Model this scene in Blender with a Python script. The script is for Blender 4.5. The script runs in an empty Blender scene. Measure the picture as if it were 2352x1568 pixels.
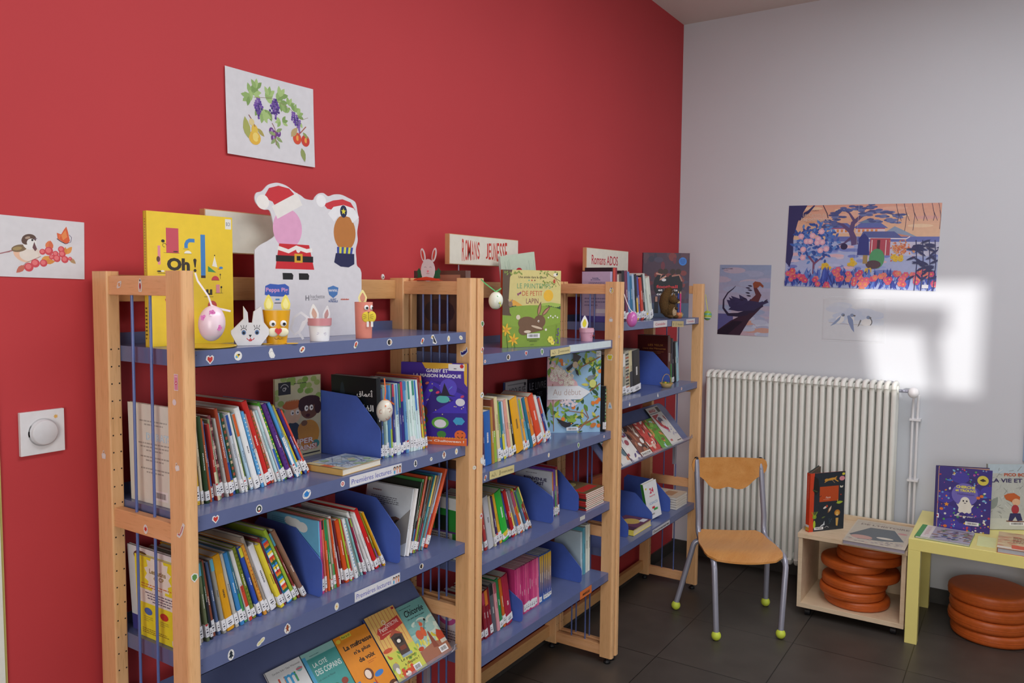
import bpy, math, random
from mathutils import Vector, Matrix, Euler
from mathutils.geometry import tessellate_polygon

# ---------------------------------------------------------------- camera, world, sun, exposure
scn = bpy.context.scene
COL = scn.collection
cam_data = bpy.data.cameras.new('camera')
cam_data.sensor_width = 36.0
cam_data.lens = 1816.56 * 36.0 / 2352.0
cam_data.clip_start = 0.05
camera = bpy.data.objects.new('camera', cam_data)
COL.objects.link(camera)
yaw, pitch, roll = -0.9931, -0.0678, 0.0088
F = Vector((-math.sin(yaw) * math.cos(pitch), math.cos(yaw) * math.cos(pitch), math.sin(pitch)))
R0 = Vector((math.cos(yaw), math.sin(yaw), 0.0)); U0 = R0.cross(F)
Rv = R0 * math.cos(roll) + U0 * math.sin(roll); Uv = U0 * math.cos(roll) - R0 * math.sin(roll)
camera.matrix_world = Matrix(((Rv.x, Uv.x, -F.x, -0.9561), (Rv.y, Uv.y, -F.y, -1.7486),
                              (Rv.z, Uv.z, -F.z, 1.5817), (0, 0, 0, 1)))
scn.camera = camera

world = bpy.data.worlds.new('daylight_sky'); scn.world = world; world.use_nodes = True
_b = world.node_tree.nodes['Background']
_b.inputs[0].default_value = (0.62, 0.76, 1.0, 1); _b.inputs[1].default_value = 2.0

sun_d = bpy.data.lights.new('sun', 'SUN'); sun_d.energy = 3.0; sun_d.angle = 0.016; sun_d.color = (1.0, 0.96, 0.9)
sun = bpy.data.objects.new('sun', sun_d); COL.objects.link(sun)
SUN_DIR = Vector((4.1, 1.7, -0.62))
sun.rotation_euler = SUN_DIR.to_track_quat('-Z', 'Y').to_euler(); sun.location = (-4, -8, 4)

def area(name, loc, target, sx, sy, power, color):
    l = bpy.data.lights.new(name, 'AREA'); l.shape = 'RECTANGLE'; l.size = sx; l.size_y = sy
    l.energy = power; l.color = color
    o = bpy.data.objects.new(name, l); COL.objects.link(o); o.location = loc
    o.rotation_euler = (Vector(target) - Vector(loc)).to_track_quat('-Z', 'Y').to_euler()
    return o
area('ceiling_fixture_light', (0.9, -1.75, 3.08), (0.9, -1.75, 0), 3.2, 0.9, 60, (0.98, 0.98, 1.0))
area('window_daylight', (1.25, -4.38, 1.75), (1.25, 0, 1.3), 2.4, 1.2, 16, (0.86, 0.93, 1.0))
area('left_fill_light', (-2.2, -1.9, 1.4), (2.0, -1.0, 1.1), 1.4, 1.6, 52, (1.0, 0.95, 0.88))  # added unseen source that brightens left-facing sides; no door stands here

scn.view_settings.view_transform = 'Standard'; scn.view_settings.look = 'None'
scn.view_settings.gamma = 1.0; scn.view_settings.exposure = 0.0
scn.view_settings.use_curve_mapping = False

# ---------------------------------------------------------------- colour and material helpers
def s2l(c): return c / 12.92 if c <= 0.04045 else ((c + 0.055) / 1.055) ** 2.4
_hx = {}
def hexc(h):
    if isinstance(h, (tuple, list)): return tuple(h)[:3]
    if h not in _hx:
        _hx[h] = tuple(s2l(int(h[i:i + 2], 16) / 255.0) for i in (1, 3, 5))
    return _hx[h]
MATS = {}
def mat(name, build):
    if name not in MATS:
        m = bpy.data.materials.new(name); m.use_nodes = True
        build(m.node_tree, m.node_tree.nodes['Principled BSDF']); MATS[name] = m
    return MATS[name]
def mixc(nt, a, b, fac, mode='MIX'):
    n = nt.nodes.new('ShaderNodeMix'); n.data_type = 'RGBA'; n.blend_type = mode
    for sock, v in ((n.inputs[0], fac), (n.inputs[6], a), (n.inputs[7], b)):
        if isinstance(v, bpy.types.NodeSocket): nt.links.new(v, sock)
        elif isinstance(v, (int, float)): sock.default_value = v
        else: sock.default_value = (*v[:3], 1)
    return n.outputs[2]
def noise(nt, scale, detail=2.0, vec=None, rough=0.5):
    n = nt.nodes.new('ShaderNodeTexNoise'); n.inputs['Scale'].default_value = scale
    n.inputs['Detail'].default_value = detail; n.inputs['Roughness'].default_value = rough
    if vec is not None: nt.links.new(vec, n.inputs['Vector'])
    return n.outputs[0]
def coords(nt, scale=(1, 1, 1), kind='Object'):
    t = nt.nodes.new('ShaderNodeTexCoord'); m = nt.nodes.new('ShaderNodeMapping')
    nt.links.new(t.outputs[kind], m.inputs[0]); m.inputs['Scale'].default_value = scale
    return m.outputs[0]
def ramp(nt, fac, stops):
    r = nt.nodes.new('ShaderNodeValToRGB'); nt.links.new(fac, r.inputs[0])
    e = r.color_ramp.elements
    while len(e) < len(stops): e.new(0.5)
    for i, (p, c) in enumerate(stops): e[i].position = p; e[i].color = (*c[:3], 1)
    return r.outputs[0]
def bump(nt, h, strength, dist=0.001):
    b = nt.nodes.new('ShaderNodeBump'); b.inputs['Strength'].default_value = strength
    b.inputs['Distance'].default_value = dist; nt.links.new(h, b.inputs['Height']); return b.outputs[0]
def printed(name, rough, coat=0.0, var=0.06, bmp=0.0):
    """Surface whose printed or painted colour sits in the mesh colour attribute."""
    def f(nt, p):
        a = nt.nodes.new('ShaderNodeVertexColor'); a.layer_name = 'Col'
        v = coords(nt); n = noise(nt, 55, 3, v)
        g = ramp(nt, n, [(0.3, (1 - var,) * 3), (0.7, (1, 1, 1))])
        nt.links.new(mixc(nt, a.outputs[0], g, 1.0, 'MULTIPLY'), p.inputs['Base Color'])
        p.inputs['Roughness'].default_value = rough
        p.inputs['Coat Weight'].default_value = coat; p.inputs['Coat Roughness'].default_value = 0.08
        if bmp: nt.links.new(bump(nt, noise(nt, 20, 2, v), bmp, 0.002), p.inputs['Normal'])
    return mat(name, f)
PAPER = printed('matte_paper', 0.75)
COVER = printed('laminated_cover', 0.38)
FILM = printed('glossy_film_cover', 0.3, 0.12, 0.05, 0.15)
PAINT = printed('satin_paint', 0.42)
def flat(name, col, rough, metal=0.0, var=0.08, scale=40, bmp=0.0, coat=0.0):
    c = hexc(col)
    def f(nt, p):
        v = coords(nt); n = noise(nt, scale, 3, v)
        nt.links.new(ramp(nt, n, [(0.3, tuple(x * (1 - var) for x in c)), (0.7, c)]), p.inputs['Base Color'])
        p.inputs['Roughness'].default_value = rough; p.inputs['Metallic'].default_value = metal
        p.inputs['Coat Weight'].default_value = coat
        if bmp: nt.links.new(bump(nt, noise(nt, scale * 4, 2, v), bmp, 0.001), p.inputs['Normal'])
    return mat(name, f)
def wood(name, axis, c1, c2, rough=0.42, freq=1.0):
    def f(nt, p):
        sc = [38 * freq, 38 * freq, 38 * freq]; sc['xyz'.index(axis)] = 1.6 * freq
        v = coords(nt, tuple(sc))
        n1 = noise(nt, 1.0, 5, v, 0.6)
        sc2 = [240, 240, 240]; sc2['xyz'.index(axis)] = 22
        n2 = noise(nt, 1.0, 2, coords(nt, tuple(sc2)))
        base = ramp(nt, n1, [(0.25, hexc(c2)), (0.75, hexc(c1))])
        fleck = ramp(nt, n2, [(0.33, (0.9, 0.87, 0.83)), (0.45, (1, 1, 1))])
        nt.links.new(mixc(nt, base, fleck, 1.0, 'MULTIPLY'), p.inputs['Base Color'])
        p.inputs['Roughness'].default_value = rough
        nt.links.new(bump(nt, n2, 0.05, 0.0005), p.inputs['Normal'])
    return mat(name, f)
BEECH_Z = wood('beech_upright', 'z', '#e6b887', '#d8a673')
BEECH_X = wood('beech_long_rail', 'x', '#d8a772', '#c6935c')
BEECH_Y = wood('beech_cross_rail', 'y', '#e3b083', '#d49c6a')
CHAIRWOOD = wood('varnished_plywood', 'x', '#d69c5c', '#c58644', 0.3, 0.6)
PLY = wood('pale_laminate', 'y', '#e2cdb0', '#d3bb9b', 0.45, 0.7)
BLUE = flat('blue_metal', '#606a93', 0.24, 0.0, 0.05, 30, 0.02, 0.1)
ROD = flat('blue_rod', '#586ba6', 0.28, 0.0, 0.04, 30, 0, 0.2)
DIVIDER = flat('blue_divider_metal', '#4762b8', 0.5, 0.0, 0.06, 60, 0.05)
STEEL = flat('grey_lacquered_steel', '#a4a6b6', 0.3, 0.35, 0.05)
DARKMETAL = flat('black_plastic', '#15151a', 0.5)
WHITEPL = flat('white_plastic', '#e9e9ec', 0.35, 0, 0.02)
RADI = flat('radiator_enamel', '#eeefe9', 0.35, 0, 0.02)
YELLOWL = flat('yellow_lacquer', '#ebe088', 0.3, 0, 0.04, 12)
LEATH = flat('orange_leatherette', '#c45e24', 0.42, 0, 0.12, 60, 0.25)

# ---------------------------------------------------------------- mesh building
class MB:
    def __init__(s): s.v = []; s.f = []; s.c = []; s.m = []; s.sm = []; s.uc = '#ffffff'
    def add(s, vs, fs, col=None, m=0, smooth=False):
        b = len(s.v); s.v += [tuple(x) for x in vs]; c = hexc(col or s.uc)
        for f in fs: s.f.append(tuple(i + b for i in f)); s.c.append(c); s.m.append(m); s.sm.append(smooth)
    def box(s, x0, x1, y0, y1, z0, z1, col=None, m=0, M=None):
        vs = [(x, y, z) for z in (z0, z1) for y in (y0, y1) for x in (x0, x1)]
        if M: vs = [M @ Vector(p) for p in vs]
        s.add(vs, [(0, 2, 3, 1), (4, 5, 7, 6), (0, 1, 5, 4), (2, 6, 7, 3), (0, 4, 6, 2), (1, 3, 7, 5)], col, m)
    def prism(s, pts, O, U, V, N, t, col=None, m=0, side=None):
        """polygon pts (2D) in frame O,U,V extruded by t along N"""
        O, U, V, N = map(Vector, (O, U, V, N)); n = len(pts)
        a = [O + U * p[0] + V * p[1] for p in pts]; b = [q + N * t for q in a]
        tri = tessellate_polygon([[Vector((p[0], p[1], 0)) for p in pts]])
        s.add(a + b, [(i, j, k) for i, j, k in tri] + [(i + n, j + n, k + n) for i, j, k in tri], col, m)
        s.add(a + b, [(i, (i + 1) % n, (i + 1) % n + n, i + n) for i in range(n)], side or col, m)
    def tube(s, pts, r, col=None, m=0, seg=10, caps=True, flat_=1.0):
        pts = [Vector(p) for p in pts]; rs = r if isinstance(r, (list, tuple)) else [r] * len(pts)
        vs = []; prev = None
        for i, p in enumerate(pts):
            t = (pts[min(i + 1, len(pts) - 1)] - pts[max(i - 1, 0)]).normalized()
            if prev is None:
                u = t.cross(Vector((0, 0, 1)) if abs(t.z) < 0.9 else Vector((1, 0, 0))).normalized()
            else: u = (prev - t * prev.dot(t)).normalized()
            prev = u; w = t.cross(u)
            for k in range(seg):
                a = 2 * math.pi * k / seg
                vs.append(p + (u * math.cos(a) + w * math.sin(a) * flat_) * rs[i])
        fs = []
        for i in range(len(pts) - 1):
            for k in range(seg):
                fs.append((i * seg + k, i * seg + (k + 1) % seg, (i + 1) * seg + (k + 1) % seg, (i + 1) * seg + k))
        s.add(vs, fs, col, m, True)
        if caps:
            s.add(vs[:seg], [tuple(range(seg))[::-1]], col, m); s.add(vs[-seg:], [tuple(range(seg))], col, m)
    def lathe(s, prof, seg=24, O=(0, 0, 0), col=None, m=0, M=None, cols=None, sharp=False):
        """profile [(r,z)...] round local z"""
        if sharp:
            for i in range(len(prof) - 1): s.lathe(prof[i:i + 2], seg, O, cols[i] if cols else col, m, M)
            return
        vs = []
        for r, z in prof:
            for k in range(seg):
                a = 2 * math.pi * k / seg
                p = Vector((O[0] + r * math.cos(a), O[1] + r * math.sin(a), O[2] + z))
                vs.append(M @ p if M else p)
        for i in range(len(prof) - 1):
            fs = [(i * seg + k, i * seg + (k + 1) % seg, (i + 1) * seg + (k + 1) % seg, (i + 1) * seg + k) for k in range(seg)]
            b = len(s.v) if i == 0 else b
            if i == 0: s.v += [tuple(x) for x in vs]
            for f in fs:
                s.f.append(tuple(q + b for q in f)); s.c.append(hexc(cols[i] if cols else (col or s.uc))); s.m.append(m); s.sm.append(True)
    def ball(s, O, rx, ry, rz, col=None, m=0, seg=16, rings=10, colf=None, M=None):
        O = Vector(O); vs = []
        for i in range(rings + 1):
            th = math.pi * i / rings
            for k in range(seg):
                a = 2 * math.pi * k / seg
                p = Vector((rx * math.sin(th) * math.cos(a), ry * math.sin(th) * math.sin(a), -rz * math.cos(th)))
                vs.append(O + (M @ p if M else p))
        b = len(s.v); s.v += [tuple(x) for x in vs]
        for i in range(rings):
            for k in range(seg):
                s.f.append((b + i * seg + k, b + i * seg + (k + 1) % seg, b + (i + 1) * seg + (k + 1) % seg, b + (i + 1) * seg + k))
                s.c.append(hexc(colf((i + 0.5) / rings, (k + .5) / seg) if colf else (col or s.uc))); s.m.append(m); s.sm.append(True)
    def build(s, name, mats, parent=None, loc=None, rot=None, bevel=0.0, bseg=2, mw=None):
        me = bpy.data.meshes.new(name); me.from_pydata(s.v, [], s.f)
        if not isinstance(mats, (list, tuple)): mats = [mats]
        for x in mats: me.materials.append(x)
        at = me.color_attributes.new('Col', 'FLOAT_COLOR', 'CORNER')
        buf = []
        for i, p in enumerate(me.polygons):
            p.material_index = s.m[i]; p.use_smooth = s.sm[i]
            buf += [*s.c[i], 1.0] * p.loop_total
        at.data.foreach_set('color', buf)
        o = bpy.data.objects.new(name, me); COL.objects.link(o)
        if parent: o.parent = parent
        if loc is not None: o.location = loc
        if rot is not None: o.rotation_euler = rot
        if mw is not None: o.matrix_world = mw
        if bevel:
            import bmesh
            bm = bmesh.new(); bm.from_mesh(me); bmesh.ops.remove_doubles(bm, verts=bm.verts, dist=1e-6)
            bm.to_mesh(me); bm.free()
            b = o.modifiers.new('bevel', 'BEVEL'); b.width = bevel; b.segments = bseg; b.limit_method = 'ANGLE'
            b.harden_normals = False
        return o

_txt = {}
def text_mesh(st, bold=0.0, shear=0.0):
    k = (st, bold, shear)
    if k not in _txt:
        cu = bpy.data.curves.new('t', 'FONT'); cu.body = st; cu.size = 1.0; cu.resolution_u = 3; cu.offset = bold; cu.shear = shear
        o = bpy.data.objects.new('t', cu); COL.objects.link(o)
        bpy.context.view_layer.update()
        me = bpy.data.meshes.new_from_object(o.evaluated_get(bpy.context.evaluated_depsgraph_get()))
        vs = [tuple(v.co) for v in me.vertices]; fs = [tuple(p.vertices) for p in me.polygons]
        bpy.data.objects.remove(o); bpy.data.curves.remove(cu); bpy.data.meshes.remove(me)
        if vs:
            x0 = min(v[0] for v in vs); x1 = max(v[0] for v in vs); y0 = min(v[1] for v in vs); y1 = max(v[1] for v in vs)
        else: x0 = y0 = 0; x1 = y1 = 1
        _txt[k] = ([(v[0] - x0, v[1] - y0) for v in vs], fs, max(x1 - x0, 1e-3), max(y1 - y0, 1e-3))
    return _txt[k]

class Art:
    """flat artwork printed on a surface: normalised coordinates, later shapes lie on top"""
    def __init__(s, mb, O, U, V, w, h, m=0, step=1.2e-5, start=2e-5):
        s.mb = mb; s.O = Vector(O); s.U = Vector(U).normalized(); s.V = Vector(V).normalized(); s.N = s.U.cross(s.V)
        s.w = w; s.h = h; s.m = m; s.d = start; s.step = step; s.hold = False; s.clip = True
    def P(s, x, y):
        if s.clip: x = min(max(x, 0), 1); y = min(max(y, 0), 1)
        return s.O + s.U * (x * s.w) + s.V * (y * s.h) + s.N * s.d
    def inc(s):
        s.d += 2e-6 if s.hold else s.step
    def poly(s, pts, col):
        s.inc()
        if len(pts) > 4: fs = [tuple(t) for t in tessellate_polygon([[Vector((p[0] * s.w, p[1] * s.h, 0)) for p in pts]])]
        else: fs = [tuple(range(len(pts)))]
        s.mb.add([s.P(*p) for p in pts], fs, col, s.m)
    def rect(s, x0, y0, x1, y1, col): s.poly([(x0, y0), (x1, y0), (x1, y1), (x0, y1)], col)
    def ell(s, cx, cy, rx, ry=None, col='#000000', n=20, rot=0.0, a0=0.0, a1=2 * math.pi):
        """radii as fractions of the width"""
        if ry is None: ry = rx
        k = s.w / s.h; full = abs(a1 - a0 - 2 * math.pi) < 1e-6; pts = []
        for i in range(n if full else n + 1):
            a = a0 + (a1 - a0) * i / n; x, y = rx * math.cos(a), ry * math.sin(a)
            pts.append((cx + x * math.cos(rot) - y * math.sin(rot), cy + (x * math.sin(rot) + y * math.cos(rot)) * k))
        s.inc(); c = len(pts)
        s.mb.add([s.P(cx, cy)] + [s.P(*p) for p in pts], [(0, i + 1, (i + 1) % c + 1) for i in range(c if full else c - 1)], col, s.m)
    def line(s, pts, wd, col):
        """stroke, width as fraction of the width"""
        s.inc(); W = []
        q = [Vector((p[0] * s.w, p[1] * s.h)) for p in pts]; n = len(q); L = []
        for i in range(n):
            t = (q[min(i + 1, n - 1)] - q[max(i - 1, 0)])
            t = t.normalized() if t.length > 1e-9 else Vector((1, 0)); nn = Vector((-t.y, t.x))
            w = (wd[i] if isinstance(wd, (list, tuple)) else wd) * s.w / 2
            for sg in (1, -1):
                p = q[i] + nn * w * sg; L.append(s.P(p.x / s.w, p.y / s.h))
        s.mb.add(L, [(2 * i, 2 * i + 1, 2 * i + 3, 2 * i + 2) for i in range(n - 1)], col, s.m)
    def arc(s, cx, cy, r, a0, a1, wd, col, n=14, ry=None):
        k = s.w / s.h; ry = ry or r
        s.line([(cx + r * math.cos(a0 + (a1 - a0) * i / n), cy + ry * math.sin(a0 + (a1 - a0) * i / n) * k) for i in range(n + 1)], wd, col)
    def leaf(s, x, y, L, a, col, fat=0.35):
        k = s.w / s.h; c, sn = math.cos(a), math.sin(a); pts = []
        for t, o in ((0, 0), (.25, .8), (.5, 1), (.78, .6), (1, 0), (.78, -.6), (.5, -1), (.25, -.8)):
            u, v = t * L, o * L * fat / 2
            pts.append((x + u * c - v * sn, y + (u * sn + v * c) * k))
        s.poly(pts, col)
    def star(s, x, y, r, col, n=5, inner=0.45, rot=math.pi / 2):
        k = s.w / s.h
        s.poly([(x + (r if i % 2 == 0 else r * inner) * math.cos(rot + math.pi * i / n), y + k * (r if i % 2 == 0 else r * inner) * math.sin(rot + math.pi * i / n)) for i in range(2 * n)], col)
    def flower(s, x, y, r, col, mid, n=6):
        k = s.w / s.h; s.inc(); h, s.hold = s.hold, True
        for i in range(n):
            a = 2 * math.pi * i / n; s.ell(x + r * .6 * math.cos(a), y + r * .6 * math.sin(a) * k, r * .45, None, col, 8)
        s.hold = h; s.ell(x, y, r * .3, None, mid, 8)
    def text(s, st, x, y, h, col, w=None, al='C', bold=0.0, rot=0.0, shear=0.0):
        """h: height of the letters as a fraction of the height; w: forced width as a fraction"""
        vs, fs, tw, th = text_mesh(st, bold, shear)
        if not vs: return
        s.inc(); sy = h * s.h / th; sx = (w * s.w / tw) if w else sy
        ww = tw * sx; ox = {'C': -ww / 2, 'L': 0, 'R': -ww}[al]; c, sn = math.cos(rot), math.sin(rot); L = []
        for vx, vy in vs:
            a, b = vx * sx + ox, vy * sy - h * s.h / 2
            L.append(s.P(x + (a * c - b * sn) / s.w, y + (a * sn + b * c) / s.h))
        s.mb.add(L, fs, col, s.m)
    def barcode(s, x, y, w, h, rnd=None):
        s.rect(x - w / 2, y - h / 2, x + w / 2, y + h / 2, '#e4e4e6'); s.inc(); hh = s.hold; s.hold = True
        rr = random.Random(int(x * 1000 + y * 77)); p = x - w * .38
        while p < x + w * .36:
            b = w * rr.choice((.012, .02, .03)); s.rect(p, y - h * .28, p + b, y + h * .3, '#2a2a30'); p += b + w * rr.choice((.012, .02))
        s.hold = hh
    def para(s, x0, y0, x1, y1, n, col, seed=0, al='L'):
        """small unreadable lines of print"""
        rr = random.Random(seed); s.inc(); hh = s.hold; s.hold = True; dy = (y1 - y0) / n
        for i in range(n):
            y = y1 - dy * (i + .5); e = (x1 - x0) * (1 if i < n - 1 else .6) * rr.uniform(.85, 1)
            p = x0 if al == 'L' else (x0 + x1 - e) / 2; end = p + e
            while p < end:
                b = min((x1 - x0) * rr.uniform(.04, .12), end - p); s.rect(p, y - dy * .2, p + b, y + dy * .2, col); p += b + (x1 - x0) * .018
        s.hold = hh

def thing(name, label, cat, loc=(0, 0, 0), rot=(0, 0, 0), group=None):
    o = bpy.data.objects.new(name, None); COL.objects.link(o); o.empty_display_size = 0.05
    o.location = loc; o.rotation_euler = rot; o['label'] = label; o['category'] = cat
    if group: o['group'] = group
    return o
def tag(o, label, cat, group=None):
    o['label'] = label; o['category'] = cat
    if group: o['group'] = group
    return o
def struct(o): o['kind'] = 'structure'; return o
X, Y, Z = Vector((1, 0, 0)), Vector((0, 1, 0)), Vector((0, 0, 1))
# ---------------------------------------------------------------- the room
XW, HC, XL, YB = 3.526, 3.113, -2.3, -4.5
def wallpaint(name, col, var=0.05, rough=0.75):
    c = hexc(col)
    def f(nt, p):
        v = coords(nt, kind='Object'); n = noise(nt, 2.2, 4, v); n2 = noise(nt, 260, 2, v)
        nt.links.new(ramp(nt, n, [(0.3, tuple(x * (1 - var) for x in c)), (0.7, c)]), p.inputs['Base Color'])
        p.inputs['Roughness'].default_value = rough
        nt.links.new(bump(nt, n2, 0.12, 0.0006), p.inputs['Normal'])
    return mat(name, f)
REDW = wallpaint('red_wall_paint', '#b9363c')
WHITEW = wallpaint('white_wall_paint', '#cfd3da', 0.03)
CEILP = wallpaint('ceiling_paint', '#d9d3cb', 0.02)
def tilemat():
    def f(nt, p):
        t = nt.nodes.new('ShaderNodeTexCoord'); mp = nt.nodes.new('ShaderNodeMapping')
        nt.links.new(t.outputs['Object'], mp.inputs[0]); mp.inputs['Location'].default_value = (-2.165 / 1 + 0.47 * 10, 0.469 + 0.46 * 20, 0)
        br = nt.nodes.new('ShaderNodeTexBrick'); nt.links.new(mp.outputs[0], br.inputs['Vector'])
        br.offset = 0.0; br.squash = 1.0
        br.inputs['Scale'].default_value = 1.0; br.inputs['Brick Width'].default_value = 0.47; br.inputs['Row Height'].default_value = 0.46
        br.inputs['Mortar Size'].default_value = 0.0022; br.inputs['Mortar Smooth'].default_value = 0.1
        br.inputs['Color1'].default_value = (*hexc('#46413d'), 1); br.inputs['Color2'].default_value = (*hexc('#4b4540'), 1)
        br.inputs['Mortar'].default_value = (*hexc('#24211f'), 1)
        n = noise(nt, 9, 5, coords(nt)); g = ramp(nt, n, [(0.25, (0.82,) * 3), (0.75, (1.08,) * 3)])
        nt.links.new(mixc(nt, br.outputs[0], g, 1.0, 'MULTIPLY'), p.inputs['Base Color'])
        p.inputs['Roughness'].default_value = 0.42
        b = nt.nodes.new('ShaderNodeBump'); b.inputs['Strength'].default_value = 0.5; b.inputs['Distance'].default_value = 0.002; b.invert = True
        nt.links.new(br.outputs[1], b.inputs['Height']); nt.links.new(b.outputs[0], p.inputs['Normal'])
    return mat('slate_floor_tile', f)
TILE = tilemat()
def skirt():
    def f(nt, p):
        br = nt.nodes.new('ShaderNodeTexBrick'); mp = nt.nodes.new('ShaderNodeMapping'); t = nt.nodes.new('ShaderNodeTexCoord')
        nt.links.new(t.outputs['Generated'], mp.inputs[0])
        n = noise(nt, 12, 4, coords(nt)); nt.links.new(ramp(nt, n, [(0.3, hexc('#33312f')), (0.7, hexc('#423f3c'))]), p.inputs['Base Color'])
        nt.nodes.remove(br); nt.nodes.remove(mp); nt.nodes.remove(t)
        p.inputs['Roughness'].default_value = 0.5
    return mat('slate_skirting', f)
SK = skirt()
m = MB(); m.box(XL - .1, XW + .1, YB - .1, 0.1, -0.1, 0); struct(m.build('floor', TILE))
m = MB(); m.box(XL - .1, XW + .1, YB - .1, 0.1, HC, HC + 0.1); struct(m.build('ceiling', CEILP))
m = MB(); m.box(XL - .1, XW, 0, 0.1, 0, HC); struct(m.build('wall_left', REDW))
m = MB(); m.box(XW, XW + .1, YB - .1, 0.1, 0, HC); struct(m.build('wall_right', WHITEW))
# two windows: window_1 (large, closed to the sun by an added cloth) and window_2 (small, clear, unseen, shaped to cast the sun patch)
t0 = (XW - XL) / SUN_DIR.x
DY, DZ = SUN_DIR.y * t0, SUN_DIR.z * t0       # the patch on the right wall is the opening shifted along the sun's direction
sy0, sy1, sz0, sz1 = -1.60 - DY, -0.985 - DY, 1.075 - DZ, 1.635 - DZ
DULL = wallpaint('grey_white_wall_paint', '#a9a7a4', 0.03)
m = MB()
m.box(XL - .1, XL, YB, sy0, 0, HC); m.box(XL - .1, XL, sy1, 0, 0, HC); m.box(XL - .1, XL, sy0, sy1, 0, sz0); m.box(XL - .1, XL, sy0, sy1, sz1, HC)
struct(m.build('wall_behind', DULL))
BX0, BX1, BZ0, BZ1 = 0.0, 2.5, 0.95, 2.35
m = MB(); m.box(XL - .1, BX0, YB - .1, YB, 0, HC); m.box(BX1, XW, YB - .1, YB, 0, HC); m.box(BX0, BX1, YB - .1, YB, 0, BZ0); m.box(BX0, BX1, YB - .1, YB, BZ1, HC)
struct(m.build('wall_front', DULL))
m = MB()
for a, b, c, d in ((BX0, BX1, BZ0, BZ0 + .05), (BX0, BX1, BZ1 - .05, BZ1), (BX0, BX0 + .05, BZ0, BZ1), (BX1 - .05, BX1, BZ0, BZ1), (1.22, 1.28, BZ0, BZ1)):
    m.box(a, b, YB - .06, YB - .01, c, d)
w1 = struct(m.build('window_1', WHITEPL))
m = MB(); m.box(BX0 + .05, BX1 - .05, YB - .05, YB - .045, BZ0 + .05, BZ1 - .05)
def blindm(nt, p):
    p.inputs['Base Color'].default_value = (0.75, 0.78, 0.82, 1); p.inputs['Roughness'].default_value = 0.9
    nt.links.new(bump(nt, noise(nt, 300, 2, coords(nt)), 0.1), p.inputs['Normal'])
m.build('blind', mat('sun_block_cloth', blindm), w1)  # unseen cloth added so the sun enters only through window_2
m = MB()
for a, b, c, d in ((sy0, sy1, sz0 - .03, sz0), (sy0, sy1, sz1, sz1 + .03), (sy0 - .03, sy0, sz0, sz1), (sy1, sy1 + .03, sz0, sz1)):
    m.box(XL - .006, XL, a, b, c, d)
for pl in ([(-1.42, 1.372), (-.985, 1.385), (-.985, 1.525), (-1.42, 1.512)], [(-1.405, 1.07), (-1.365, 1.07), (-1.30, 1.385), (-1.385, 1.385)], [(-1.10, 1.07), (-.98, 1.07), (-.98, 1.40), (-1.03, 1.40)]):
    m.prism([(p[0] - DY, p[1] - DZ) for p in pl], (XL - .004, 0, 0), Y, Z, X, .003)  # unseen slanted bars, shaped to cut the sun patch on the right wall
struct(m.build('window_2', WHITEPL))
# skirting tiles
m = MB(); m.box(0.0 - 0.05, XW - .009, -.009, 0, 0, .066); struct(m.build('baseboard_left', SK))
m = MB(); m.box(XW - .009, XW, YB, 0, 0, .075); struct(m.build('baseboard_right', SK))
m = MB()
for i in range(1, 8): m.box(XW - .47 * i, XW - .47 * i + .003, -.0095, -.0085, 0, .066)
struct(m.build('trim_1', flat('skirting_grout', '#5a5652', .8)))
# white door frame at the left edge, on the red wall
m = MB(); m.box(-0.30, -0.198, -.012, 0, 0, 2.1, '#dfe2dc'); m.box(-0.198, -0.191, -.006, 0, 0, 2.1, '#c9c070'); m.box(-1.2, -0.30, -.012, 0, 2.03, 2.1, '#dfe2dc')
struct(m.build('door_1', PAINT))
# ---------------------------------------------------------------- bookcases
PW, PD, YBK, YFR, PH, ZB = 0.03, 0.055, 0.022, 0.346, 1.610, 0.026
NEAR, MID, FAR = 'nearest bookcase', 'middle bookcase', 'corner bookcase'
def post(root, x, front, left_face_inner=False):
    y1 = -(YFR - PD) if front else -YBK; y0 = y1 - PD
    m = MB(); r = .009 if front else .004
    pts = [(x, y1), (x, y0 + r)]
    for i in range(1, 4): a = i / 4 * math.pi / 2; pts.append((x + r * (1 - math.cos(a)), y0 + r * (1 - math.sin(a))))
    pts.append((x + r, y0)); pts.append((x + PW - r, y0))
    for i in range(1, 4): a = i / 4 * math.pi / 2; pts.append((x + PW - r * (1 - math.sin(a)), y0 + r * (1 - math.cos(a))))
    pts += [(x + PW, y0 + r), (x + PW, y1)]
    m.prism(pts, (0, 0, ZB), X, Y, Z, PH - ZB)
    # peg holes drilled in the face
    for i in range(36):
        z = 1.44 - i * .038
        for xx in ((x + .007, x + PW - .006) if not front else (x + PW - .0015,)):
            rr = .0019 if not front else .0009
            c = (xx, y0 - .0002, z)
            m.add([(c[0] + rr * math.cos(a * math.pi / 4), c[1], c[2] + rr * math.sin(a * math.pi / 4)) for a in range(8)], [tuple(range(8))], '#1d120c', 1)
    o = m.build('post', [BEECH_Z, PAPER], root)
    f = MB(); f.lathe([(0, .026), (.006, .026), (.006, .012), (.014, .010), (.014, 0), (0, 0)], 14, (x + PW / 2, (y0 + y1) / 2, 0)); f.build('foot', DARKMETAL, root)
    return o
def frame(root, x):
    ps = [post(root, x, False), post(root, x, True)]
    for a, b in ((1.559, 1.600), (1.047, 1.089), (.541, .586), (.032, .078)):
        m = MB(); m.box(x + .005, x + .025, -.2912, -.0768, a, b); m.build('cross_rail', BEECH_Y, root, bevel=.0015)
    for yy in (-.147, -.213):
        m = MB(); m.tube([(x + .015, yy, .06), (x + .015, yy, 1.57)], .0032); m.build('rod', ROD, root)
    return ps
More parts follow.
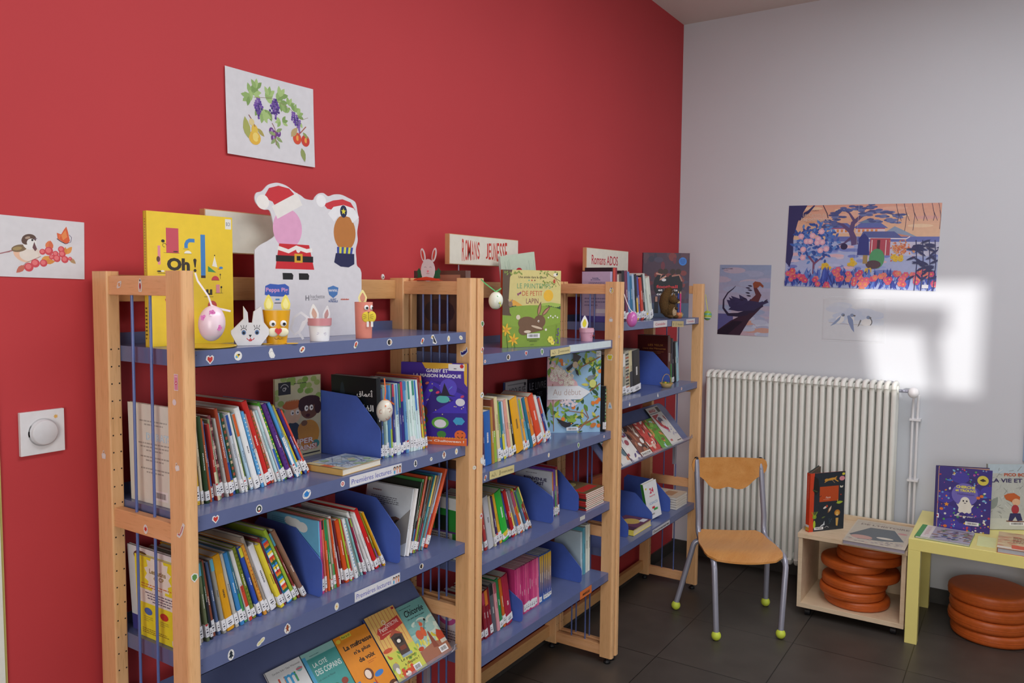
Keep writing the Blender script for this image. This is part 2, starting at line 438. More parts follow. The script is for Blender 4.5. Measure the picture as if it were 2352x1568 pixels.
def bar_rail(root, x0, x1, a, b):
    m = MB(); m.box(x0, x1, -.046, -.024, a, b); o = m.build('long_rail', BEECH_X, root, bevel=.002)
    return o
def shelf(root, x0, x1, z, lip=.034):
    """folded sheet metal tray: front lip, end lips, raised back"""
    m = MB(); yf, yb = -.326, -.03; t = .0015
    m.box(x0, x1, yf + t, yb, z - t, z); m.box(x0, x1, yf, yf + t, z - lip, z)
    m.box(x0, x1, yf, yf + .014, z - lip, z - lip + t)
    m.box(x0, x0 + t, yf + t, yb, z - lip, z - t); m.box(x1 - t, x1, yf + t, yb, z - lip, z - t)
    m.box(x0, x1 - .0, yb - .001, yb + .002, z - .004, z + .026)
    return m.build('shelf', BLUE, root)
cases = []
LB = {0: 'nearest beech bookcase with blue metal shelves, white egg hanging from its left front post',
      1: 'middle beech bookcase with blue shelves and orange tag on its lowest shelf',
      2: 'corner beech bookcase with blue shelves, beside the radiator and the chair'}
SH = {}
for u in range(3):
    x0 = u * 1.01; root = thing('bookcase', LB[u], 'bookcase', (0, 0, 0), group='beech bookcases along the red wall'); cases.append(root)
    SH[(u, 'posts')] = frame(root, x0) + frame(root, x0 + 1.0 - PW)
    bar_rail(root, x0 + PW, x0 + 1 - PW, 1.543, 1.603); bar_rail(root, x0 + PW, x0 + 1 - PW, .05, .10)
    a, b = x0 + PW, x0 + 1 - PW
    for z in {0: (1.447, 1.1025, .797), 1: (1.372, .996, .698, .396), 2: (1.438, 1.105, .466)}[u]: SH[(u, z)] = shelf(root, a, b, z)
# sloping display shelves with clear lip and wire ends
def display(u, y0, z0, y1, z1, over=.0):
    root = cases[u]; a, b = u * 1.01 + PW + .004, u * 1.01 + 1 - PW - .004
    d = Vector((0, y1 - y0, z1 - z0)); L = d.length; d.normalize(); n = X.cross(d); n = n if n.y < 0 else -n
    O = Vector((0, y0, z0)) - n * .006
    m = MB(); rc = .045; arc = [(1 - math.cos(i * math.pi / 12), 1 - math.sin(i * math.pi / 12)) for i in range(7)]
    m.prism([(a + rc * p, rc * q) for p, q in arc] + [(b - rc * p, rc * q) for p, q in arc[::-1]] + [(b, L), (a, L)], O, X, d, -n, .003)
    s = m.build('display_shelf', BLUE, root)
    # clear lip along the lower edge
    def clear(nt, p):
        p.inputs['Base Color'].default_value = (.55, .6, .8, 1); p.inputs['Transmission Weight'].default_value = .75
        p.inputs['Roughness'].default_value = .08; p.inputs['Alpha'].default_value = .3; noise(nt, 4)
    c = MB(); P = O + d * L
    c.box(0, b - a, -.0008, .0008, 0, .012, M=Matrix.Translation(P + X * a + n * .022) @ Matrix(((1, 0, 0), (0, -n.y, d.y * -1), (0, -n.z, -d.z))).to_4x4())
    c.box(0, b - a, 0, .022, -.0008, .0008, M=Matrix.Translation(P + X * a) @ Matrix(((1, 0, 0), (0, n.y, d.y * -1), (0, n.z, -d.z))).to_4x4())
    c.build('clear_lip', mat('clear_acrylic', clear), s)
    w = MB()
    for xx, sg in ((b - .004, 1), (a + .004, -1)):
        w.tube([P + X * (xx - sg * .03) + n * .026, P + X * (xx - sg * .015) + n * .03 - d * .004, P + X * (xx - sg * .008) + n * .03 - d * .012, P + X * (xx + sg * .004) + n * .028 - d * .012], .0016)
    w.build('wire_end', STEEL, s)
    br = MB(); br.box(b - .06, b - .045, y1 - .0 + .06, y1 + .075, z1 - .13, z1 + .03); br.build('bracket', STEEL, s)
    return s
DIS1 = display(0, -.095, .6625, -.29, .445)
DIS3 = display(2, -.135, .984, -.30, .80)
# dividers that stand on the shelves
def divider(x, z, label, tilt=0.0, h=.182, dep=.255, yfront=-.29, cut=(.085, .1)):
    m = MB(); y1 = yfront; y0 = yfront + dep; r = .012
    pts = [(y0, 0), (y0, h - .02), (y0 - .02, h), (y1 + cut[0] + .006, h - .006), (y1 + cut[0] - .004, h - .014), (y1 + .004, h - cut[1] + .012), (y1, h - cut[1]), (y1, r), (y1 + .004, .004), (y1 + r, 0)]
    m.prism(pts, (0, 0, 0), Y, Z, X, .0016)
    o = m.build('shelf_divider', DIVIDER, loc=(x, 0, z + .0006), rot=(0, 0, tilt))
    return tag(o, label, 'bookend', 'blue metal dividers on the shelves')
divider(.632, 1.1025, 'blue divider left of the black book on the second shelf, ' + NEAR)
divider(.415, .797, 'blue divider beside a sky-blue book cover on the third shelf, ' + NEAR, h=.17, cut=(.09, .085))
divider(.71, .797, 'blue divider left of the right-leaning books on the third shelf, ' + NEAR, h=.185)
divider(1.575, .698, 'wide blue divider in front of the white cast book, ' + MID, h=.165, cut=(.1, .075))
divider(1.775, .698, 'blue divider left of the stacked comics, ' + MID, h=.16)
divider(1.358, .396, 'narrow blue divider between red and pink manga, lowest shelf, ' + MID, h=.125, dep=.2, yfront=-.295, cut=(.07, .06))
divider(1.81, .396, 'wide blue divider left of the two tall white books, lowest shelf, ' + MID, h=.15)
divider(2.70, 1.105, 'blue divider behind the little basket, ' + FAR, h=.172)
divider(2.25, .466, 'blue divider at the left end of the bottom shelf, ' + FAR, h=.15)
divider(2.52, .466, 'blue divider left of the white science book, ' + FAR, h=.14)
divider(2.745, .466, 'blue divider left of the white paper stack, ' + FAR, h=.16)

# header boards on rods above the bookcases
def header(x0, x1, txt, label, col, kw):
    root = thing('sign_board', label, 'sign', ((x0 + x1) / 2, -.092, 1.66), group='header boards above the bookcases'); w = x1 - x0
    m = MB(); m.box(-w / 2, w / 2, -.008, .010, 0, .103, '#c99a6c'); m.box(-w / 2 + .002, w / 2 - .002, -.0095, -.008, .002, .101, '#d9d4c6')
    a = Art(m, (-w / 2, -.0096, 0), X, Z, w, .103)
    if txt: a.text(txt[0], .42, .5, kw[0], col, kw[1], 'C', .012)
    b = m.build('board', COVER, root)
    for xx in (-w * .34, w * .34):
        r = MB(); r.tube([(xx, .004, .002), (xx, .004, -.10), (xx, .045, -.10)], .0022); r.build('rod', STEEL, root)
header(.23, .665, None, 'blank white header board behind the yellow book and the standee', '#000000', None)
def curved_header():
    root = thing('sign_board', 'white header board with curved red letters reading ROMANS JEUNESSE', 'sign', (1.394, -.092, 1.66), group='header boards above the bookcases')
    w = .43; m = MB(); m.box(-w / 2, w / 2, -.008, .010, 0, .103, '#c99a6c'); m.box(-w / 2 + .002, w / 2 - .002, -.0095, -.008, .002, .101, '#d9d4c6')
    a = Art(m, (-w / 2, -.0096, 0), X, Z, w, .103); st = 'ROMANS  JEUNESSE'; x = .18
    for i, ch in enumerate(st):
        t = i / (len(st) - 1); up = .10 * abs(2 * t - 1)
        if ch != ' ': a.text(ch, x, .5 + (.06 - up) * .2, .52 + up * 2.2, '#c23326', .033 if ch not in 'M' else .045, 'C', .01)
        x += .041 if ch != 'M' else .047
    m.build('board', COVER, root)
    for xx in (-w * .34, w * .34):
        r = MB(); r.tube([(xx, .004, .002), (xx, .004, -.10), (xx, .045, -.10)], .0022); r.build('rod', STEEL, root)
curved_header()
header(2.17, 2.605, ('Romans ADOS',), 'white header board with red letters reading Romans ADOS', '#b8283a', (.42, .62))
# ---------------------------------------------------------------- books
ORD = ['', 'first', 'second', 'third', 'fourth', 'fifth', 'sixth', 'seventh', 'eighth', 'ninth', 'tenth', 'eleventh', 'twelfth', '13th', '14th', '15th', '16th', '17th', '18th', '19th', '20th',
       '21st', '22nd', '23rd', '24th', '25th', '26th', '27th', '28th', '29th', '30th', '31st', '32nd', '33rd', '34th', '35th', '36th', '37th', '38th', '39th', '40th']
PG = '#d8d2c2'
PAL = ['#c8452e', '#e0b530', '#3d6db0', '#4c9a56', '#e8e6e0', '#7a4a96', '#d97c2c', '#5eaac4', '#2a2c38', '#b53a56', '#93b83c', '#f0d86a']
def book_body(t, h, d, col, pages=PG, back=None, soft=False):
    """spine at y=0 facing -y, thickness along x (0..t), boards run to y=d"""
    m = MB(); b = min(.0018, t * .22); r = min(t * .3, .003)
    pts = [(0, d), (0, r), (t * .12, r * .3), (t * .35, 0), (t * .65, 0), (t * .88, r * .3), (t, r), (t, d), (t - b, d), (t - b, r + b), (b, r + b), (b, d)]
    n = len(pts); vs = [(p[0], p[1], z) for z in (0, h) for p in pts]
    back = back or col
    for i in range(n):
        j = (i + 1) % n
        c = back if i == 0 else col
        m.add([vs[i], vs[j], vs[j + n], vs[i + n]], [(0, 1, 2, 3)], c)
    caps = [(11, 0, 1, 10), (10, 1, 2, 3, 4, 5, 6, 9), (9, 6, 7, 8)]
    for q in caps:
        m.add([vs[i] for i in q], [tuple(range(len(q)))[::-1]], col); m.add([vs[i + n] for i in q], [tuple(range(len(q)))], col)
    p = MB(); o = .0006 if soft else .003
    p.box(b + .0001, t - b - .0001, r + b + .0002, d - o, o, h - o, pages)
    return m, p
def spine_art(m, t, h, rr, col, cols, style):
    a = Art(m, (0, -.00002, 0), X, Z, t, h)
    top = rr.uniform(.55, .9); c2, c3 = cols
    if style == 'two': a.rect(.06, .0, .94, top * .6, c2)
    elif style == 'top': a.rect(.06, top, .94, .995, c2)
    elif style == 'dots':
        for i in range(14): a.ell(.5, .2 + i * .055, .24, .24, c2, 8)
    elif style == 'check':
        for i in range(11):
            a.rect(.1, .15 + i * .075, .9, .15 + i * .075 + .037, c2 if i % 3 else c3)
    elif style == 'rain':
        for i in range(22): a.rect(.06, .14 + i * .038, .94, .14 + (i + 1) * .038, ('#3d8fd6', '#2c6e46', '#e58b2a', '#dc4436', '#f2f0ea', '#f0d23a')[i % 6])
    elif style == 'grad':
        for i in range(30):
            f = i / 29; q = [hexc(cols[0])[k] * (1 - f) + hexc(cols[1])[k] * f for k in range(3)]; a.rect(.06, .98 - (i + 1) * .028, .94, .98 - i * .028, tuple(q))
    ink = '#f4f2ee' if sum(hexc(col)) < .9 else '#2b2b33'
    if t > .003:
        yy = rr.uniform(.36, .5)
        a.inc(); a.hold = True
        for i in range(rr.randint(6, 14)):
            e = rr.uniform(.012, .03); a.rect(.4, yy, .6, yy + e * .5, ink); yy += e * .8
            if yy > .9: break
        a.hold = False
LABCOL = '#e6e6e8'
def spine_label(parent, t, rr, h0=None, mark=None, loc=.0):
    m = MB(); y0 = loc or rr.uniform(.004, .012); hh = rr.uniform(.02, .034)
    a = Art(m, (-.0001, -.0003, y0), X, Z, t + .0002, hh, start=0)
    a.rect(0, 0, 1, 1, LABCOL)
    for s_ in (-1, 1):
        x = -.00015 if s_ < 0 else t + .00015
        m.add([(x, -.0003, y0), (x, .009, y0), (x, .009, y0 + hh), (x, -.0003, y0 + hh)], [(0, 1, 2, 3)], LABCOL)
    a.rect(.3, .55, .7, .62, '#3a3a44'); a.rect(.25, .3, .75, .42, '#3a3a44'); a.rect(.35, .15, .65, .2, '#3a3a44')
    if mark: a.ell(.5, .95, .42, .42, mark, 10)
    return m.build('spine_label', PAPER, parent)
def std_book(t, h, d, name, col, seed, label, cat, group, mw, style=None, cols=None, lab=True, mark=None, mat_=None, pages=None, back=None, left=None):
    rr = random.Random(seed)
    pages = pages or rr.choice(['#d8d2c2', '#cfc9ba', '#e2ddd0', '#b9b5ac'])
    m, p = book_body(t, h, d, col, pages, back, True)
    cols = cols or (rr.choice(PAL), rr.choice(PAL))
    style = style if style is not None else rr.choice(['', 'two', 'top', '', 'two', ''])
    spine_art(m, t, h, rr, col, cols, style)
    if left: left(Art(m, (-1e-5, d, 0), -Y, Z, d, h))
    ob = m.build('book', mat_ or (FILM if rr.random() < .6 else COVER), mw=mw)
    tag(ob, label, cat, group)
    p.build('page_block', PAPER, ob)
    if lab: spine_label(ob, t, rr, mark=mark)
    return ob
LEFT = {}
def row(specs, z, x0, x1, a0, a1, yf, place, group, dep=.17, hgt=.19, seed=1, jit=.004, lab=1.0, kind='paperback', y1=None):
    """specs: (colour name, hex, rel. thickness, rel. height[, style, (c2, c3)[, mark]]); angles in degrees, + leans left"""
    n = len(specs); rr = random.Random(seed); A = [math.radians(a0 + (a1 - a0) * i / max(n - 1, 1)) for i in range(n)]
    H = [hgt * s[3] for s in specs]; fan = 0
    for i in range(n - 1):
        hh = min(H[i], H[i + 1]); fan += max(0, hh * (math.tan(A[i + 1]) - math.tan(A[i])))
    avail = (x1 - x0) - fan - .0006 * n; ts = sum(s[2] / math.cos(a) for s, a in zip(specs, A)); k = max(avail, .002 * n) / ts
    x = x0; out = []
    for i, s in enumerate(specs):
        t = s[2] * k; a = A[i]; yy = yf + (0 if y1 is None else (y1 - yf) * i / max(n - 1, 1)) + rr.uniform(-jit, jit)
        rot = Matrix.Rotation(-a, 4, 'Y')      # + angle: top moves to -x
        if a >= 0: M = Matrix.Translation((x, yy, z + .0004)) @ rot
        else: M = Matrix.Translation((x + t / math.cos(a), yy, z + .0004)) @ rot @ Matrix.Translation((-t, 0, 0))
        d = dep * rr.uniform(.88, 1.0); d = min(d, -.035 - yy)
        od = 'leftmost' if i == 0 else 'rightmost' if i == n - 1 else ORD[i + 1] + ' from left' if i < n / 2 else ORD[n - i] + ' from right'
        lb = '%s %s, %s, %s' % (s[0], kind, od, place)
        lf = LEFT.get((seed, i))
        if lf:
            lb = lf[1]
            if len(lf) > 2: d = lf[2]
        o = std_book(t, H[i], d, 'book', s[1], seed * 100 + i, lb, 'book', group, M, s[4] if len(s) > 4 and s[4] is not None else None, s[5] if len(s) > 5 else None,
                     rr.random() < lab, s[6] if len(s) > 6 else (rr.choice([None, None, '#c43a3a', '#e0c23a']) if rr.random() < .3 else None), left=lf[0] if lf else None)
        out.append(o); hh = min(H[i], H[i + 1]) if i < n - 1 else 0
        if i < n - 1: x += t / math.cos(a) + max(0, hh * (math.tan(A[i + 1]) - math.tan(a))) + .0004
    return out

# second shelf, nearest bookcase, leaning row
def f_rats(a):
    a.rect(0, 0, 1, 1, '#dcdcd2'); a.text('DE RATS', .62, .68, .075, '#8fc0dc', .5, bold=.05); a.text('DE RATS', .62, .68, .07, '#cfe4ea', .48, bold=.02)
    for y0, n, sd in ((.78, 2, 1), (.52, 3, 2), (.42, 2, 3), (.3, 2, 4)): a.para(.2, y0, .85, y0 + n * .035, n, '#a3a39c', sd, 'C')
    a.barcode(.62, .1, .3, .1)
LEFT[(11, 0)] = (f_rats, 'spiral-bound white album DE RATS facing the left side frame, second shelf')
def f_lutins(a):
    a.rect(0, 0, 1, 1, '#e9df2e'); a.star(.5, .8, .3, '#eceae0', 14, .78); a.text('Les lutins', .5, .84, .06, '#8a7a3a', .36, bold=.03); a.text('du CP', .52, .77, .05, '#8a7a3a', .22, bold=.03)
    a.para(.12, .62, .9, .68, 2, '#c9762c', 1); a.rect(.08, .43, 1, .6, '#e6e6e2'); a.para(.2, .45, .9, .58, 4, '#5c5c74', 2, 'C')
    for x, c in ((.25, '#3a6ab8'), (.6, '#c43a2c'), (.88, '#3f9a54')): a.ell(x, .33, .09, .05, c, 14); a.para(x - .1, .2, x + .1, .27, 3, '#b0a83a', 5)
    a.para(.1, .05, .7, .12, 3, '#8a7a2c', 7); a.rect(.75, .02, .95, .08, '#dcdcdc')
def f_white(a):
    a.rect(0, 0, 1, 1, '#dadbe2'); a.rect(0, 0, 1, .18, '#4a4690'); a.ell(.25, .9, .14, .06, '#5c3a30', 14); a.rect(.25, .8, .6, .84, '#c4303c'); a.barcode(.4, .06, .4, .09)
    for y in (.6, .5, .4): a.para(.3, y, .9, y + .03, 1, '#55555c', int(y * 10))
LEFT[(13, 0)] = (f_lutins, 'bright yellow magazine facing the left side frame, third shelf', .168)
LEFT[(13, 1)] = (f_white, 'white magazine with indigo foot behind the yellow one, third shelf left end', .208)
def f_cloud(a):
    a.rect(0, 0, 1, 1, '#6fb6dc'); a.ell(.55, .9, .14, .07, '#e0e4e6', 14); a.ell(.7, .87, .1, .07, '#e0e4e6', 14); a.ell(.45, .92, .1, .06, '#e0e4e6', 14); a.para(.1, .82, .4, .95, 5, '#4a8ab8', 3)
LEFT[(14, 0)] = (f_cloud, 'sky-blue album with a white cloud on its back cover, third shelf')
def f_arab(a):
    a.rect(0, 0, 1, 1, '#14181c'); a.ell(.25, .7, .06, .3, '#24303a', 12)
    for st, y in (('\ufe94\ufe91\ufe8e\ufed0\ufedf\ufe8d', .62), ('\ufed5\ufe8e\ufee4\ufecb\u0623', .8)): a.text(st, .75, y, .1, '#e6e6e6', .36, bold=.02)
LEFT[(12, 0)] = (f_arab, 'black album with white Arabic title behind the large blue divider')
def f_back(a):
    a.rect(0, 0, 1, 1, '#ccd2d8'); a.para(.12, .87, .5, .92, 1, '#7c4a4a', 3); a.para(.1, .68, .75, .82, 5, '#55585e', 4); a.ell(.7, .42, .17, .14, '#7c5a4a', 12); a.ell(.76, .44, .08, .08, '#3a2c24', 9); a.poly([(.55, .3), (1, .7), (1, .2), (.8, .1)], '#8f8c88'); a.ell(.4, .15, .3, .12, '#8a6a50', 14)
LEFT[(15, 0)] = (f_back, 'white book showing its back cover with brown animal, right-leaning group')
def f_cast(a):
    a.rect(0, 0, 1, 1, '#ced3dc'); a.text('BIENVENUE', .55, .8, .075, '#2c2350', .62, bold=.04); a.text('AU CAST', .55, .71, .075, '#2c2350', .46, bold=.04); a.para(.3, .91, .8, .94, 1, '#5a5a64', 2)
LEFT[(23, 0)] = (f_cast, 'white book Bienvenue au cast behind the wide divider, middle bookcase')
def f_lav(a):
    a.rect(0, 0, 1, 1, '#b3a6c6'); a.text('Inside', .48, .87, .035, '#2c4a78', .22, bold=.02); a.text('et outside', .48, .84, .03, '#2c4a78', .34, bold=.02); a.para(.2, .68, .85, .8, 5, '#4a4460', 4, 'C')
    a.para(.1, .3, .9, .5, 3, '#8078a0', 6); a.rect(0, 0, 1, .12, '#55509c'); a.rect(.5, .18, .9, .26, '#cfcbd8')
LEFT[(31, 0)] = (f_lav, 'lavender back cover of the first novel on the top shelf, corner bookcase')
def f_pk(a):
    a.rect(0, 0, 1, 1, '#dcd6dc'); a.arc(.5, .75, .3, 3.3, 6.1, .12, '#c45aa0'); a.ell(.5, .85, .14, .1, '#e8e6ea'); a.para(.1, .1, .9, .4, 5, '#77747c', 2)
LEFT[(24, 0)] = (f_pk, 'white manga with a pink ring on its back cover, lowest shelf left end')
def f_dr(a): a.rect(0, 0, 1, 1, '#4a1c1c'); a.text('LES YEUX', .6, .8, .04, '#b8823c', .5); a.text('Livre des Mémoires', .55, .73, .035, '#b8823c', .75); a.para(.3, .62, .9, .68, 2, '#8c5c34', 3, 'C')
LEFT[(33, 0)] = (f_dr, 'dark red book with gold title standing behind the blue divider, corner bookcase')
def f_bg(a): a.rect(0, 0, 1, 1, '#dfe3e2'); a.poly([(.1, .1), (1, .0), (1, .8), (.2, .82)], '#2f8f3c'); a.rect(.2, .45, .6, .7, '#1c2c20'); a.rect(0, .1, .7, .42, '#cfd4d4'); a.para(.1, .12, .65, .4, 7, '#5c5c64', 3); a.rect(.1, .42, .8, .45, '#5c3a84')
LEFT[(22, 0)] = (f_bg, 'green and white back cover seen through the frames, third shelf, middle bookcase')
ROWA = [('white', '#dcdcd2', 1, 1.12, ''), ('orange', '#d98a3a', .8, 1.05), ('red', '#b83a34', .8, .95), ('green', '#6a9a4c', .9, 1.0), ('tan', '#b0906c', .9, 1.0),
        ('tan', '#b98b6a', 1, .95), ('cream', '#d9cdb0', .8, .9), ('dark green', '#2f4a2c', 1.3, 1.0), ('orange-brown', '#b5572c', .8, .97, ''), ('blue', '#3a68a8', .7, .93), ('red-and-cream', '#b83a34', .9, .9, 'two', ('#d8cfae', '#b83a34')),
        ('sage green', '#8b9a72', .7, .95), ('checked maroon', '#8a4a50', 1.3, .98, 'check', ('#5e2a34', '#c9a090')), ('grey', '#b4b2b0', .8, .95), ('rust red', '#a3452c', 1.2, 1.06, ''), ('light blue', '#7ea8c8', 1, 1.0, 'two', ('#2a55a0', '#fff')),
        ('dark green checked', '#35583e', .9, 1.0, 'check', ('#a9553a', '#c9b090')), ('white and blue', '#c8d2dc', 1, .98, 'top', ('#2c4f9c', '#fff')), ('white', '#e4e4e4', .8, 1.0, ''), ('lime dotted', '#a5bf33', 1, 1.0, 'dots', ('#5e8f2c', '#fff')),
        ('orange-topped pale blue', '#a9c8e0', 1, .98, 'top', ('#d5622c', '#fff')), ('thick white', '#e9ecee', 1.9, 1.05, ''), ('sky blue', '#5aa4dc', .9, 1.0, 'dots', ('#f0f0f0', '#fff')), ('pinkish', '#c9a29a', .9, .96), ('thick bright red', '#c9261f', 1.9, 1.12, ''),
        ('orange-brown patterned', '#b5583a', 1, 1.0, 'dots', ('#3c6b2c', '#fff')), ('white', '#e6e2de', .9, .98), ('pale cyan', '#bcdfe6', .7, 1.0), ('blue-footed white', '#e5e5ea', .8, 1.05, 'two', ('#2c5fb4', '#fff')), ('yellow-dotted green', '#4d9a34', 1.1, 1.1, 'dots', ('#e3d43a', '#fff')),
        ('purple', '#5b3186', 1.4, 1.08, 'dots', ('#46226c', '#fff')), ('dark red', '#93302f', .6, 1.0), ('sky-blue and white', '#4f9bd8', 1.0, 1.1, 'two', ('#eef0f2', '#fff')), ('grey-green', '#8d9c84', .8, 1.05), ('yellow', '#e5cf2c', 1.1, 1.05, ''), ('violet', '#3b2a7c', 1, 1.0), ('coral red', '#d8503c', .9, .98, '')]
G = 'early reader books leaning on the second shelf of the nearest bookcase'
row(ROWA, 1.1025, .042, .452, 1, 27, -.262, 'leaning row, second shelf, ' + NEAR, G, .19, .196, 11, .006, .9, 'book', -.222)
# right of the divider
ROWB = [('black', '#14181c', 2.6, 1.14, ''), ('navy', '#3c4f7c', 1, .98), ('grey-green', '#7f9a96', 1, 1), ('blue-topped pale', '#bfdcd8', 1.1, 1.02, 'top', ('#4b7fc0', '#fff')), ('sky blue', '#5590cc', .9, 1.02), ('lime-and-orange', '#e08a34', 1, 1.03, 'top', ('#8fae34', '#fff')), ('red-topped navy', '#3a3f8c', 1, 1.03, 'top', ('#c63f4c', '#fff')),
        ('blue and white', '#cfe6ea', 1.1, 1.03, 'top', ('#4b85c4', '#fff')), ('pale blue', '#c9e2ea', 1, 1.03, ''), ('green-topped navy', '#36488c', .9, 1.03, 'top', ('#4d8f5c', '#fff')), ('red-topped indigo', '#322a80', 1.2, 1.05, 'top', ('#cf3a50', '#fff')), ('steel blue', '#5c94c8', 1.3, 1.05, 'top', ('#3f78b8', '#fff')),
        ('ice white', '#d9f0ee', 1, 1.05, ''), ('teal-topped white', '#d5ece8', 1, 1.05, 'top', ('#3d8e8a', '#fff')), ('white', '#e0f2f0', 1.1, 1.05, ''), ('green-topped white', '#d0eae4', 1.1, 1.05, 'top', ('#3c9278', '#fff')), ('blue-topped white', '#d5eaf0', 1, 1.05, 'top', ('#3d78c4', '#fff')), ('pale', '#d8ecea', 1, 1.05, ''),
        ('yellow-footed dark red', '#93302c', 1, 1.08, 'two', ('#dcc83a', '#fff')), ('grey', '#8ea4a4', .9, 1.0), ('orange patterned', '#d0703a', 1, 1.1, 'check', ('#3f8a4a', '#3a58a8'))]
row(ROWB, 1.1025, .652, .873, 2, 8, -.262, 'upright row, second shelf, ' + NEAR, 'picture readers standing right of the divider on the second shelf', .18, .2, 12, .004, 1.0, 'book')
# third shelf, left group
ROWC = [('yellow', '#e9df2e', .8, 1.0, ''), ('white', '#dadbe2', .8, 1.07, ''), ('dark mixed', '#5c5448', .9, 1.0), ('grey', '#8c8c88', .9, 1.0), ('mixed pale', '#a99f94', 1, .95), ('olive', '#6f7a58', .9, .98), ('dark green', '#3c5a42', .7, .98), ('brown', '#8f4f38', 1, .98), ('blue-grey', '#556a94', .8, .95), ('grey', '#9b9a92', 1, .98), ('thick golden yellow', '#dfa019', 2.2, 1.0, 'top', ('#d49a18', '#fff')), ('grey-white', '#b9b9b2', 1, 1.0),
        ('blue', '#3c86c4', 1.2, 1.0), ('white-topped teal', '#3a7c8c', .8, 1.0), ('white', '#d9d9d6', 1, 1.0), ('maroon-topped green', '#7d8a2c', 1.2, 1.03, 'dots', ('#5d6a20', '#fff')), ('royal blue', '#2f4fae', 1.0, 1.02, 'top', ('#d8d03a', '#fff')), ('orange patterned', '#dd9a3a', .9, 1.05, 'dots', ('#c4622a', '#fff')),
        ('taupe', '#a39a90', .9, 1.15), ('thick white', '#e3e3ea', 2.0, 1.0, ''), ('red-edged yellow', '#e2d03a', 1.2, 1.0, 'two', ('#e6d23c', '#fff')), ('maroon', '#7c2f3c', .8, 1.08), ('multicoloured striped', '#3d8fd6', 1.8, 1.02, 'rain'), ('lime green', '#9fbc3a', 1.0, 1.18, ''), ('red-brown', '#8c3a34', .7, 1.12), ('brown', '#8f6a56', 1.1, 1.16)]
row(ROWC, .797, .040, .410, 2, 27, -.268, 'left group, third shelf, ' + NEAR, 'books leaning at the left of the third shelf', .2, .187, 13, .006, .9, 'book', -.245)
ROWD = [('sky-blue', '#6fb8dc', .8, 1.12, '', None), ('magenta', '#d6488c', 1.1, 1.1, ''), ('salmon', '#d9766a', .8, 1.12), ('green-and-orange', '#d5602c', 1, 1.12, 'top', ('#2f8a58', '#fff')), ('green', '#3d9a54', .9, 1.12, 'two', ('#c9bfae', '#fff')), ('beige', '#b9a798', 1, 1.1), ('orange', '#d0521f', 1, 1.1, 'two', ('#b33c2c', '#fff')), ('thick white', '#eceaea', 1.4, 1.12, 'two', ('#e8e6e6', '#fff')),
        ('dark maroon', '#6e2a3a', .7, 1.05), ('thick orange', '#d2501f', 1.8, 1.05, ''), ('lime', '#a8c23a', .8, 1.06, ''), ('red', '#b8352c', .8, 1.04), ('white and blue', '#e4ecf2', 1.4, 1.05, 'dots', ('#7ab0d8', '#fff')), ('grey-green', '#8d9e98', 1, 1.06), ('light turquoise', '#8cc4c8', .8, 1.04), ('crimson', '#9c2a4a', .7, 1.04), ('tall white', '#eeeeee', 1.2, 1.14, ''),
        ('maroon-edged white', '#dcdada', 1.1, 1.05, ''), ('white with red foot', '#f0eeee', 1.1, 1.12, ''), ('thick bright red', '#d31f1f', 1.8, 1.18, ''), ('olive', '#8a8a2c', .8, 1.1), ('golden yellow', '#e0a51c', .9, 1.12, ''), ('thin white', '#dcdcd8', .7, 1.0)]
row(ROWD, .797, .425, .697, 2, 28, -.27, 'middle group, third shelf, ' + NEAR, 'early readers in the middle of the third shelf', .2, .172, 14, .005, .9, 'book', -.258)
ROWE = [('white-backed grey', '#dfe3e8', .9, 1.0, ''), ('white', '#eceaea', 1.1, 1.0, ''), ('crimson-edged white', '#c62c4c', .8, .98), ('black and green', '#26332c', 1, 1.08), ('green', '#3c8a4a', 1.0, 1.12), ('rust', '#b5482c', 1.1, 1.16), ('dark', '#3c3a3c', .9, 1.1), ('lime', '#9cc04a', .9, 1.14), ('brown', '#6f4a3a', .9, 1.14),
        ('teal', '#2f7e8c', 1.0, 1.16), ('grey-brown', '#8d7868', .9, 1.15), ('blue', '#4a78b4', 1, 1.18), ('pale blue', '#b8cce2', .9, 1.18), ('tall orange', '#d0522a', 1.4, 1.24, '')]
row(ROWE, .797, .765, .868, -12, -24, -.262, 'right-leaning group, third shelf, ' + NEAR, 'books leaning to the right on the third shelf', .2, .195, 15, .004, .6, 'book')

# middle bookcase rows
ROWF = [('brown', '#5c4030', 1.2, .95), ('dark', '#2c2a34', 1.0, .9), ('dark plum', '#3a1f4c', 1.7, .9, ''), ('white-edged plum', '#5a3a5c', .5, .88), ('thick blue', '#1f62b4', 2.6, .92, ''), ('mustard', '#b98a3a', .8, .98), ('brown', '#8f4a38', 1.0, 1.1), ('thick cream', '#e0d2a0', 1.1, 1.13, ''), ('green', '#6c9a34', .8, 1.05), ('teal', '#2f8090', .9, 1.03, 'two', ('#d8d03a', '#fff')), ('pale blue', '#c6d3e6', 1.2, 1.02, ''),
        ('salmon', '#e0a090', 1.0, 1.05, ''), ('cream', '#e6dcae', 1.0, 1.06, ''), ('black', '#22221f', .9, 1.02), ('thick sunflower yellow', '#eaa915', 2.9, 1.03, ''), ('grey', '#99a39a', .8, 1.05), ('light orange', '#f0a73a', .9, 1.0), ('pink', '#d9b0a8', .9, 1.02), ('petrol blue', '#25708c', 1.1, 1.02, ''), ('orange', '#ea8a1c', 1.3, 1.0, ''),
        ('brick', '#b8482a', .8, 1.02), ('thick orange-red', '#dd4a24', 2.2, 1.03, ''), ('white', '#e0e4e0', 1, 1.02), ('rose', '#b8586c', .7, .96), ('navy', '#2a3a8c', .9, .98), ('light blue', '#a8c8e4', .9, .98, '')]
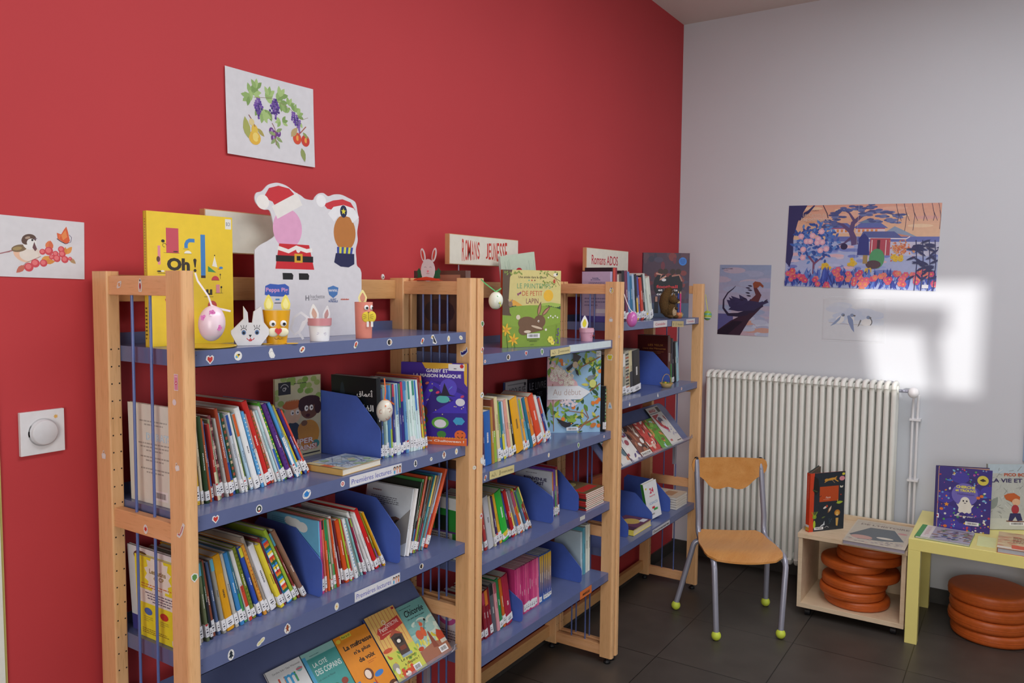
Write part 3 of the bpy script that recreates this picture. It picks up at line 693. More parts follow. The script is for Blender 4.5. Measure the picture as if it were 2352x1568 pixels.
row(ROWF, .996, 1.055, 1.682, 0, 27, -.292, 'second shelf, ' + MID, 'youth novels leaning on the second shelf of the middle bookcase', .13, .196, 21, .004, .9, 'novel', -.225)
ROWG = [('green and white', '#2f8f3c', 1.2, 1.12, ''), ('white', '#dfe3e2', 1, 1.12), ('dark', '#2c2c2a', 1, 1.0), ('black', '#2a2a28', 1.2, .95), ('dark', '#332c2c', 1.2, .95), ('pale green', '#9ab07c', 1.2, .95, ''), ('grey', '#7c8078', .8, .98), ('red', '#b33a38', 1.2, 1.02, ''), ('thick light grey', '#c4c6cc', 2.4, 1.04, ''), ('cream', '#d6cfb0', .9, 1.04), ('plum', '#412c5c', 1.2, 1.0, ''), ('yellow', '#e0ae2c', 1.2, 1.04, ''), ('thick bright green', '#27b43c', 3.0, 1.06, ''),
        ('blue', '#3a4f94', .9, 1.0), ('red', '#b51e22', 1.4, 1.05, ''), ('white', '#e8e4e4', .8, 1.0), ('grey', '#8c8c94', .8, 1.05), ('orange', '#e0662c', 1.3, .98, 'top', ('#b04a6a', '#fff')), ('green-yellow', '#b8c23a', .8, 1.04), ('steel blue', '#55789c', .9, .98), ('dark red', '#a3242a', .9, 1.06), ('brown', '#9c6a34', .6, 1.08)]
row(ROWG, .698, 1.055, 1.497, 3, 29, -.262, 'third shelf, ' + MID, 'novels leaning on the third shelf of the middle bookcase', .16, .182, 22, .004, .9, 'novel', -.25)
row([('white-backed', '#c8ccd6', 1, .95), ('violet', '#6a3fa4', 1, 1.0), ('grey', '#8c8488', .8, .98), ('crimson', '#8c2030', 1.1, 1.04)], .698, 1.652, 1.70, 4, 6, -.247, 'behind the wide divider, third shelf, ' + MID, 'novels beside the cast book', .17, .188, 23, .003, 1, 'novel')
ROWH = [('dark blue', '#2c3450', 1, .98), ('wine red', '#7c2028', 1, .98), ('wine red', '#8c2230', 1, .98), ('salmon pink', '#cf6f6c', .9, .93, ''), ('dark red', '#8e1c28', 1, .98), ('wine red', '#7c1a28', 1, .98), ('dark red', '#93202c', .9, .98), ('wine red', '#851c2a', 1, 1.0), ('dark red', '#8c1a24', .9, 1.0), ('grey-topped', '#5c6068', 1.1, 1.05, 'top', ('#26262c', '#fff')), ('pink', '#dc9aa0', .9, 1.05, 'top', ('#b05a66', '#fff')),
        ('green', '#26824a', 1.1, 1.1, ''), ('orange', '#c5641f', .8, 1.08), ('thick crimson', '#a82440', 2.0, 1.1, '')]
row(ROWH, .396, 1.06, 1.348, 8, 12, -.262, 'red group, lowest shelf, ' + MID, 'red manga left of the narrow divider', .13, .172, 24, .003, .9, 'manga')
PK = [('magenta', '#c23a78'), ('pink', '#d6588a'), ('rose', '#cc4a80'), ('deep pink', '#b83070')]
ROWI = [(PK[i % 4][0], PK[i % 4][1], 1, 1.08, '') for i in range(11)] + [('pale pink', '#dd6f96', 1.3, 1.08, '')] + [('yellow-and-blue', '#3a62a8', 1.1, 1.1, 'grad', ('#d9ad1f', '#2a4a9c')) for i in range(6)]
row(ROWI, .396, 1.372, 1.625, 4, 2, -.26, 'pink to blue group, lowest shelf, ' + MID, 'manga series right of the narrow divider', .13, .17, 25, .002, .9, 'manga')
row([('pale blue', '#b8ccd6', .9, .92, ''), ('teal-blue', '#5aa0b4', 1.3, 1.0, ''), ('tall white', '#dfe6dc', 1.8, 1.02, ''), ('cream white', '#e4e8dc', 1.3, 1.0, '')], .396, 1.885, 1.968, 2, 1, -.25, 'right of wide divider, lowest shelf, ' + MID, 'white and blue novels at the right of the lowest shelf', .14, .2, 26, .003, .2, 'novel')
# corner bookcase rows
ROWJ = [('lavender', '#b3a6c6', 1.1, .97, ''), ('black', '#231f28', 1.2, 1.05), ('crimson', '#8c2a3c', .8, 1.05), ('cream', '#c9bfae', 1, .92), ('dark brown', '#5c4a44', 1, .94), ('black', '#23232a', 1.2, 1.0), ('plum', '#6c2a4c', 1.2, 1.0, ''), ('blue-topped', '#5a8cc0', 1.4, .98, ''), ('teal', '#2c6e94', 1.0, .9), ('pale blue', '#a8bcd6', .9, .95), ('dark', '#2c2c34', .9, .95), ('violet-blue', '#4a4f9c', 1, .9), ('red', '#c4402c', 1.2, .88, ''), ('black', '#1c1f22', 1.2, .95), ('silver', '#c0ccc8', 1, .98), ('thick white', '#d6dcd0', 1.8, .9, '')]
row(ROWJ, 1.438, 2.075, 2.555, 0, 16, -.262, 'top shelf, ' + FAR, 'teen novels on the top shelf of the corner bookcase', .15, .222, 31, .003, .9, 'novel')
ROWK = [('olive', '#6c6a34', .9, 1.0), ('dark yellow', '#b58f34', .9, 1.02), ('red', '#b5342c', .8, .95), ('grey', '#8c8c80', 1, .95), ('striped', '#b8b4a0', 1.1, 1.0, 'check', ('#3a3a34', '#b05a3a')), ('cream', '#d0c49c', .9, 1.0), ('thick black', '#17171b', 2.2, .98, '')]
row([('mixed', '#6c5a4a', 1, 1.0), ('blue', '#3c5078', 1, .98)] + ROWK, 1.105, 2.06, 2.44, 4, 6, -.255, 'left group, second shelf, ' + FAR, 'novels at the left of the second shelf of the corner bookcase', .15, .198, 32, .003, .9, 'novel')
row([('dark red', '#4a1c1c', 2.2, 1.16, ''), ('dark brown', '#33231f', 1, 1.1), ('white-footed dark', '#2a2c3c', 1.2, 1.08), ('black', '#1c1d24', 1.2, 1.0), ('thick pale blue', '#9cc8d6', 2.4, .98, '')], 1.105, 2.775, 2.945, 2, 9, -.25, 'right group, second shelf, ' + FAR, 'novels at the right of the second shelf of the corner bookcase', .17, .21, 33, .003, .5, 'novel')
# ---------------------------------------------------------------- books seen from the front
def cover_book(label, w, h, t, O, yaw, tilt, front, col, spine=None, pages=PG, roll=0.0, group=None, mat_=None, spine_fn=None, cat='book', back=None, M0=None, bar=None, soft=False):
    """front cover faces local -y, spine on the left; O is the bottom-left corner of the front"""
    m = MB(); b = .002 if not soft else .0006; spine = spine or col
    m.box(0, w, 0, b, 0, h, col); m.box(0, w, t - b, t, 0, h, back or col); m.box(0, b, 0, t, 0, h, spine)
    a = Art(m, (0, -1e-5, 0), X, Z, w, h); front(a)
    if spine_fn: spine_fn(Art(m, (-1e-5, t, 0), -Y, Z, t, h))
    M = M0 or Matrix.Translation(O) @ Matrix.Rotation(math.radians(yaw), 4, 'Z') @ Matrix.Rotation(-math.radians(tilt), 4, 'X') @ Matrix.Rotation(-math.radians(roll), 4, 'Y')
    ob = tag(m.build('book', mat_ or COVER, mw=M), label, cat, group)
    p = MB(); e = .003 if not soft else .0005; p.box(b + .0005, w - e, b + .0001, t - b - .0001, e, h - e, pages); p.build('page_block', PAPER, ob)
    if bar:
        q = MB(); A = Art(q, (bar[0] * w - bar[2] * w / 2, -.0006 - a.d, bar[1] * h - bar[3] * h / 2), X, Z, bar[2] * w, bar[3] * h); A.barcode(.5, .5, 1, 1); q.build('barcode_label', PAPER, ob)
    return ob

def f_oh(a):
    R, E = a.rect, a.ell; k = '#33291e'; R(0, 0, 1, 1, '#e6c52e'); R(.21, .70, .35, .885, '#c14a5a'); R(.91, .905, .985, .985, '#dcdcd8'); a.text('BOI', .947, .945, .03, '#55585c', .05)
    a.line([(.435, .74), (.435, .77), (.45, .79), (.475, .80), (.535, .80)], .04, '#3f7fc0'); R(.605, .515, .66, .85, '#3f7fc0'); R(.605, .515, .66, .535, '#3c2c34')
    a.text('Oh', .345, .615, .096, k, .26, bold=.05); a.poly([(.515, .655), (.535, .665), (.555, .655), (.542, .595), (.53, .595)], k); E(.535, .572, .017, .017, k); a.text('u', .70, .405, .045, k, .075, bold=.05)
    R(.115, .61, .145, .75, '#d98a94'); E(.12, .65, .02, .03, '#5c3a34'); E(.175, .785, .02, .016, '#241f1c'); a.arc(.19, .755, .02, 0, 5, .005, '#3a2f28'); R(.18, .698, .36, .7, '#3a2f28'); E(.315, .71, .03, .006, '#3a2f28')
    E(.455, .70, .042, .03, '#ece8dc', 16, 0, 0, math.pi); R(.41, .698, .5, .70, '#3a2f28'); R(.4, .732, .47, .734, '#3a2f28')
    a.poly([(.74, .61), (.805, .60), (.772, .69)], '#ece8dc'); E(.773, .694, .007, .007, '#2b2622'); a.poly([(.69, .61), (.69, .565), (.79, .56)], '#3f8f57'); E(.85, .598, .024, .014, '#3f7fc0'); R(.81, .585, .84, .59, '#c4503c')
    E(.777, .50, .047, .047, '#c8404c', 16, 0, 0, math.pi); R(.73, .498, .83, .5, '#3a2f28'); a.star(.84, .545, .014, '#5c4a2c'); a.line([(.84, .545), (.84, .51)], .004, '#3a2f28')
    R(.785, .40, .83, .465, '#d98a94'); E(.85, .445, .012, .012, '#2b2622'); R(.848, .4, .852, .44, '#3a2f28'); R(.77, .398, .87, .4, '#3a2f28'); a.para(.64, .365, .83, .375, 1, '#55452c', 5)
    E(.735, .30, .055, .055, '#c04a4a', 18); E(.27, .355, .085, .06, '#c04a4a', 18, 0, math.pi, 2 * math.pi); E(.255, .28, .04, .018, '#ece8dc', 14, -.5); R(.32, .25, .35, .31, '#c04a4a'); R(.22, .208, .345, .225, '#ece8dc')
    R(.11, .545, .2, .548, '#3a2f28'); E(.13, .56, .028, .008, '#2b2622'); E(.165, .562, .02, .01, '#ece8dc'); R(.25, .52, .28, .54, '#d98a94')
oh = cover_book('tall yellow album with the words Oh ! and coloured shapes on its cover', .207, .292, .014, (.040, -.166, 1.4472), -4, -.0, f_oh, '#e6c52e', '#dcc03a',
                spine_fn=lambda a: (a.para(.35, .55, .65, .95, 20, '#8a7440', 4), a.rect(.2, .46, .8, .5, '#3a6ab8'), a.para(.25, .05, .75, .3, 9, '#4a3c22', 6)))
m = MB(); m.lathe([(0, 0), (.064, 0), (.068, .002), (.068, .0035), (.062, .003), (0, .0025)][::1], 40, (.112, -.254, 1.4475), '#c9a92c'); tag(m.build('yellow_disc', COVER), 'flat round yellow disc lying in front of the tall yellow album', 'disc')

def f_print(a):
    a.rect(0, 0, 1, 1, '#cfc27e'); a.rect(0, 0, 1, .5, '#7d9a34')
    a.poly([(.1, .49), (.13, .62), (.2, .61), (.3, .56), (.42, .49)], '#dba23c'); a.poly([(.55, .5), (.68, .57), (.82, .58), (1, .56), (1, .5)], '#9ab450')
    for i in range(22): a.ell(.13 + i * .041, .505 + .012 * math.sin(i * .9), .03, .028, '#33502e', 10)
    a.ell(.5, .40, .62, .16, '#84a238', 30); a.poly([(0, 1), (.16, 1), (.12, .9), (.1, .6), (.12, .45), (.15, .41), (0, .42)], '#5b4634')
    a.ell(.78, .67, .085, .085, '#e2b02c', 24); a.text('Une année dans la nature', .5, .91, .03, '#4b4032', .48, bold=.01)
    for i, c in ((.44, '#6aa58a'), (.49, '#c4553c'), (.54, '#8c6a4a')): a.ell(i, .868, .012, .012, c, 10)
    a.text('LE PRINTEMPS', .53, .795, .066, '#6f9e72', .58); a.text('DE PETIT', .5, .7, .062, '#c2603c', .35); a.text('LAPIN', .5, .6, .066, '#7b3a4a', .21)
    for x, y, r in ((.26, .69, .4), (.29, .685, 1.2), (.27, .67, 2.3)): a.leaf(x, y, .045, r, '#8c4a6a', .6)
    rr = random.Random(4)
    a.line([(.99, .86), (.9, .9), (.82, .93), (.74, .98)], .006, '#6e4032'); a.line([(.98, .8), (.93, .86), (.88, .92)], .005, '#8c3f2e')
    for i in range(34): a.leaf(rr.uniform(.62, .97), rr.uniform(.78, .99), .035, rr.uniform(0, 6.28), rr.choice(('#7f9440', '#5f7a34', '#8fa24c')), .5)
    for i in range(12): a.leaf(rr.uniform(.02, .3), rr.uniform(.95, .99), .045, rr.uniform(3.6, 5.6), '#7f9440', .5)
    a.ell(.9, .945, .04, .025, '#e4ddd0'); a.ell(.925, .95, .014, .014, '#22302c'); a.ell(.88, .86, .02, .03, '#b8452e')
    a.ell(.13, .56, .035, .04, '#86705e'); a.leaf(.11, .58, .06, 2.0, '#9c8478', .3); a.leaf(.14, .58, .06, 1.1, '#9c8478', .3)
    br = '#6e5038'
    a.ell(.43, .3, .17, .105, br, 26, -.15); a.ell(.36, .22, .09, .07, br); a.ell(.63, .33, .1, .095, br, 22); a.poly([(.34, .18), (.46, .18), (.7, .22), (.66, .3), (.4, .3)], br)
    a.leaf(.6, .4, .22, 1.35, br, .28); a.leaf(.66, .4, .22, .75, br, .28); a.leaf(.605, .42, .16, 1.35, '#b58068', .2); a.leaf(.68, .415, .16, .75, '#b58068', .2)
    a.ell(.26, .39, .035, .035, '#d9cdb4'); a.ell(.61, .335, .016, .016, '#efe8dc', 10); a.ell(.613, .333, .009, .009, '#22201e', 8); a.ell(.58, .255, .1, .016, '#cbb8a0', 14, -.25); a.ell(.42, .2, .06, .02, '#d4c6b0'); a.ell(.74, .22, .018, .018, '#e6e4d4')
    for x, y, s_ in ((.06, .23, .1), (.18, .1, .1)):
        a.line([(x, y), (x + .03, 0)], .01, '#55702c')
        for i in range(6): a.leaf(x, y, s_, i * 1.05 + .3, '#dfb22a', .35)
        a.ell(x, y, .03, .03, '#d4942a', 10)
    a.flower(.82, .09, .05, '#e0d45e', '#caa92c'); a.flower(.86, .05, .04, '#e0d45e', '#caa92c')
    for i in range(14): a.leaf(.88 + .09 * rr.random(), .05 + .2 * rr.random(), .03, 4.7, '#66508c', .7)
    a.line([(.9, .02), (.93, .28)], .005, '#55702c'); a.line([(.96, .02), (.94, .2)], .005, '#55702c')
    for i in range(5): a.flower(.78 + .04 * i, .38 + .02 * (i % 2), .014, '#e8e8dc', '#e8e8dc', 4)
    a.text('LITO', .5, .03, .012, '#3a4a20', .06); a.para(.4, .065, .64, .1, 2, '#3f4f22', 3, 'C')
cover_book('green and cream album Le Printemps de Petit Lapin with a brown rabbit, middle bookcase', .247, .272, .013, (1.327, -.2195, 1.3724), -25, 0, f_print, '#b8402f', '#c2492e', bar=(.52, .145, .22, .06))
def f_red(a):
    a.rect(0, 0, 1, 1, '#b9c8b4'); rr = random.Random(8)
    for i in range(40): x = rr.random(); y = rr.uniform(.62, .96); a.line([(x, y), (x + .01, y - .12)], .006, rr.choice(('#8aa88c', '#9ab8a0', '#7d9c84')))
    a.ell(.5, .6, .33, .2, '#c4b4a8', 24)
    for x, y, r in ((.5, .8, .1), (.42, .76, .09), (.57, .77, .09), (.5, .74, .1), (.24, .66, .09), (.8, .7, .07), (.33, .62, .09)): a.ell(x, y, r, r * .9, '#b0242c', 12, 0)
    a.ell(.5, .77, .03, .03, '#e0a06a'); a.ell(.26, .65, .02, .02, '#5c1018'); a.rect(.9, .7, .92, .5, '#a03a34'); a.rect(.1, .1, .9, .4, '#d6d9d2'); a.para(.2, .15, .8, .35, 4, '#6d756c', 3, 'C')
cover_book('pale green album with red flowers leaning behind the rabbit album', .165, .325, .012, (1.475, -.15, 1.3724), -18, 0, f_red, '#c4d0c4', '#dfe2e0', roll=8)
def f_debut(a):
    a.rect(0, 0, 1, 1, '#93b8d6'); a.clip = True; rr = random.Random(12)
    a.poly([(0, .95), (0, .3), (.1, .32), (.6, .52), (.55, .62), (.1, .88)], '#d9aeb4')
    for i in range(170):
        x, y = rr.random(), rr.random()
        if .05 < x < .62 and .33 < y < .74: continue
        a.leaf(x, y, rr.uniform(.07, .19), rr.uniform(0, 6.28), rr.choice(('#5f8c3a', '#87a83e', '#3f6b3c', '#2f5138', '#b5bf45', '#7d9e48', '#c9c25a')), rr.uniform(.25, .5))
    for P, wd in (([(.48, .42), (.72, .47), (.99, .6)], .022), ([(.4, .27), (.68, .24), (.76, .18)], .014), ([(.55, .05), (.98, .2)], .03), ([(.5, .88), (.62, .8), (.99, .93)], .02), ([(.6, .02), (.78, .18), (.7, .3)], .016), ([(.1, .6), (.13, .02)], .012)): a.line(P, wd, '#94623e')
    for x, y in ((.86, .36), (.93, .37), (.97, .4), (.49, .31), (.3, .17), (.28, .84), (.25, .88), (.98, .75), (.97, .08)): a.ell(x, y, .037, .037, '#df7a34', 12)
    for i in range(130):
        t, q = rr.random(), rr.gauss(0, 1) * .055; x = .06 + t * .42; a.flower(x, .66 + q + .02 * math.sin(t * 3) + (.05 if t < .6 else -.02), .022, rr.choice(('#e8e2d8', '#dcd4c8', '#efe9e0')), '#b98a4a', 5)
    for i in range(30): a.flower(rr.uniform(.25, .55), rr.uniform(.33, .41), .02, '#e6d8dc', '#b9848c', 5)
    a.poly([(0, .41), (.62, .41), (.8, .5), (.58, .575), (0, .575)], '#dfe1e6'); a.text('Au début', .36, .5, .075, '#b9a8a4', .52); a.para(.09, .435, .26, .445, 1, '#b0b0b4', 2); a.para(.5, .435, .62, .445, 1, '#b0b0b4', 3)
    k = '#2c2a30'
    a.poly([(.16, .19), (.25, .16), (.37, .13), (.46, .13), (.5, .115), (.45, .1), (.42, .08), (.34, .065), (.27, .09), (.21, .14)], k); a.ell(.45, .115, .012, .012, '#e9a52c', 8)
    a.poly([(.47, .98), (.62, .93), (.55, .86), (.46, .87)], '#4b4648'); a.poly([(.34, .79), (.46, .85), (.52, .87), (.44, .79), (.37, .75)], k); a.ell(.51, .83, .05, .06, '#c8b49c'); a.poly([(.5, .78), (.56, .76), (.58, .69), (.53, .72)], k)
    a.ell(.8, .67, .07, .045, '#7c8288', 16, .2); a.ell(.84, .6, .065, .075, '#c9cf74', 16); a.ell(.86, .695, .03, .025, '#6a7076'); a.ell(.87, .7, .007, .007, '#111', 8) if False else a.ell(.87, .7, .007, .007, '#111111', 8)
    a.ell(.86, .09, .06, .04, '#c4763a', 14, .5); a.rect(.9, .93, .985, 1, '#d8dad8'); a.text('BC', .94, .965, .025, '#6a6e72', .05)
cover_book('leafy album Au début with birds and oranges on its cover, middle bookcase', .224, .334, .012, (1.7735, -.140, .9964), -46.4, 0, f_debut, '#dfe1e4', '#3a4a84', bar=(.47, .05, .22, .04))
def f_gabby(a):
    a.rect(0, 0, 1, 1, '#45299a'); a.clip = True
    a.ell(.5, .42, .62, .42, '#34208a', 30); a.poly([(.2, .38), (.45, .78), (.95, .62), (1, .4)], '#4331b4'); a.poly([(.3, .3), (.5, .72), (.8, .55)], '#30207c')
    a.poly([(.32, 1), (.37, .93), (.5, .925), (.62, .93), (.74, .94), (.78, 1)], '#dfae34'); a.poly([(.945, 1), (1, 1), (1, .72), (.96, .76)], '#dfae34')
    a.text('GABBY ET', .55, .905, .045, '#e9e8f0', .33, bold=.03); a.text('LA MAISON MAGIQUE', .55, .84, .05, '#e9e8f0', .72, bold=.03)
    a.rect(.72, .91, .96, .99, '#e4e4ea'); a.ell(.92, .965, .028, .028, '#c42430'); a.rect(.8, .93, .84, .94, '#555560')
    rr = random.Random(3)
    for i in range(26): a.ell(rr.uniform(.1, .95), rr.uniform(.2, .78), .008, .008, '#e6d888', 8)
    for x, y, c in ((.4, .75, '#d0705a'), (.46, .66, '#7cc46a'), (.93, .6, '#c2406a'), (.56, .64, '#e0406c')): a.ell(x, y, .03, .018, c, 12, .4)
    a.ell(.72, .7, .13, .13, '#5848c4', 20); a.line([(.73, .68), (.78, .72)], .012, '#6a8ae0')
    # plain stand-ins: moon, lantern, cloud, balloon, sweets and a pumpkin
    a.ell(.64, .56, .1, .055, '#58b8b4', 18); a.poly([(.5, .6), (.62, .63), (.66, .76), (.74, .62), (.84, .6)], '#231c34'); a.ell(.9, .53, .07, .055, '#dcdce4', 18)
    a.ell(.6, .27, .13, .085, '#5aa43c', 20); a.ell(.6, .26, .09, .06, '#dcdce4', 20); a.ell(.62, .13, .07, .05, '#3f7f34', 14)
    a.ell(.88, .3, .09, .06, '#3fa0cc', 6); a.ell(.3, .4, .11, .1, '#5c3a24', 16); a.ell(.32, .3, .1, .07, '#3a4a20', 12)
    a.ell(.9, .13, .085, .07, '#e0662c', 18); a.poly([(.85, .15), (.87, .16), (.88, .145)], '#3a1c14'); a.poly([(.92, .145), (.93, .16), (.95, .15)], '#3a1c14'); a.arc(.9, .125, .04, math.pi * 1.1, math.pi * 1.9, .012, '#3a1c14')
    a.rect(.12, 0, 1, .085, '#dd662c')
    for i in range(22): a.ell(.13 + i * .041, .087, .02, .012, '#e0862c', 8)
    a.text('Joyeux Challoween !', .6, .045, .035, '#f1e4dc', .72, bold=.02)
cover_book('purple album Gabby et la maison magique, right end of second shelf, nearest bookcase', .212, .25, .009, (.8815, -.1455, 1.1029), -71.0, 0, f_gabby, '#45299a', '#dfae34', back='#3a208c', bar=(.26, .14, .12, .06))
def kid(a, x, y, s, skin, hair, top, k=1.0):
    a.ell(x, y - s * 1.5 * k, s * 1.0, s * 1.2, top, 14); a.ell(x, y, s * .62, s * .66, skin, 16); a.ell(x, y + s * .35 * k, s * .7, s * .42, hair, 14)
    a.ell(x - s * .2, y, s * .09, s * .12, '#1c1a1c', 8); a.ell(x + s * .22, y, s * .09, s * .12, '#1c1a1c', 8); a.arc(x, y - s * .15 * k, s * .2, math.pi * 1.15, math.pi * 1.85, s * .07, '#7c2c24')
def f_cp(a):
    a.clip = True; a.rect(0, 0, 1, 1, '#c9c4a2'); rr = random.Random(5)
    for i in range(26): a.ell(rr.random(), rr.uniform(.8, 1) if i % 2 else rr.uniform(.6, 1), .07, .05, rr.choice(('#7fa24c', '#a0b46a', '#cfc8a0', '#93b05a')), 10)
    a.rect(.07, .8, .33, .95, '#2c2c34'); a.text('CP', .2, .865, .045, '#dcdcdc', .08, bold=.02); a.arc(.2, .86, .09, .4, 2.7, .012, '#bcbcbc'); a.para(.4, .91, .85, .93, 1, '#33333a', 2)
    a.ell(.36, .3, .2, .22, '#33404f', 20); a.ell(.38, .55, .17, .15, '#e2bf9c', 20); a.ell(.35, .66, .2, .07, '#c2682c', 16)
    for i in range(8): a.leaf(.2 + i * .045, .66, .1, 1.1 + i * .12, '#c2682c', .4)
    for x in (.36, .47): a.ell(x, .57, .04, .045, '#f1efe8', 12); a.ell(x + .01, .565, .017, .017, '#222226', 8)
    a.ell(.72, .28, .24, .24, '#c98f3c', 22); a.ell(.6, .34, .13, .13, '#c98f3c', 18); a.ell(.74, .58, .2, .16, '#6f4a34', 22); a.ell(.74, .69, .24, .09, '#3f2420', 20); a.ell(.93, .6, .08, .12, '#3f2420', 14); a.ell(.58, .64, .09, .1, '#3f2420', 14)
    for x in (.67, .78): a.ell(x, .6, .045, .05, '#f1efe8', 12); a.ell(x + .01, .6, .018, .018, '#222226', 8)
    a.ell(.7, .51, .05, .03, '#4a1c18', 12); a.ell(.62, .42, .07, .05, '#7c5a3c', 12); a.ell(.87, .14, .09, .07, '#3f8a8a', 12)
    for st, x, y, ww in (('SUPER', .55, .2, .56), ('COPAINS!', .53, .115, .72)):
        a.text(st, x, y, .075, '#c4502c', ww + .03, bold=.09); a.text(st, x, y, .066, '#e2ddd4', ww, bold=.03)
    a.rect(.58, .03, .97, .045, '#2b2b30')
cover_book('white and green album Super Copains with two cartoon children, back of the second shelf', .164, .228, .007, (.464, -.064, 1.1029), 0, 0, f_cp, '#c9c4a2', soft=True)
# flat book lying beside the divider
def flat_book(label, P0, P1, P3, t, z, art, spinecol, edge='#ded9cc', group=None):
    """lies on z, P0 near-left (start of spine), P1 far-left end of spine, P3 near-right corner"""
    P0, P1, P3 = (Vector((*p, 0)) for p in (P0, P1, P3)); V = P1 - P0; U = P3 - P0; h, w = V.length, U.length; u, v = U.normalized(), V.normalized()
    m = MB(); M = Matrix(((u.x, v.x, 0, P0.x), (u.y, v.y, 0, P0.y), (0, 0, 1, z), (0, 0, 0, 1)))
    ct = min(.0015, t * .07); bx = min(.003, t * .12)
    m.box(0, w, 0, h, 0, ct, spinecol); m.box(0, w, 0, h, t - ct, t, spinecol); m.box(0, .002, 0, h, 0, t, spinecol)
    art(Art(m, (0, 0, t + 1e-5), X, Y, w, h))
    ob = tag(m.build('book', COVER, mw=M), label, 'book', group)
    p = MB(); p.box(.003, w - bx, bx, h - bx, ct + .0001, t - ct - .0001, edge); p.build('page_block', PAPER, ob)
    return ob
def f_flat1(a):
    a.clip = True; a.rect(0, 0, 1, 1, '#b9c4cc'); rr = random.Random(9)
    for i in range(60): a.line([(rr.random(), rr.random()), (rr.random(), rr.random())], .006, rr.choice(('#55609a', '#8c94a8', '#6a7a54', '#dcdcd8', '#44508c')))
    for i in range(16): a.ell(rr.random(), rr.random(), .08, .06, rr.choice(('#8a9fb4', '#b9b08c', '#9ab08c')), 12)
    a.rect(0, .0, .12, 1, '#c9b98c'); a.rect(0, .3, .12, .6, '#cc6a34')
flat_book('grey-blue album lying flat beside the divider on the second shelf', (.462, -.316), (.474, -.19), (.612, -.285), .017, 1.1029, f_flat1, '#c8a25c')

# sloping shelf, nearest bookcase
def on_slope(P, ang, n_off): pass
TS = math.degrees(math.atan2(.26, .29))
def slope_book(label, x, w, h, t, y0, z0, front, col, spine, group, roll=0, bar=None):
    n = Vector((0, -.745, .667)); O = Vector((x, y0, z0)) + n * (t + .001) + Vector((0, .667, .745)) * .003
    M = Matrix.Translation(O) @ Matrix.Rotation(-math.radians(TS), 4, 'X') @ Matrix.Rotation(-math.radians(roll), 4, 'Y')
    ob = cover_book(label, w, h, t, None, 0, 0, front, col, spine, group=group, M0=M, bar=bar)
    if group == 'magazines on the sloping shelf of the corner bookcase': ob.name = 'magazine'; ob['category'] = 'magazine'
    return ob
def f_chic(a):
    a.clip = True; a.rect(0, 0, 1, 1, '#6fa8a4'); rr = random.Random(2)
    a.rect(0, 0, 1, .5, '#a9c4b8')
    for i in range(24): a.ell(rr.random(), rr.uniform(.3, .66), .16, .07, rr.choice(('#9cbfb8', '#c4d2c4', '#7fb0ac')), 16)
    for i in range(30): a.leaf(rr.random(), rr.uniform(.2, .34), .14, rr.uniform(.8, 2.2), rr.choice(('#d9cc4a', '#c9b43c', '#dcd88a')), .4)
    a.poly([(0, 0), (1, 0), (1, .2), (.6, .27), (0, .22)], '#a06a54'); a.poly([(.5, .18), (.56, .45), (.6, .45), (.68, .16)], '#8a4a3c')
    a.ell(.3, .46, .12, .12, '#c85a3c', 18); a.ell(.46, .48, .07, .13, '#d2603c', 16); a.ell(.5, .6, .06, .05, '#d2603c', 12); a.line([(.5, .5), (.66, .62)], .012, '#4a2a24'); a.ell(.68, .64, .035, .035, '#2c2420', 10); a.leaf(.5, .62, .07, 1.4, '#d2603c'); a.leaf(.47, .62, .07, 1.9, '#d2603c')
    a.poly([(.76, .22), (.76, .33), (.86, .42), (1, .36), (1, .22)], '#bf4a30'); a.rect(.8, .18, 1, .24, '#cfcabc'); a.ell(.12, .26, .09, .05, '#b9442c')
    a.text('Chicorée', .52, .845, .105, '#20232a', .68, shear=.3, bold=.012); a.text('Un petit dans la peau', .5, .745, .035, '#2b3038', .62, shear=.3); a.para(.1, .93, .8, .95, 1, '#33585a', 2)
def f_petit(a):
    a.clip = True; a.rect(0, 0, 1, 1, '#c9cc55'); rr = random.Random(6)
    a.rect(0, .4, 1, 1, '#dfb565')
    for i in range(9): a.line([(.12 + i * .11, 1), (.1 + i * .11, .45)], .014, '#c2684a')
    for i in range(22): a.leaf(rr.random(), rr.uniform(.05, .45), .14, rr.uniform(0, 6), rr.choice(('#6f9c3c', '#c4622c', '#d9a43c', '#8fae3c')), .45)
    a.poly([(.12, .72), (.2, .78), (.95, .84), (.98, .7), (.2, .62), (.12, .63), (.16, .68)], '#b8302c'); a.text('Petit', .35, .745, .07, '#efe6dc', .24, rot=.05); a.text('DETECTIVE', .68, .77, .055, '#efe6dc', .42, rot=.05)
    a.arc(.46, .83, .05, 0, 6.28, .014, '#efe6dc'); a.para(.24, .665, .88, .69, 1, '#e0b0a0', 2)
    a.poly([(.42, .6), (.62, .66), (.8, .58), (.76, .3), (.46, .3)], '#4a3a34'); a.rect(.5, .46, .72, .56, '#231c1c'); a.ell(.6, .5, .06, .045, '#e6e0d6'); a.poly([(.38, .585), (.6, .7), (.84, .565), (.6, .62)], '#b5533a'); a.rect(.46, .26, .8, .3, '#8fa0b0'); a.rect(.52, .36, .72, .42, '#7c3c2c')
    a.ell(.16, .45, .15, .05, '#c4502c'); a.ell(.14, .2, .1, .09, '#9a9488', 14); a.ell(.14, .14, .06, .08, '#e4e0d8', 12)
    a.ell(.43, .03, .22, .12, '#cf4a2c', 20); a.ell(.28, .11, .05, .05, '#cf4a2c'); a.ell(.58, .11, .05, .05, '#cf4a2c'); a.ell(.38, .04, .09, .06, '#eadfd0', 14); a.ell(.35, .07, .03, .02, '#7c1a1a')
    a.text('Le papier', .62, .235, .05, '#2a2622', .5); a.text('a disparu !', .66, .165, .05, '#2a2622', .5); a.ell(.93, .965, .04, .03, '#a8202c')
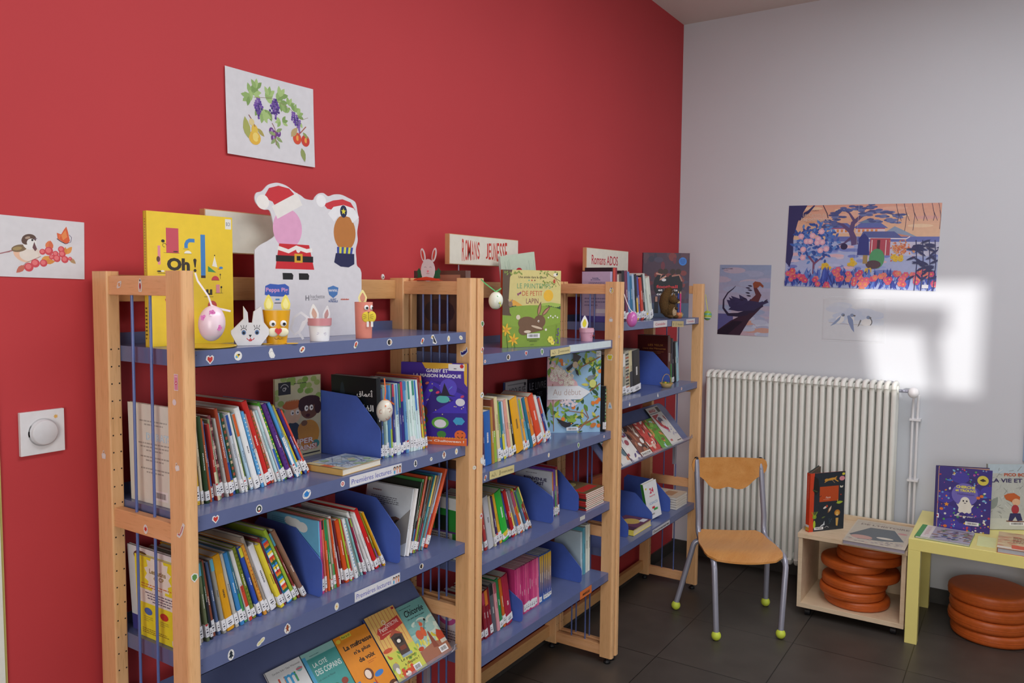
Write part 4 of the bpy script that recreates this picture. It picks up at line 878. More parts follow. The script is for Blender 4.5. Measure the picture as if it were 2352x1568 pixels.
def f_mai(a):
    a.clip = True; a.rect(0, 0, 1, 1, '#df8a1c'); a.rect(.2, .93, .5, .99, '#cfc43c'); a.text('Pour le CP', .35, .96, .03, '#33301c', .24, bold=.02); a.ell(.1, .93, .07, .05, '#e0c23a', 6)
    for st, y, w_, x in (('La maîtresse', .8, .84, .56), ("n'a plus", .68, .5, .58), ('de voix', .56, .48, .6)): a.text(st, x, y, .075, '#28190e', w_, bold=.035)
    a.para(.55, .45, .85, .5, 2, '#b45a1c', 3)
    a.ell(.42, .33, .13, .13, '#6a3a20', 20); a.ell(.4, .33, .085, .1, '#ecd8c8', 18); a.poly([(.42, .2), (.66, .1), (.8, 0), (.4, 0)], '#2f6ab0'); a.ell(.68, .27, .14, .06, '#3a7ac4', 16, .1); a.poly([(.5, .26), (.56, .0), (.44, .0)], '#b8382c'); a.rect(0, .1, .12, .3, '#3a7ac4'); a.ell(.9, .03, .14, .1, '#5c3018', 16); a.ell(.94, .0, .09, .07, '#e2bfa0')
def f_cite(a):
    a.clip = True; a.rect(0, 0, 1, 1, '#8cbcb8'); a.rect(.1, 0, 1, .9, '#3f9490'); a.rect(0, 0, .1, .95, '#4aa0c8')
    a.text('LA CITÉ', .4, .8, .075, '#dfe9e6', .42, bold=.01); a.text('DES COPAINS', .56, .685, .08, '#dfe9e6', .78, bold=.01); a.text('Les voisins de Manuel', .4, .58, .03, '#1f4c50', .5); a.para(.22, .92, .75, .94, 1, '#2a5a5c', 4)
    rr = random.Random(7)
    for i in range(9): a.ell(rr.uniform(.5, 1), rr.uniform(.1, .45), .1, .08, rr.choice(('#c9a23c', '#8c3a2c', '#2f6a3c', '#3a2c24', '#c9c08c')), 10)
    for i in range(8): a.ell(rr.uniform(.1, .95), rr.uniform(0, .3), .12, .07, '#6fae5c', 12)
def f_limi(a):
    a.rect(0, 0, 1, 1, '#d8dadc'); a.text('Caroline Solé • Gaya Wisniewski', .55, .93, .035, '#3a3a40', .8)
    for ch, x, c in (('L', .3, '#c44a3a'), ('i', .4, '#e07a2c'), ('m', .56, '#3a9ad0'), ('i', .7, '#3f9a54')): a.text(ch, x, .78, .14, c, None, bold=.02)
    a.ell(.86, .85, .08, .06, '#7fb0ac', 14); a.rect(.77, .845, .95, .87, '#c46a7a'); a.ell(.5, .3, .4, .3, '#cbd8b8', 20)
GD = 'early readers displayed on the sloping shelf'
slope_book('teal album Chicorée with a red squirrel under an autumn sky, sloping shelf', .828, .127, .192, .006, -.2885, .4467, f_chic, '#6fa8a4', '#cfe0dc', GD, bar=(.76, .1, .28, .1))
slope_book('striped album Le papier a disparu ! with a small shed and a bear', .700, .126, .205, .012, -.2885, .4467, f_petit, '#4a4f94', '#3a4684', GD, 0, bar=(.72, .06, .24, .09))
slope_book("orange book La maîtresse n'a plus de voix, sloping shelf", .570, .128, .193, .009, -.2885, .4467, f_mai, '#df8a1c', '#e6d890', GD)
slope_book('teal book La cité des copains, sloping shelf', .452, .116, .193, .008, -.2885, .4467, f_cite, '#8cbcb8', '#bfe0ea', GD)
slope_book('pale grey book with a multicoloured title, leftmost on the sloping shelf', .336, .113, .193, .008, -.2885, .4467, f_limi, '#d8dadc', '#c9ccd4', GD)

# magazines on the sloping shelf of the corner bookcase
def figure_art(seed, cols, base, title=None):
    def f(a):
        a.clip = True; a.rect(0, 0, 1, 1, base); rr = random.Random(seed)
        for i in range(34):
            x, y = rr.random(), rr.random(); c = rr.choice(cols)
            if rr.random() < .5: a.ell(x, y, rr.uniform(.05, .2), rr.uniform(.05, .15), c, 9, rr.random() * 3)
            else: a.leaf(x, y, rr.uniform(.2, .45), rr.uniform(0, 6.3), c, rr.uniform(.3, .6))
        if title: a.rect(.05, .03, .95, .16, '#e4e0d8'); a.text(title, .5, .095, .07, '#2c2426', .8, bold=.03)
    return f
def f_manga(a):
    a.clip = True; a.rect(0, 0, 1, 1, '#cfccc8'); a.rect(.0, .86, 1, .98, '#c9c6c0'); a.text('MANGA', .38, .91, .08, '#b0303a', .5, bold=.04); a.rect(.75, .84, .98, .98, '#3a3430'); a.rect(.05, .83, .7, .85, '#5c5c64')
    a.poly([(.1, .8), (.6, .8), (.75, .55), (.62, .4), (.2, .5)], '#a83038'); a.poly([(.25, .7), (.6, .78), (.78, .55), (.6, .42)], '#c9c9cc'); a.ell(.48, .64, .17, .13, '#4a4c62', 18); a.ell(.52, .55, .12, .1, '#d6c6bc', 16); a.poly([(.2, .48), (.62, .42), (.6, .34)], '#a8244c')
    rr = random.Random(1)
    for i in range(10): a.leaf(rr.uniform(.5, .9), rr.uniform(.22, .4), .15, rr.uniform(0, 6), rr.choice(('#c46a78', '#8c8ca8', '#a8a4b0')), .4)
    a.leaf(.85, .75, .25, 5.0, '#8c2c40', .4); a.rect(.15, .1, .3, .15, '#b85a5c'); a.rect(.6, .06, .95, .08, '#33333a')
GM = 'magazines on the sloping shelf of the corner bookcase'
for i, (x, w, h, fn, col, lab) in enumerate([
    (2.73, .15, .225, f_manga, '#cfccc8', 'white magazine with red MANGA title, rightmost on the sloping shelf'),
    (2.613, .113, .172, figure_art(3, ('#5c9a2c', '#4a8a24', '#c98a4a', '#b8d4e6', '#7c5a34', '#8cb444'), '#5c9a34'), '#5c9a34', 'green comic with a blond figure beside the white magazine'),
    (2.50, .11, .172, figure_art(4, ('#c23a34', '#e06a4a', '#d9b9a8', '#4a2c2c', '#e8e0d8', '#b5302c'), '#c2443c'), '#c2443c', 'red and orange comic on the sloping shelf of the corner bookcase'),
    (2.375, .12, .172, figure_art(5, ('#6c3a2c', '#8c4a30', '#c9b9a8', '#3a2420', '#e6e2dc', '#a86a4a'), '#7c4a3c', 'SHADOW'), '#5c3a30', 'brown and white comic on the sloping shelf of the corner bookcase'),
    (2.262, .108, .168, figure_art(6, ('#d9d4d0', '#5c4a78', '#9c4a54', '#e6e4e0', '#7c6a84'), '#dedad6'), '#dedad6', 'white comic with a purple head, second from left on the sloping shelf'),
    (2.11, .145, .17, figure_art(7, ('#d9d4d0', '#c47a54', '#e6e4e0', '#3c3430', '#a85a4a', '#55707a'), '#d6d2cc'), '#d6d2cc', 'pale comic partly behind the posts, leftmost on the sloping shelf')]):
    slope_book(lab, x, w, h, .006, -.2985, .8017, fn, col, '#2c2a2c', GM)
# books at the back of the second shelf, middle bookcase
def f_moq(a): a.rect(0, 0, 1, 1, '#9a9494'); a.text('MOQUEUSE', .55, .8, .16, '#26242a', .74, bold=.01); a.rect(.1, .93, .9, .95, '#6f6a6c'); a.ell(.9, .92, .05, .05, '#26242a', 6)
def f_liv(a): a.rect(0, 0, 1, 1, '#23202a'); a.text('LE LIVRE', .5, .86, .14, '#9a98a0', .9); a.text('DES', .6, .68, .1, '#8c8a94', .3)
cover_book('grey book Moqueuse standing at the back of the second shelf, middle bookcase', .16, .215, .012, (1.602, -.052, .9964), 0, 0, f_moq, '#9a9494', '#4a64a4')
cover_book('black book Le Livre standing behind the leafy album', .145, .21, .012, (1.775, -.052, .9964), 0, 0, f_liv, '#23202a')
# football album
def f_foot(a):
    a.clip = True; a.rect(0, 0, 1, 1, '#4a3848'); rr = random.Random(4)
    for i in range(60): a.ell(rr.random(), rr.random(), rr.uniform(.03, .12), rr.uniform(.02, .1), rr.choice(('#58404c', '#6c3440', '#3a3648', '#7c3c3c', '#4a4458')), 10)
    a.rect(0, 0, 1, .22, '#4a5a74')
    for x, s_ in ((.36, 1.0), (.62, 1.0), (.46, .8), (.74, .9)):
        a.ell(x, .5, .13 * s_, .22, '#1f2026', 16); a.ell(x + .02, .71, .06, .06, '#3a2c28', 12)
    a.line([(.28, .68), (.4, .66), (.36, .58), (.5, .64)], .035, '#c09080'); a.line([(.62, .64), (.78, .66), (.84, .56)], .03, '#a87868')
    for x in (.3, .44, .6, .72): a.rect(x - .05, .06, x + .04, .32, '#22232a'); a.rect(x - .03, .24, x + .02, .32, '#b08474')
    a.ell(.45, .58, .05, .03, '#d0d0d4'); a.ell(.85, .87, .085, .085, '#3a78c8', 24); a.para(.79, .83, .91, .91, 4, '#1c3c7c', 3, 'C')
    a.text('football', .52, .475, .05, '#c8343c', .46, bold=.03); a.text('et sports', .54, .415, .04, '#e2e2e6', .42, bold=.03); a.text('collectifs', .5, .36, .04, '#e2e2e6', .4, bold=.03)
cover_book('glossy dark album football et sports collectifs at the right end of the top shelf', .245, .328, .018, (2.798, -.095, 1.4384), -50, 0, f_foot, '#5c4a5c', '#4a4a68')

# loose books on the bottom shelf of the corner bookcase
def f_24(a):
    a.rect(0, 0, 1, 1, '#dcdfe2'); a.text('24', .55, .76, .15, '#c42c50', .3, bold=.04); a.text('heures', .55, .62, .05, '#c42c50', .4, bold=.02); a.text('SCIENCES', .56, .42, .065, '#3a8ac0', .62)
    a.rect(.4, .26, .6, .32, '#c4303c'); a.rect(.5, .2, .8, .26, '#3f9a54'); a.ell(.16, .86, .06, .06, '#c9c43a'); a.barcode(.4, .12, .3, .08)
cover_book('white book 24 heures sciences with a green spine, leaning on the bottom shelf', .085, .185, .02, (2.548, -.262, .4664), -24, 0, f_24, '#dcdfe2', '#3f9a3c', roll=14)
def f_or(a): a.rect(0, 0, 1, 1, '#a8502c'); a.para(.1, .4, .9, .7, 5, '#d9804a', 2); a.rect(0, .8, 1, .95, '#c4642c')
cover_book('orange-brown book standing behind the dividers on the bottom shelf', .17, .235, .015, (2.30, -.075, .4664), -6, 0, f_or, '#a8502c')
cover_book('yellow-green book behind the dividers on the bottom shelf', .13, .27, .01, (2.548, -.055, .4664), 0, 0, lambda a: (a.rect(0, 0, 1, 1, '#b5ad34'), a.ell(.6, .9, .12, .08, '#33331c'), a.rect(.1, .5, .9, .6, '#7a8a2c')), '#b5ad34', roll=8)
def f_pb(a): a.rect(0, 0, 1, 1, '#6a3a4a'); a.rect(.0, 0, .22, 1, '#4a2c38'); a.ell(.6, .5, .22, .2, '#c4a44a', 14); a.rect(.7, .1, .95, .3, '#dcdcdc')
flat_book('thick plum paperback lying flat on the bottom shelf, yellow label on its spine', (2.285, -.30), (2.285, -.165), (2.49, -.30), .028, .4664, f_pb, '#dccb5a', '#d8c8a0')
for i in range(5):
    flat_book('white-paged book in low pile at bottom shelf right end, %s from the bottom' % ORD[i + 1], (2.80, -.30 + .002 * (i % 2)), (2.80, -.12), (2.955, -.30), .012, .4664 + i * .0125, lambda a: (a.rect(0, 0, 1, 1, '#cfc2ae'), a.rect(.2, .2, .8, .5, '#b08a6a')), '#d6d2ca', '#e0dcd2', 'pile of pale books at the right end of the bottom shelf')
# pile of comics, middle bookcase
for i in range(9):
    j = random.Random(i).uniform(-.004, .004)
    flat_book('comic in the pile on the third shelf of the middle bookcase, %s from the bottom' % ORD[i + 1], (1.795 + j, -.312), (1.795 + j, -.10), (1.955 + j, -.312), .0075, .6984 + i * .0079,
              lambda a: (a.rect(0, 0, 1, 1, '#6a5a3c'), a.rect(.1, .1, .9, .3, '#b8342c'), a.ell(.5, .6, .3, .2, '#a8a060', 10), a.rect(0, .8, 1, .95, '#33403a')), ('#b5302c', '#33302c', '#c23a34', '#a82c2c')[i % 4], '#e2dccc', 'pile of comics on the third shelf')
# black and green books at the right end of the second shelf, middle bookcase
std_book(.018, .335, .2, 'book', '#16161a', 91, 'tall black book behind the leafy album at the right end', 'book', None, Matrix.Translation((1.9515, -.268, .9964)), '', lab=False, mat_=COVER)
ob = std_book(.0125, .188, .14, 'book', '#1a1d20', 92, 'narrow black and green book standing right of the leafy album', 'book', None, Matrix.Translation((1.9382, -.318, .9964)), 'check', ('#3c8a50', '#9cc4a8'), lab=True)

def f_trans(a): a.rect(0, 0, 1, 1, '#5c4038'); a.rect(.1, .8, .9, .95, '#a0705c'); a.ell(.5, .5, .3, .2, '#3a2c30', 12); a.rect(0, 0, .2, 1, '#4a3a3c')
std_book(.03, .262, .21, 'book', '#6a4c44', 95, 'dark brown film-wrapped book standing at the left end of the top shelf, middle bookcase', 'book', None, Matrix.Translation((1.046, -.268, 1.3724)), '', lab=False, mat_=FILM, left=f_trans)
std_book(.014, .2, .15, 'book', '#23242c', 96, 'thin black book beside the film-wrapped book, top shelf, middle bookcase', 'book', None, Matrix.Translation((1.082, -.262, 1.3724)) , 'two', ('#b5443a', '#fff'))
# ---------------------------------------------------------------- stickers and shelf labels
def sticker(parent, kind, c, U, V, s, rot=0.0):
    """small die-cut sticker, white rim with a coloured motif; U, V span the surface"""
    s *= .84; U, V = Vector(U), Vector(V); u = U * math.cos(rot) + V * math.sin(rot); v = V * math.cos(rot) - U * math.sin(rot)
    m = MB(); O = Vector(c) - u * s / 2 - v * s / 2; a = Art(m, O, u, v, s, s, start=2e-4); a.clip = False
    W = '#dedede'; e = a.ell
    if kind == 'round': e(.5, .5, .5, .5, W, 20); e(.5, .5, .3, .3, '#c8504a', 12); e(.5, .5, .12, .12, W, 8)
    elif kind == 'wreath': e(.5, .5, .5, .55, W, 20); e(.5, .5, .36, .4, '#2f4038', 16); e(.5, .5, .16, .18, W, 12); e(.5, .2, .16, .1, '#c0392c', 8)
    elif kind == 'bee': e(.5, .5, .5, .5, W, 20); e(.42, .5, .28, .2, '#e0c23a', 12, .6); e(.6, .62, .16, .1, '#33302a', 10); e(.3, .4, .14, .14, '#5aa0d0', 10)
    elif kind == 'bear': a.poly([(.2, .1), (.05, .6), (.3, 1.1), (.6, 1.1), (.75, .7), (1.05, .2), (.9, -.1), (.4, -.1)], W); e(.5, .5, .24, .4, '#e8e8e4', 14, .3); a.arc(.5, .5, .25, .5, 3, .03, '#8a8a8c')
    elif kind == 'bug': e(.5, .5, .55, .42, W, 18, .6); e(.4, .4, .2, .16, '#c83228', 12, .6); e(.62, .62, .2, .17, '#c83228', 12, .6); e(.5, .5, .1, .18, '#d8b03a', 10, .6); e(.3, .3, .1, .1, '#22201e', 8)
    elif kind == 'bird': a.poly([(.0, .2), (.3, .9), (.7, 1.1), (1, .8), (.8, .4), (.5, .0), (.2, -.05)], W); a.poly([(.2, .3), (.4, .8), (.7, .95), (.75, .6), (.5, .2)], '#c4402c'); a.poly([(.3, .2), (.6, .5), (.7, .3), (.5, .08)], '#7c8a4a')
    elif kind == 'dark': e(.5, .5, .55, .48, W, 20); e(.45, .5, .34, .36, '#2a2624', 14); e(.75, .5, .16, .26, '#c9a98c', 10)
    elif kind == 'toucan': a.poly([(-.1, .7), (.1, 1.1), (.5, 1.15), (.7, .8), (1.2, .1), (1.0, -.15), (.3, .0), (.35, .5)], W); a.poly([(.3, .9), (.5, .95), (.6, .7), (1.05, .1), (.9, .0), (.45, .2), (.4, .6)], '#2c3038'); a.poly([(-.02, .72), (.15, 1.0), (.32, .95), (.25, .75)], '#d8a83a')
    elif kind == 'egg': e(.5, .5, .42, .56, W, 18); e(.5, .5, .26, .38, '#e6dcb0', 14); a.star(.5, .5, .18, '#d88a2c')
    elif kind == 'oval': e(.5, .5, .55, .36, W, 20, -.4); e(.5, .5, .4, .2, '#d8d2b0', 14, -.4); a.line([(.25, .55), (.75, .5)], .06, '#a8a088')
    elif kind == 'heart': a.poly([(.5, -.1), (-.1, .5), (.0, .95), (.3, 1.05), (.5, .85), (.8, 1.05), (1.05, .85), (1.0, .4)], W); a.poly([(.5, .08), (.12, .5), (.15, .8), (.35, .88), (.5, .7), (.7, .88), (.88, .75), (.85, .42)], '#c23a34')
    elif kind == 'teapot': e(.5, .5, .62, .5, W, 22, .4); e(.48, .5, .34, .3, '#2f7ec8', 16); a.line([(.75, .5), (1.0, .75)], .09, '#2f7ec8'); a.arc(.2, .45, .16, 1, 5.2, .06, '#2f7ec8'); e(.5, .82, .08, .07, '#2f7ec8', 8)
    elif kind == 'tree': e(.5, .5, .4, .58, W, 20); a.poly([(.5, 1.0), (.25, .6), (.4, .6), (.2, .25), (.45, .25), (.45, .1), (.58, .1), (.58, .25), (.82, .25), (.62, .6), (.75, .6)], '#26303a')
    elif kind == 'ginger': a.poly([(.5, 1.15), (.1, .75), (.0, .4), (.2, .0), (.5, -.15), (.8, .0), (1.0, .4), (.9, .75)], W); e(.5, .78, .16, .16, '#8a4a2a', 12); e(.5, .45, .16, .26, '#8a4a2a', 12); a.line([(.2, .6), (.8, .6)], .12, '#8a4a2a'); a.line([(.3, .1), (.5, .4), (.7, .1)], .12, '#8a4a2a'); a.rect(.38, .5, .62, .56, '#c23a2c')
    elif kind == 'peanut': e(.3, .4, .4, .26, W, 16, .5); e(.7, .62, .4, .26, W, 16, .5); e(.3, .4, .28, .15, '#d9d29a', 12, .5); e(.7, .62, .28, .15, '#d9d29a', 12, .5)
    elif kind == 'bat': a.poly([(-.2, .2), (-.1, .85), (.3, .65), (.5, .85), (.75, .75), (1.2, 1.15), (1.2, .4), (.8, .2), (.6, .1), (.3, .1), (.1, -.1)], W); a.poly([(-.1, .3), (-.02, .7), (.3, .52), (.42, .7), (.5, .6), (.62, .72), (.78, .62), (1.1, .98), (1.05, .5), (.6, .25), (.2, .2)], '#2c2c7c')
    elif kind == 'card': a.poly([(.1, -.5), (.9, -.5), (.9, 1.5), (.1, 1.5)], W); a.poly([(.17, -.42), (.83, -.42), (.83, 1.42), (.17, 1.42)], '#d884a4'); e(.5, .4, .26, .2, '#c03a54', 14, .4); e(.5, .4, .16, .09, '#ecd8dc', 12, .4); a.rect(.25, 1.1, .75, 1.3, '#e6b4c4')
    elif kind == 'moon': e(.5, .5, .42, .42, '#e0d6dc', 18)
    elif kind == 'scroll': a.line([(0, 0), (.3, -.1), (.6, .2), (.8, .7), (1, 1.1)], .34, W); a.line([(.1, .05), (.35, .0), (.6, .35), (.85, .85)], .1, '#b84a5c')
    elif kind == 'maple': e(.5, .5, .42, .56, W, 18); a.star(.5, .52, .36, '#c8342c', 7, .5)
    elif kind == 'planet': e(.5, .5, .6, .26, W, 18, .7); e(.5, .5, .36, .36, W, 16); e(.5, .5, .24, .24, '#d8945c', 14); a.line([(.12, .15), (.88, .85)], .07, '#c9b8a0')
    elif kind == 'totem': a.poly([(.2, -.3), (.8, -.3), (.9, .3), (.8, 1.1), (.5, 1.4), (.25, 1.1), (.1, .4)], W); e(.5, .4, .2, .42, '#a82c24', 12); e(.5, 1.1, .14, .14, '#2c2420', 10); e(.5, -.1, .1, .12, '#c9a03a', 8)
    elif kind == 'shirt': a.poly([(-.2, .6), (.1, 1.05), (.4, 1.0), (.6, 1.0), (.9, 1.05), (1.2, .6), (1.0, .4), (.95, -.05), (.05, -.05), (.0, .4)], W); a.poly([(-.05, .6), (.18, .92), (.45, .86), (.55, .86), (.82, .92), (1.05, .6), (.9, .52), (.85, .08), (.15, .08), (.1, .52)], '#cfc22c'); a.line([(.5, .85), (.5, .1)], .03, '#8a8020')
    elif kind == 'penguin': e(.5, .45, .44, .56, W, 18); e(.55, .4, .3, .4, '#d8c23a', 14); e(.42, .42, .2, .26, '#c9ccd4', 12); e(.4, .5, .08, .08, '#22222c', 8); e(.5, .92, .16, .12, '#3a78a8', 10)
    elif kind == 'boat': a.poly([(.1, -.1), (1.0, -.05), (.9, .4), (.6, 1.15), (.35, 1.1), (.15, .5)], W); a.poly([(.3, .15), (.75, .15), (.5, .9)], '#7ca8d4')
    elif kind == 'leaf': a.poly([(.5, -.1), (.05, .4), (.0, .9), (.4, 1.1), (.9, .9), (1.05, .4)], W); a.poly([(.5, .08), (.2, .4), (.18, .8), (.45, .95), (.8, .8), (.85, .4)], '#5a8a4a')
    elif kind == 'pot': a.poly([(.1, 0), (.9, 0), (1, .6), (.75, .7), (.6, 1.1), (.35, 1.1), (.25, .7), (0, .6)], W); e(.5, .35, .26, .22, '#e8e6e2', 12); e(.5, .85, .12, .14, '#b8884a', 8)
    else: e(.5, .5, .5, .4, W, 16); e(.5, .5, .3, .22, '#a8905a', 12)
    return m.build('sticker', COVER, parent)
def on_lip(shelf_ob, kind, x, z, s=.022, rot=0): sticker(shelf_ob, kind, (x, -.326, z), X, Z, s, rot)
S1, S2, S3 = SH[(0, 1.447)], SH[(0, 1.1025)], SH[(0, .797)]
for k, x, z, s_ in (('heart', .075, 1.427, .02), ('bee', .145, 1.43, .024), ('bear', .235, 1.43, .022), ('bug', .325, 1.433, .02), ('bird', .502, 1.434, .02), ('dark', .628, 1.434, .023), ('bird', .765, 1.43, .02), ('toucan', .815, 1.432, .026), ('egg', .885, 1.431, .019), ('oval', .945, 1.431, .02)):
    on_lip(S1, k, x, z, s_)
for k, x, z, s_ in (('heart', .082, 1.087, .018), ('wreath', .195, 1.083, .021), ('teapot', .335, 1.086, .026), ('round', .453, 1.087, .018), ('tree', .735, 1.087, .021), ('bee', .805, 1.087, .014), ('ginger', .865, 1.089, .022), ('egg', .925, 1.089, .02)):
    on_lip(S2, k, x, z, s_)
for k, x, z, s_ in (('tree', .115, .778, .025), ('peanut', .195, .777, .024), ('ginger', .272, .78, .024), ('egg', .43, .779, .021), ('dark', .762, .784, .02)):
    on_lip(S3, k, x, z, s_)
def lip_label(parent, x0, x1, z0, z1, col, fn=None, y=-.326, tilt=0.0, name='shelf_label', ends=None):
    m = MB(); w, h = x1 - x0, z1 - z0
    M = Matrix.Translation((x0, y - .0012, z0)) @ Matrix.Rotation(math.radians(tilt), 4, 'Y')
    m.box(0, w, 0, .0008, 0, h, col); a = Art(m, (0, -1e-5, 0), X, Z, w, h)
    if fn: fn(a)
    return m.build(name, COVER, parent, mw=M)
def f_pl(a):
    a.text('Premières lectures', .41, .48, .5, '#4a52b0', .76, shear=.05)
    for i, (c, t) in enumerate((('#2c2420', '#4aa0d0'), ('#6a4630', '#e0a8b0'), ('#4a3428', '#d87a4a'))): a.ell(.855 + i * .055, .62, .024, .03, c, 12); a.ell(.855 + i * .055, .56, .017, .02, '#e2b49a', 10); a.rect(.84 + i * .055, .08, .87 + i * .055, .42, t)
for sh, x0, x1, z in ((S2, .477, .675, 1.0725), (S3, .493, .668, .768)):
    lip_label(sh, x0, x1, z, z + .0265, '#dcdce2', f_pl)
f_jr = lambda a: (a.line([(.08, .3), (.12, .6), (.1, .4), (.18, .3)], .012, '#2c2a20'), a.line([(.18, .2), (.2, .75), (.26, .25)], .012, '#2c2a20'), a.text('J', .4, .5, .6, '#2c2a20', .05), a.text('romans jeunes', .7, .45, .42, '#2c2a20', .48))
T1, T2, T3, T4 = SH[(1, 1.372)], SH[(1, .996)], SH[(1, .698)], SH[(1, .396)]
lip_label(T1, 1.475, 1.62, 1.338, 1.362, '#cfc28a', f_jr, -.3275, -1.5)
lip_label(T1, 1.615, 1.965, 1.345, 1.3705, '#cfdde2', None)
lip_label(T2, 1.098, 1.242, .968, .994, '#cfc28a', f_jr, -.3275, 1.5)
lip_label(T4, 1.73, 1.827, .362, .3935, '#d9743a', lambda a: a.text('MANGAS', .52, .45, .34, '#2c2420', .6, bold=.05))
for k, x, z, s_ in (('round', 1.072, 1.35, .015), ('dark', 1.205, 1.354, .027), ('heart', 1.315, 1.36, .02), ('leaf', 1.42, 1.358, .027), ('pot', 1.66, 1.358, .024), ('egg', 1.84, 1.361, .022), ('round', 1.93, 1.361, .014)): on_lip(T1, k, x, z, s_ * .9)
for k, x, z, s_ in (('bird', 1.078, .978, .02), ('egg', 1.475, .982, .018), ('leaf', 1.70, .981, .022), ('round', 1.918, .981, .014)): on_lip(T2, k, x, z, s_)
lip_label(T3, 1.72, 1.76, .680, .695, '#c9c9c4', None, name='torn_label')
C1, C2, C3 = SH[(2, 1.438)], SH[(2, 1.105)], SH[(2, .466)]
f_red_t = lambda t: (lambda a: a.text(t, .5, .5, .4, '#b8485a', .74, bold=.02))
lip_label(C1, 2.40, 2.56, 1.406, 1.436, '#d4cfd0', f_red_t('Comédie'))
lip_label(C1, 2.62, 2.77, 1.402, 1.43, '#c4b07a', lambda a: (a.line([(.12, .2), (.14, .7)], .03, '#2c2a20'), a.text('J', .32, .5, .5, '#2c2a20', .06), a.text('Romans', .68, .45, .36, '#2c2a20', .4)), -.3275, 2)
lip_label(C1, 2.81, 2.93, 1.410, 1.433, '#d4cfd0', f_red_t('Comédie'))
lip_label(C3, 2.44, 2.65, .436, .458, '#c9c9ce', lambda a: a.text('Documentaires', .5, .5, .55, '#2a2a30', .9, bold=.03))
for k, x, z in (('bear', 2.47, 1.09), ('round', 2.77, 1.09), ('pot', 2.16, 1.084)): on_lip(C2, k, x, z, .018)
# stickers on the frames
def on_post(post_ob, kind, x, y, z, s, rot=0, front=False):
    if front: sticker(post_ob, kind, (x, y - .0003, z), X, Z, s, rot)
    else: sticker(post_ob, kind, (x - .0003, y, z), -Y, Z, s, rot)
P0b, P0f, P0rb, P0rf = SH[(0, 'posts')]; P1b, P1f, P1rb, P1rf = SH[(1, 'posts')]; P2b, P2f, P2rb, P2rf = SH[(2, 'posts')]
for k, y, z, s_, r in (('card', -.320, 1.386, .02, 0), ('moon', -.313, 1.345, .018, 0), ('pot', -.318, 1.213, .018, .3), ('scroll', -.325, 1.085, .028, 0)): on_post(P0f, k, 0, y, z, s_, r)
on_post(P0b, 'pot', 0, -.05, 1.205, .02); on_post(P0f, 'leaf', .015, -.346, .985, .02, 0, True)
on_post(P0rf, 'bat', .97, -.320, 1.385, .026, .3); on_post(P0rf, 'oval', .99, -.346, 1.03, .02, .2, True)
on_post(P1f, 'leaf', 1.028, -.346, 1.47, .02, 0, True); on_post(P1f, 'bird', 1.028, -.346, 1.39, .02, 0, True); on_post(P1f, 'bee', 1.028, -.346, 1.25, .022, 0, True); on_post(P1f, 'bear', 1.028, -.346, 1.045, .02, 0, True); on_post(P1f, 'maple', 1.028, -.346, .87, .02, 0, True)
on_post(P1rf, 'penguin', 1.98, -.318, 1.575, .024); on_post(P1rf, 'pot', 1.98, -.318, 1.455, .02); on_post(P1rf, 'shirt', 1.98, -.316, 1.3, .026); on_post(P1rf, 'boat', 1.98, -.32, 1.10, .026)
on_post(P1rf, 'round', 2.0, -.346, 1.385, .013, 0, True)
for k, y, z, s_ in (('planet', -.118, 1.581, .022), ('totem', -.195, 1.58, .02), ('maple', -.195, 1.062, .022)): sticker(cases[0], k, (.0047, y, z), -Y, Z, s_)

# ---------------------------------------------------------------- Easter things on the shelves
def ribbon(m, pts, w, col, N=Vector((0, -1, 0))):
    pts = [Vector(p) for p in pts]; L = []
    for i, p in enumerate(pts):
        t = (pts[min(i + 1, len(pts) - 1)] - pts[max(i - 1, 0)]).normalized(); b = t.cross(N).normalized() * w / 2; L += [p + b, p - b]
    m.add(L, [(2 * i, 2 * i + 1, 2 * i + 3, 2 * i + 2) for i in range(len(pts) - 1)], col)
    m.add([v + N * .0003 for v in L], [(2 * i, 2 * i + 1, 2 * i + 3, 2 * i + 2) for i in range(len(pts) - 1)], col)
def hanging_egg(label, c, rx, rz, colf, rib, path, deco=None, tails=()):
    m = MB(); tl = Matrix.Rotation(.12, 3, 'Y'); C = Vector(c)
    m.ball(C, rx, rx, rz, None, 0, 24, 16, colf, tl)
    if deco: deco(m, C)
    root = m.build('painted_egg', FILM); tag(root, label, 'egg', 'painted eggs hanging on ribbons')
    r = MB(); top = C + Vector((0, 0, rz)); ribbon(r, [Vector(p) for p in path] + [top], .0035, rib, Vector((-.55, -.83, 0)))
    ribbon(r, [top + Vector((0, -.002, .001)), C + Vector((-rx * .6, -rx * .72, rz * .45))], .0035, rib, Vector((-.55, -.83, 0)))
    for t in tails: ribbon(r, [Vector(p) for p in t], .004, rib, Vector((-.55, -.83, 0)))
    r.build('ribbon', PAPER, root)
VN = Vector((-.55, -.82, 0)).normalized(); VU = Vector((.83, -.55, 0)).normalized()   # roughly towards and across the reader
def dots(m, C, rx, rz, items, fn):
    for u, v in items:
        q = max(0, 1 - (u / rx) ** 2 - (v / rz) ** 2); P = C + VU * u + Z * v + VN * (rx * math.sqrt(q) + .0006)
        fn(Art(m, P - VU * .006 - Z * .006, VU, Z, .012, .012))
hanging_egg('pale pink egg with a magenta flower hanging from the left front post, nearest bookcase', (.046, -.374, 1.505), .026, .036, lambda i, k: '#ecd5e2' if i > .25 else '#e6dce6', '#e9e2ea',
            [(.026, -.351, 1.606), (.03, -.353, 1.59), (.04, -.372, 1.56)], lambda m, C: dots(m, C, .026, .036, [(.012, -.008), (-.016, .012), (.0, .022)], lambda a: a.flower(.5, .5, .5, '#d678b8', '#c860a8', 5)), [[(.046, -.374, 1.541), (.062, -.378, 1.534), (.082, -.386, 1.529)]])
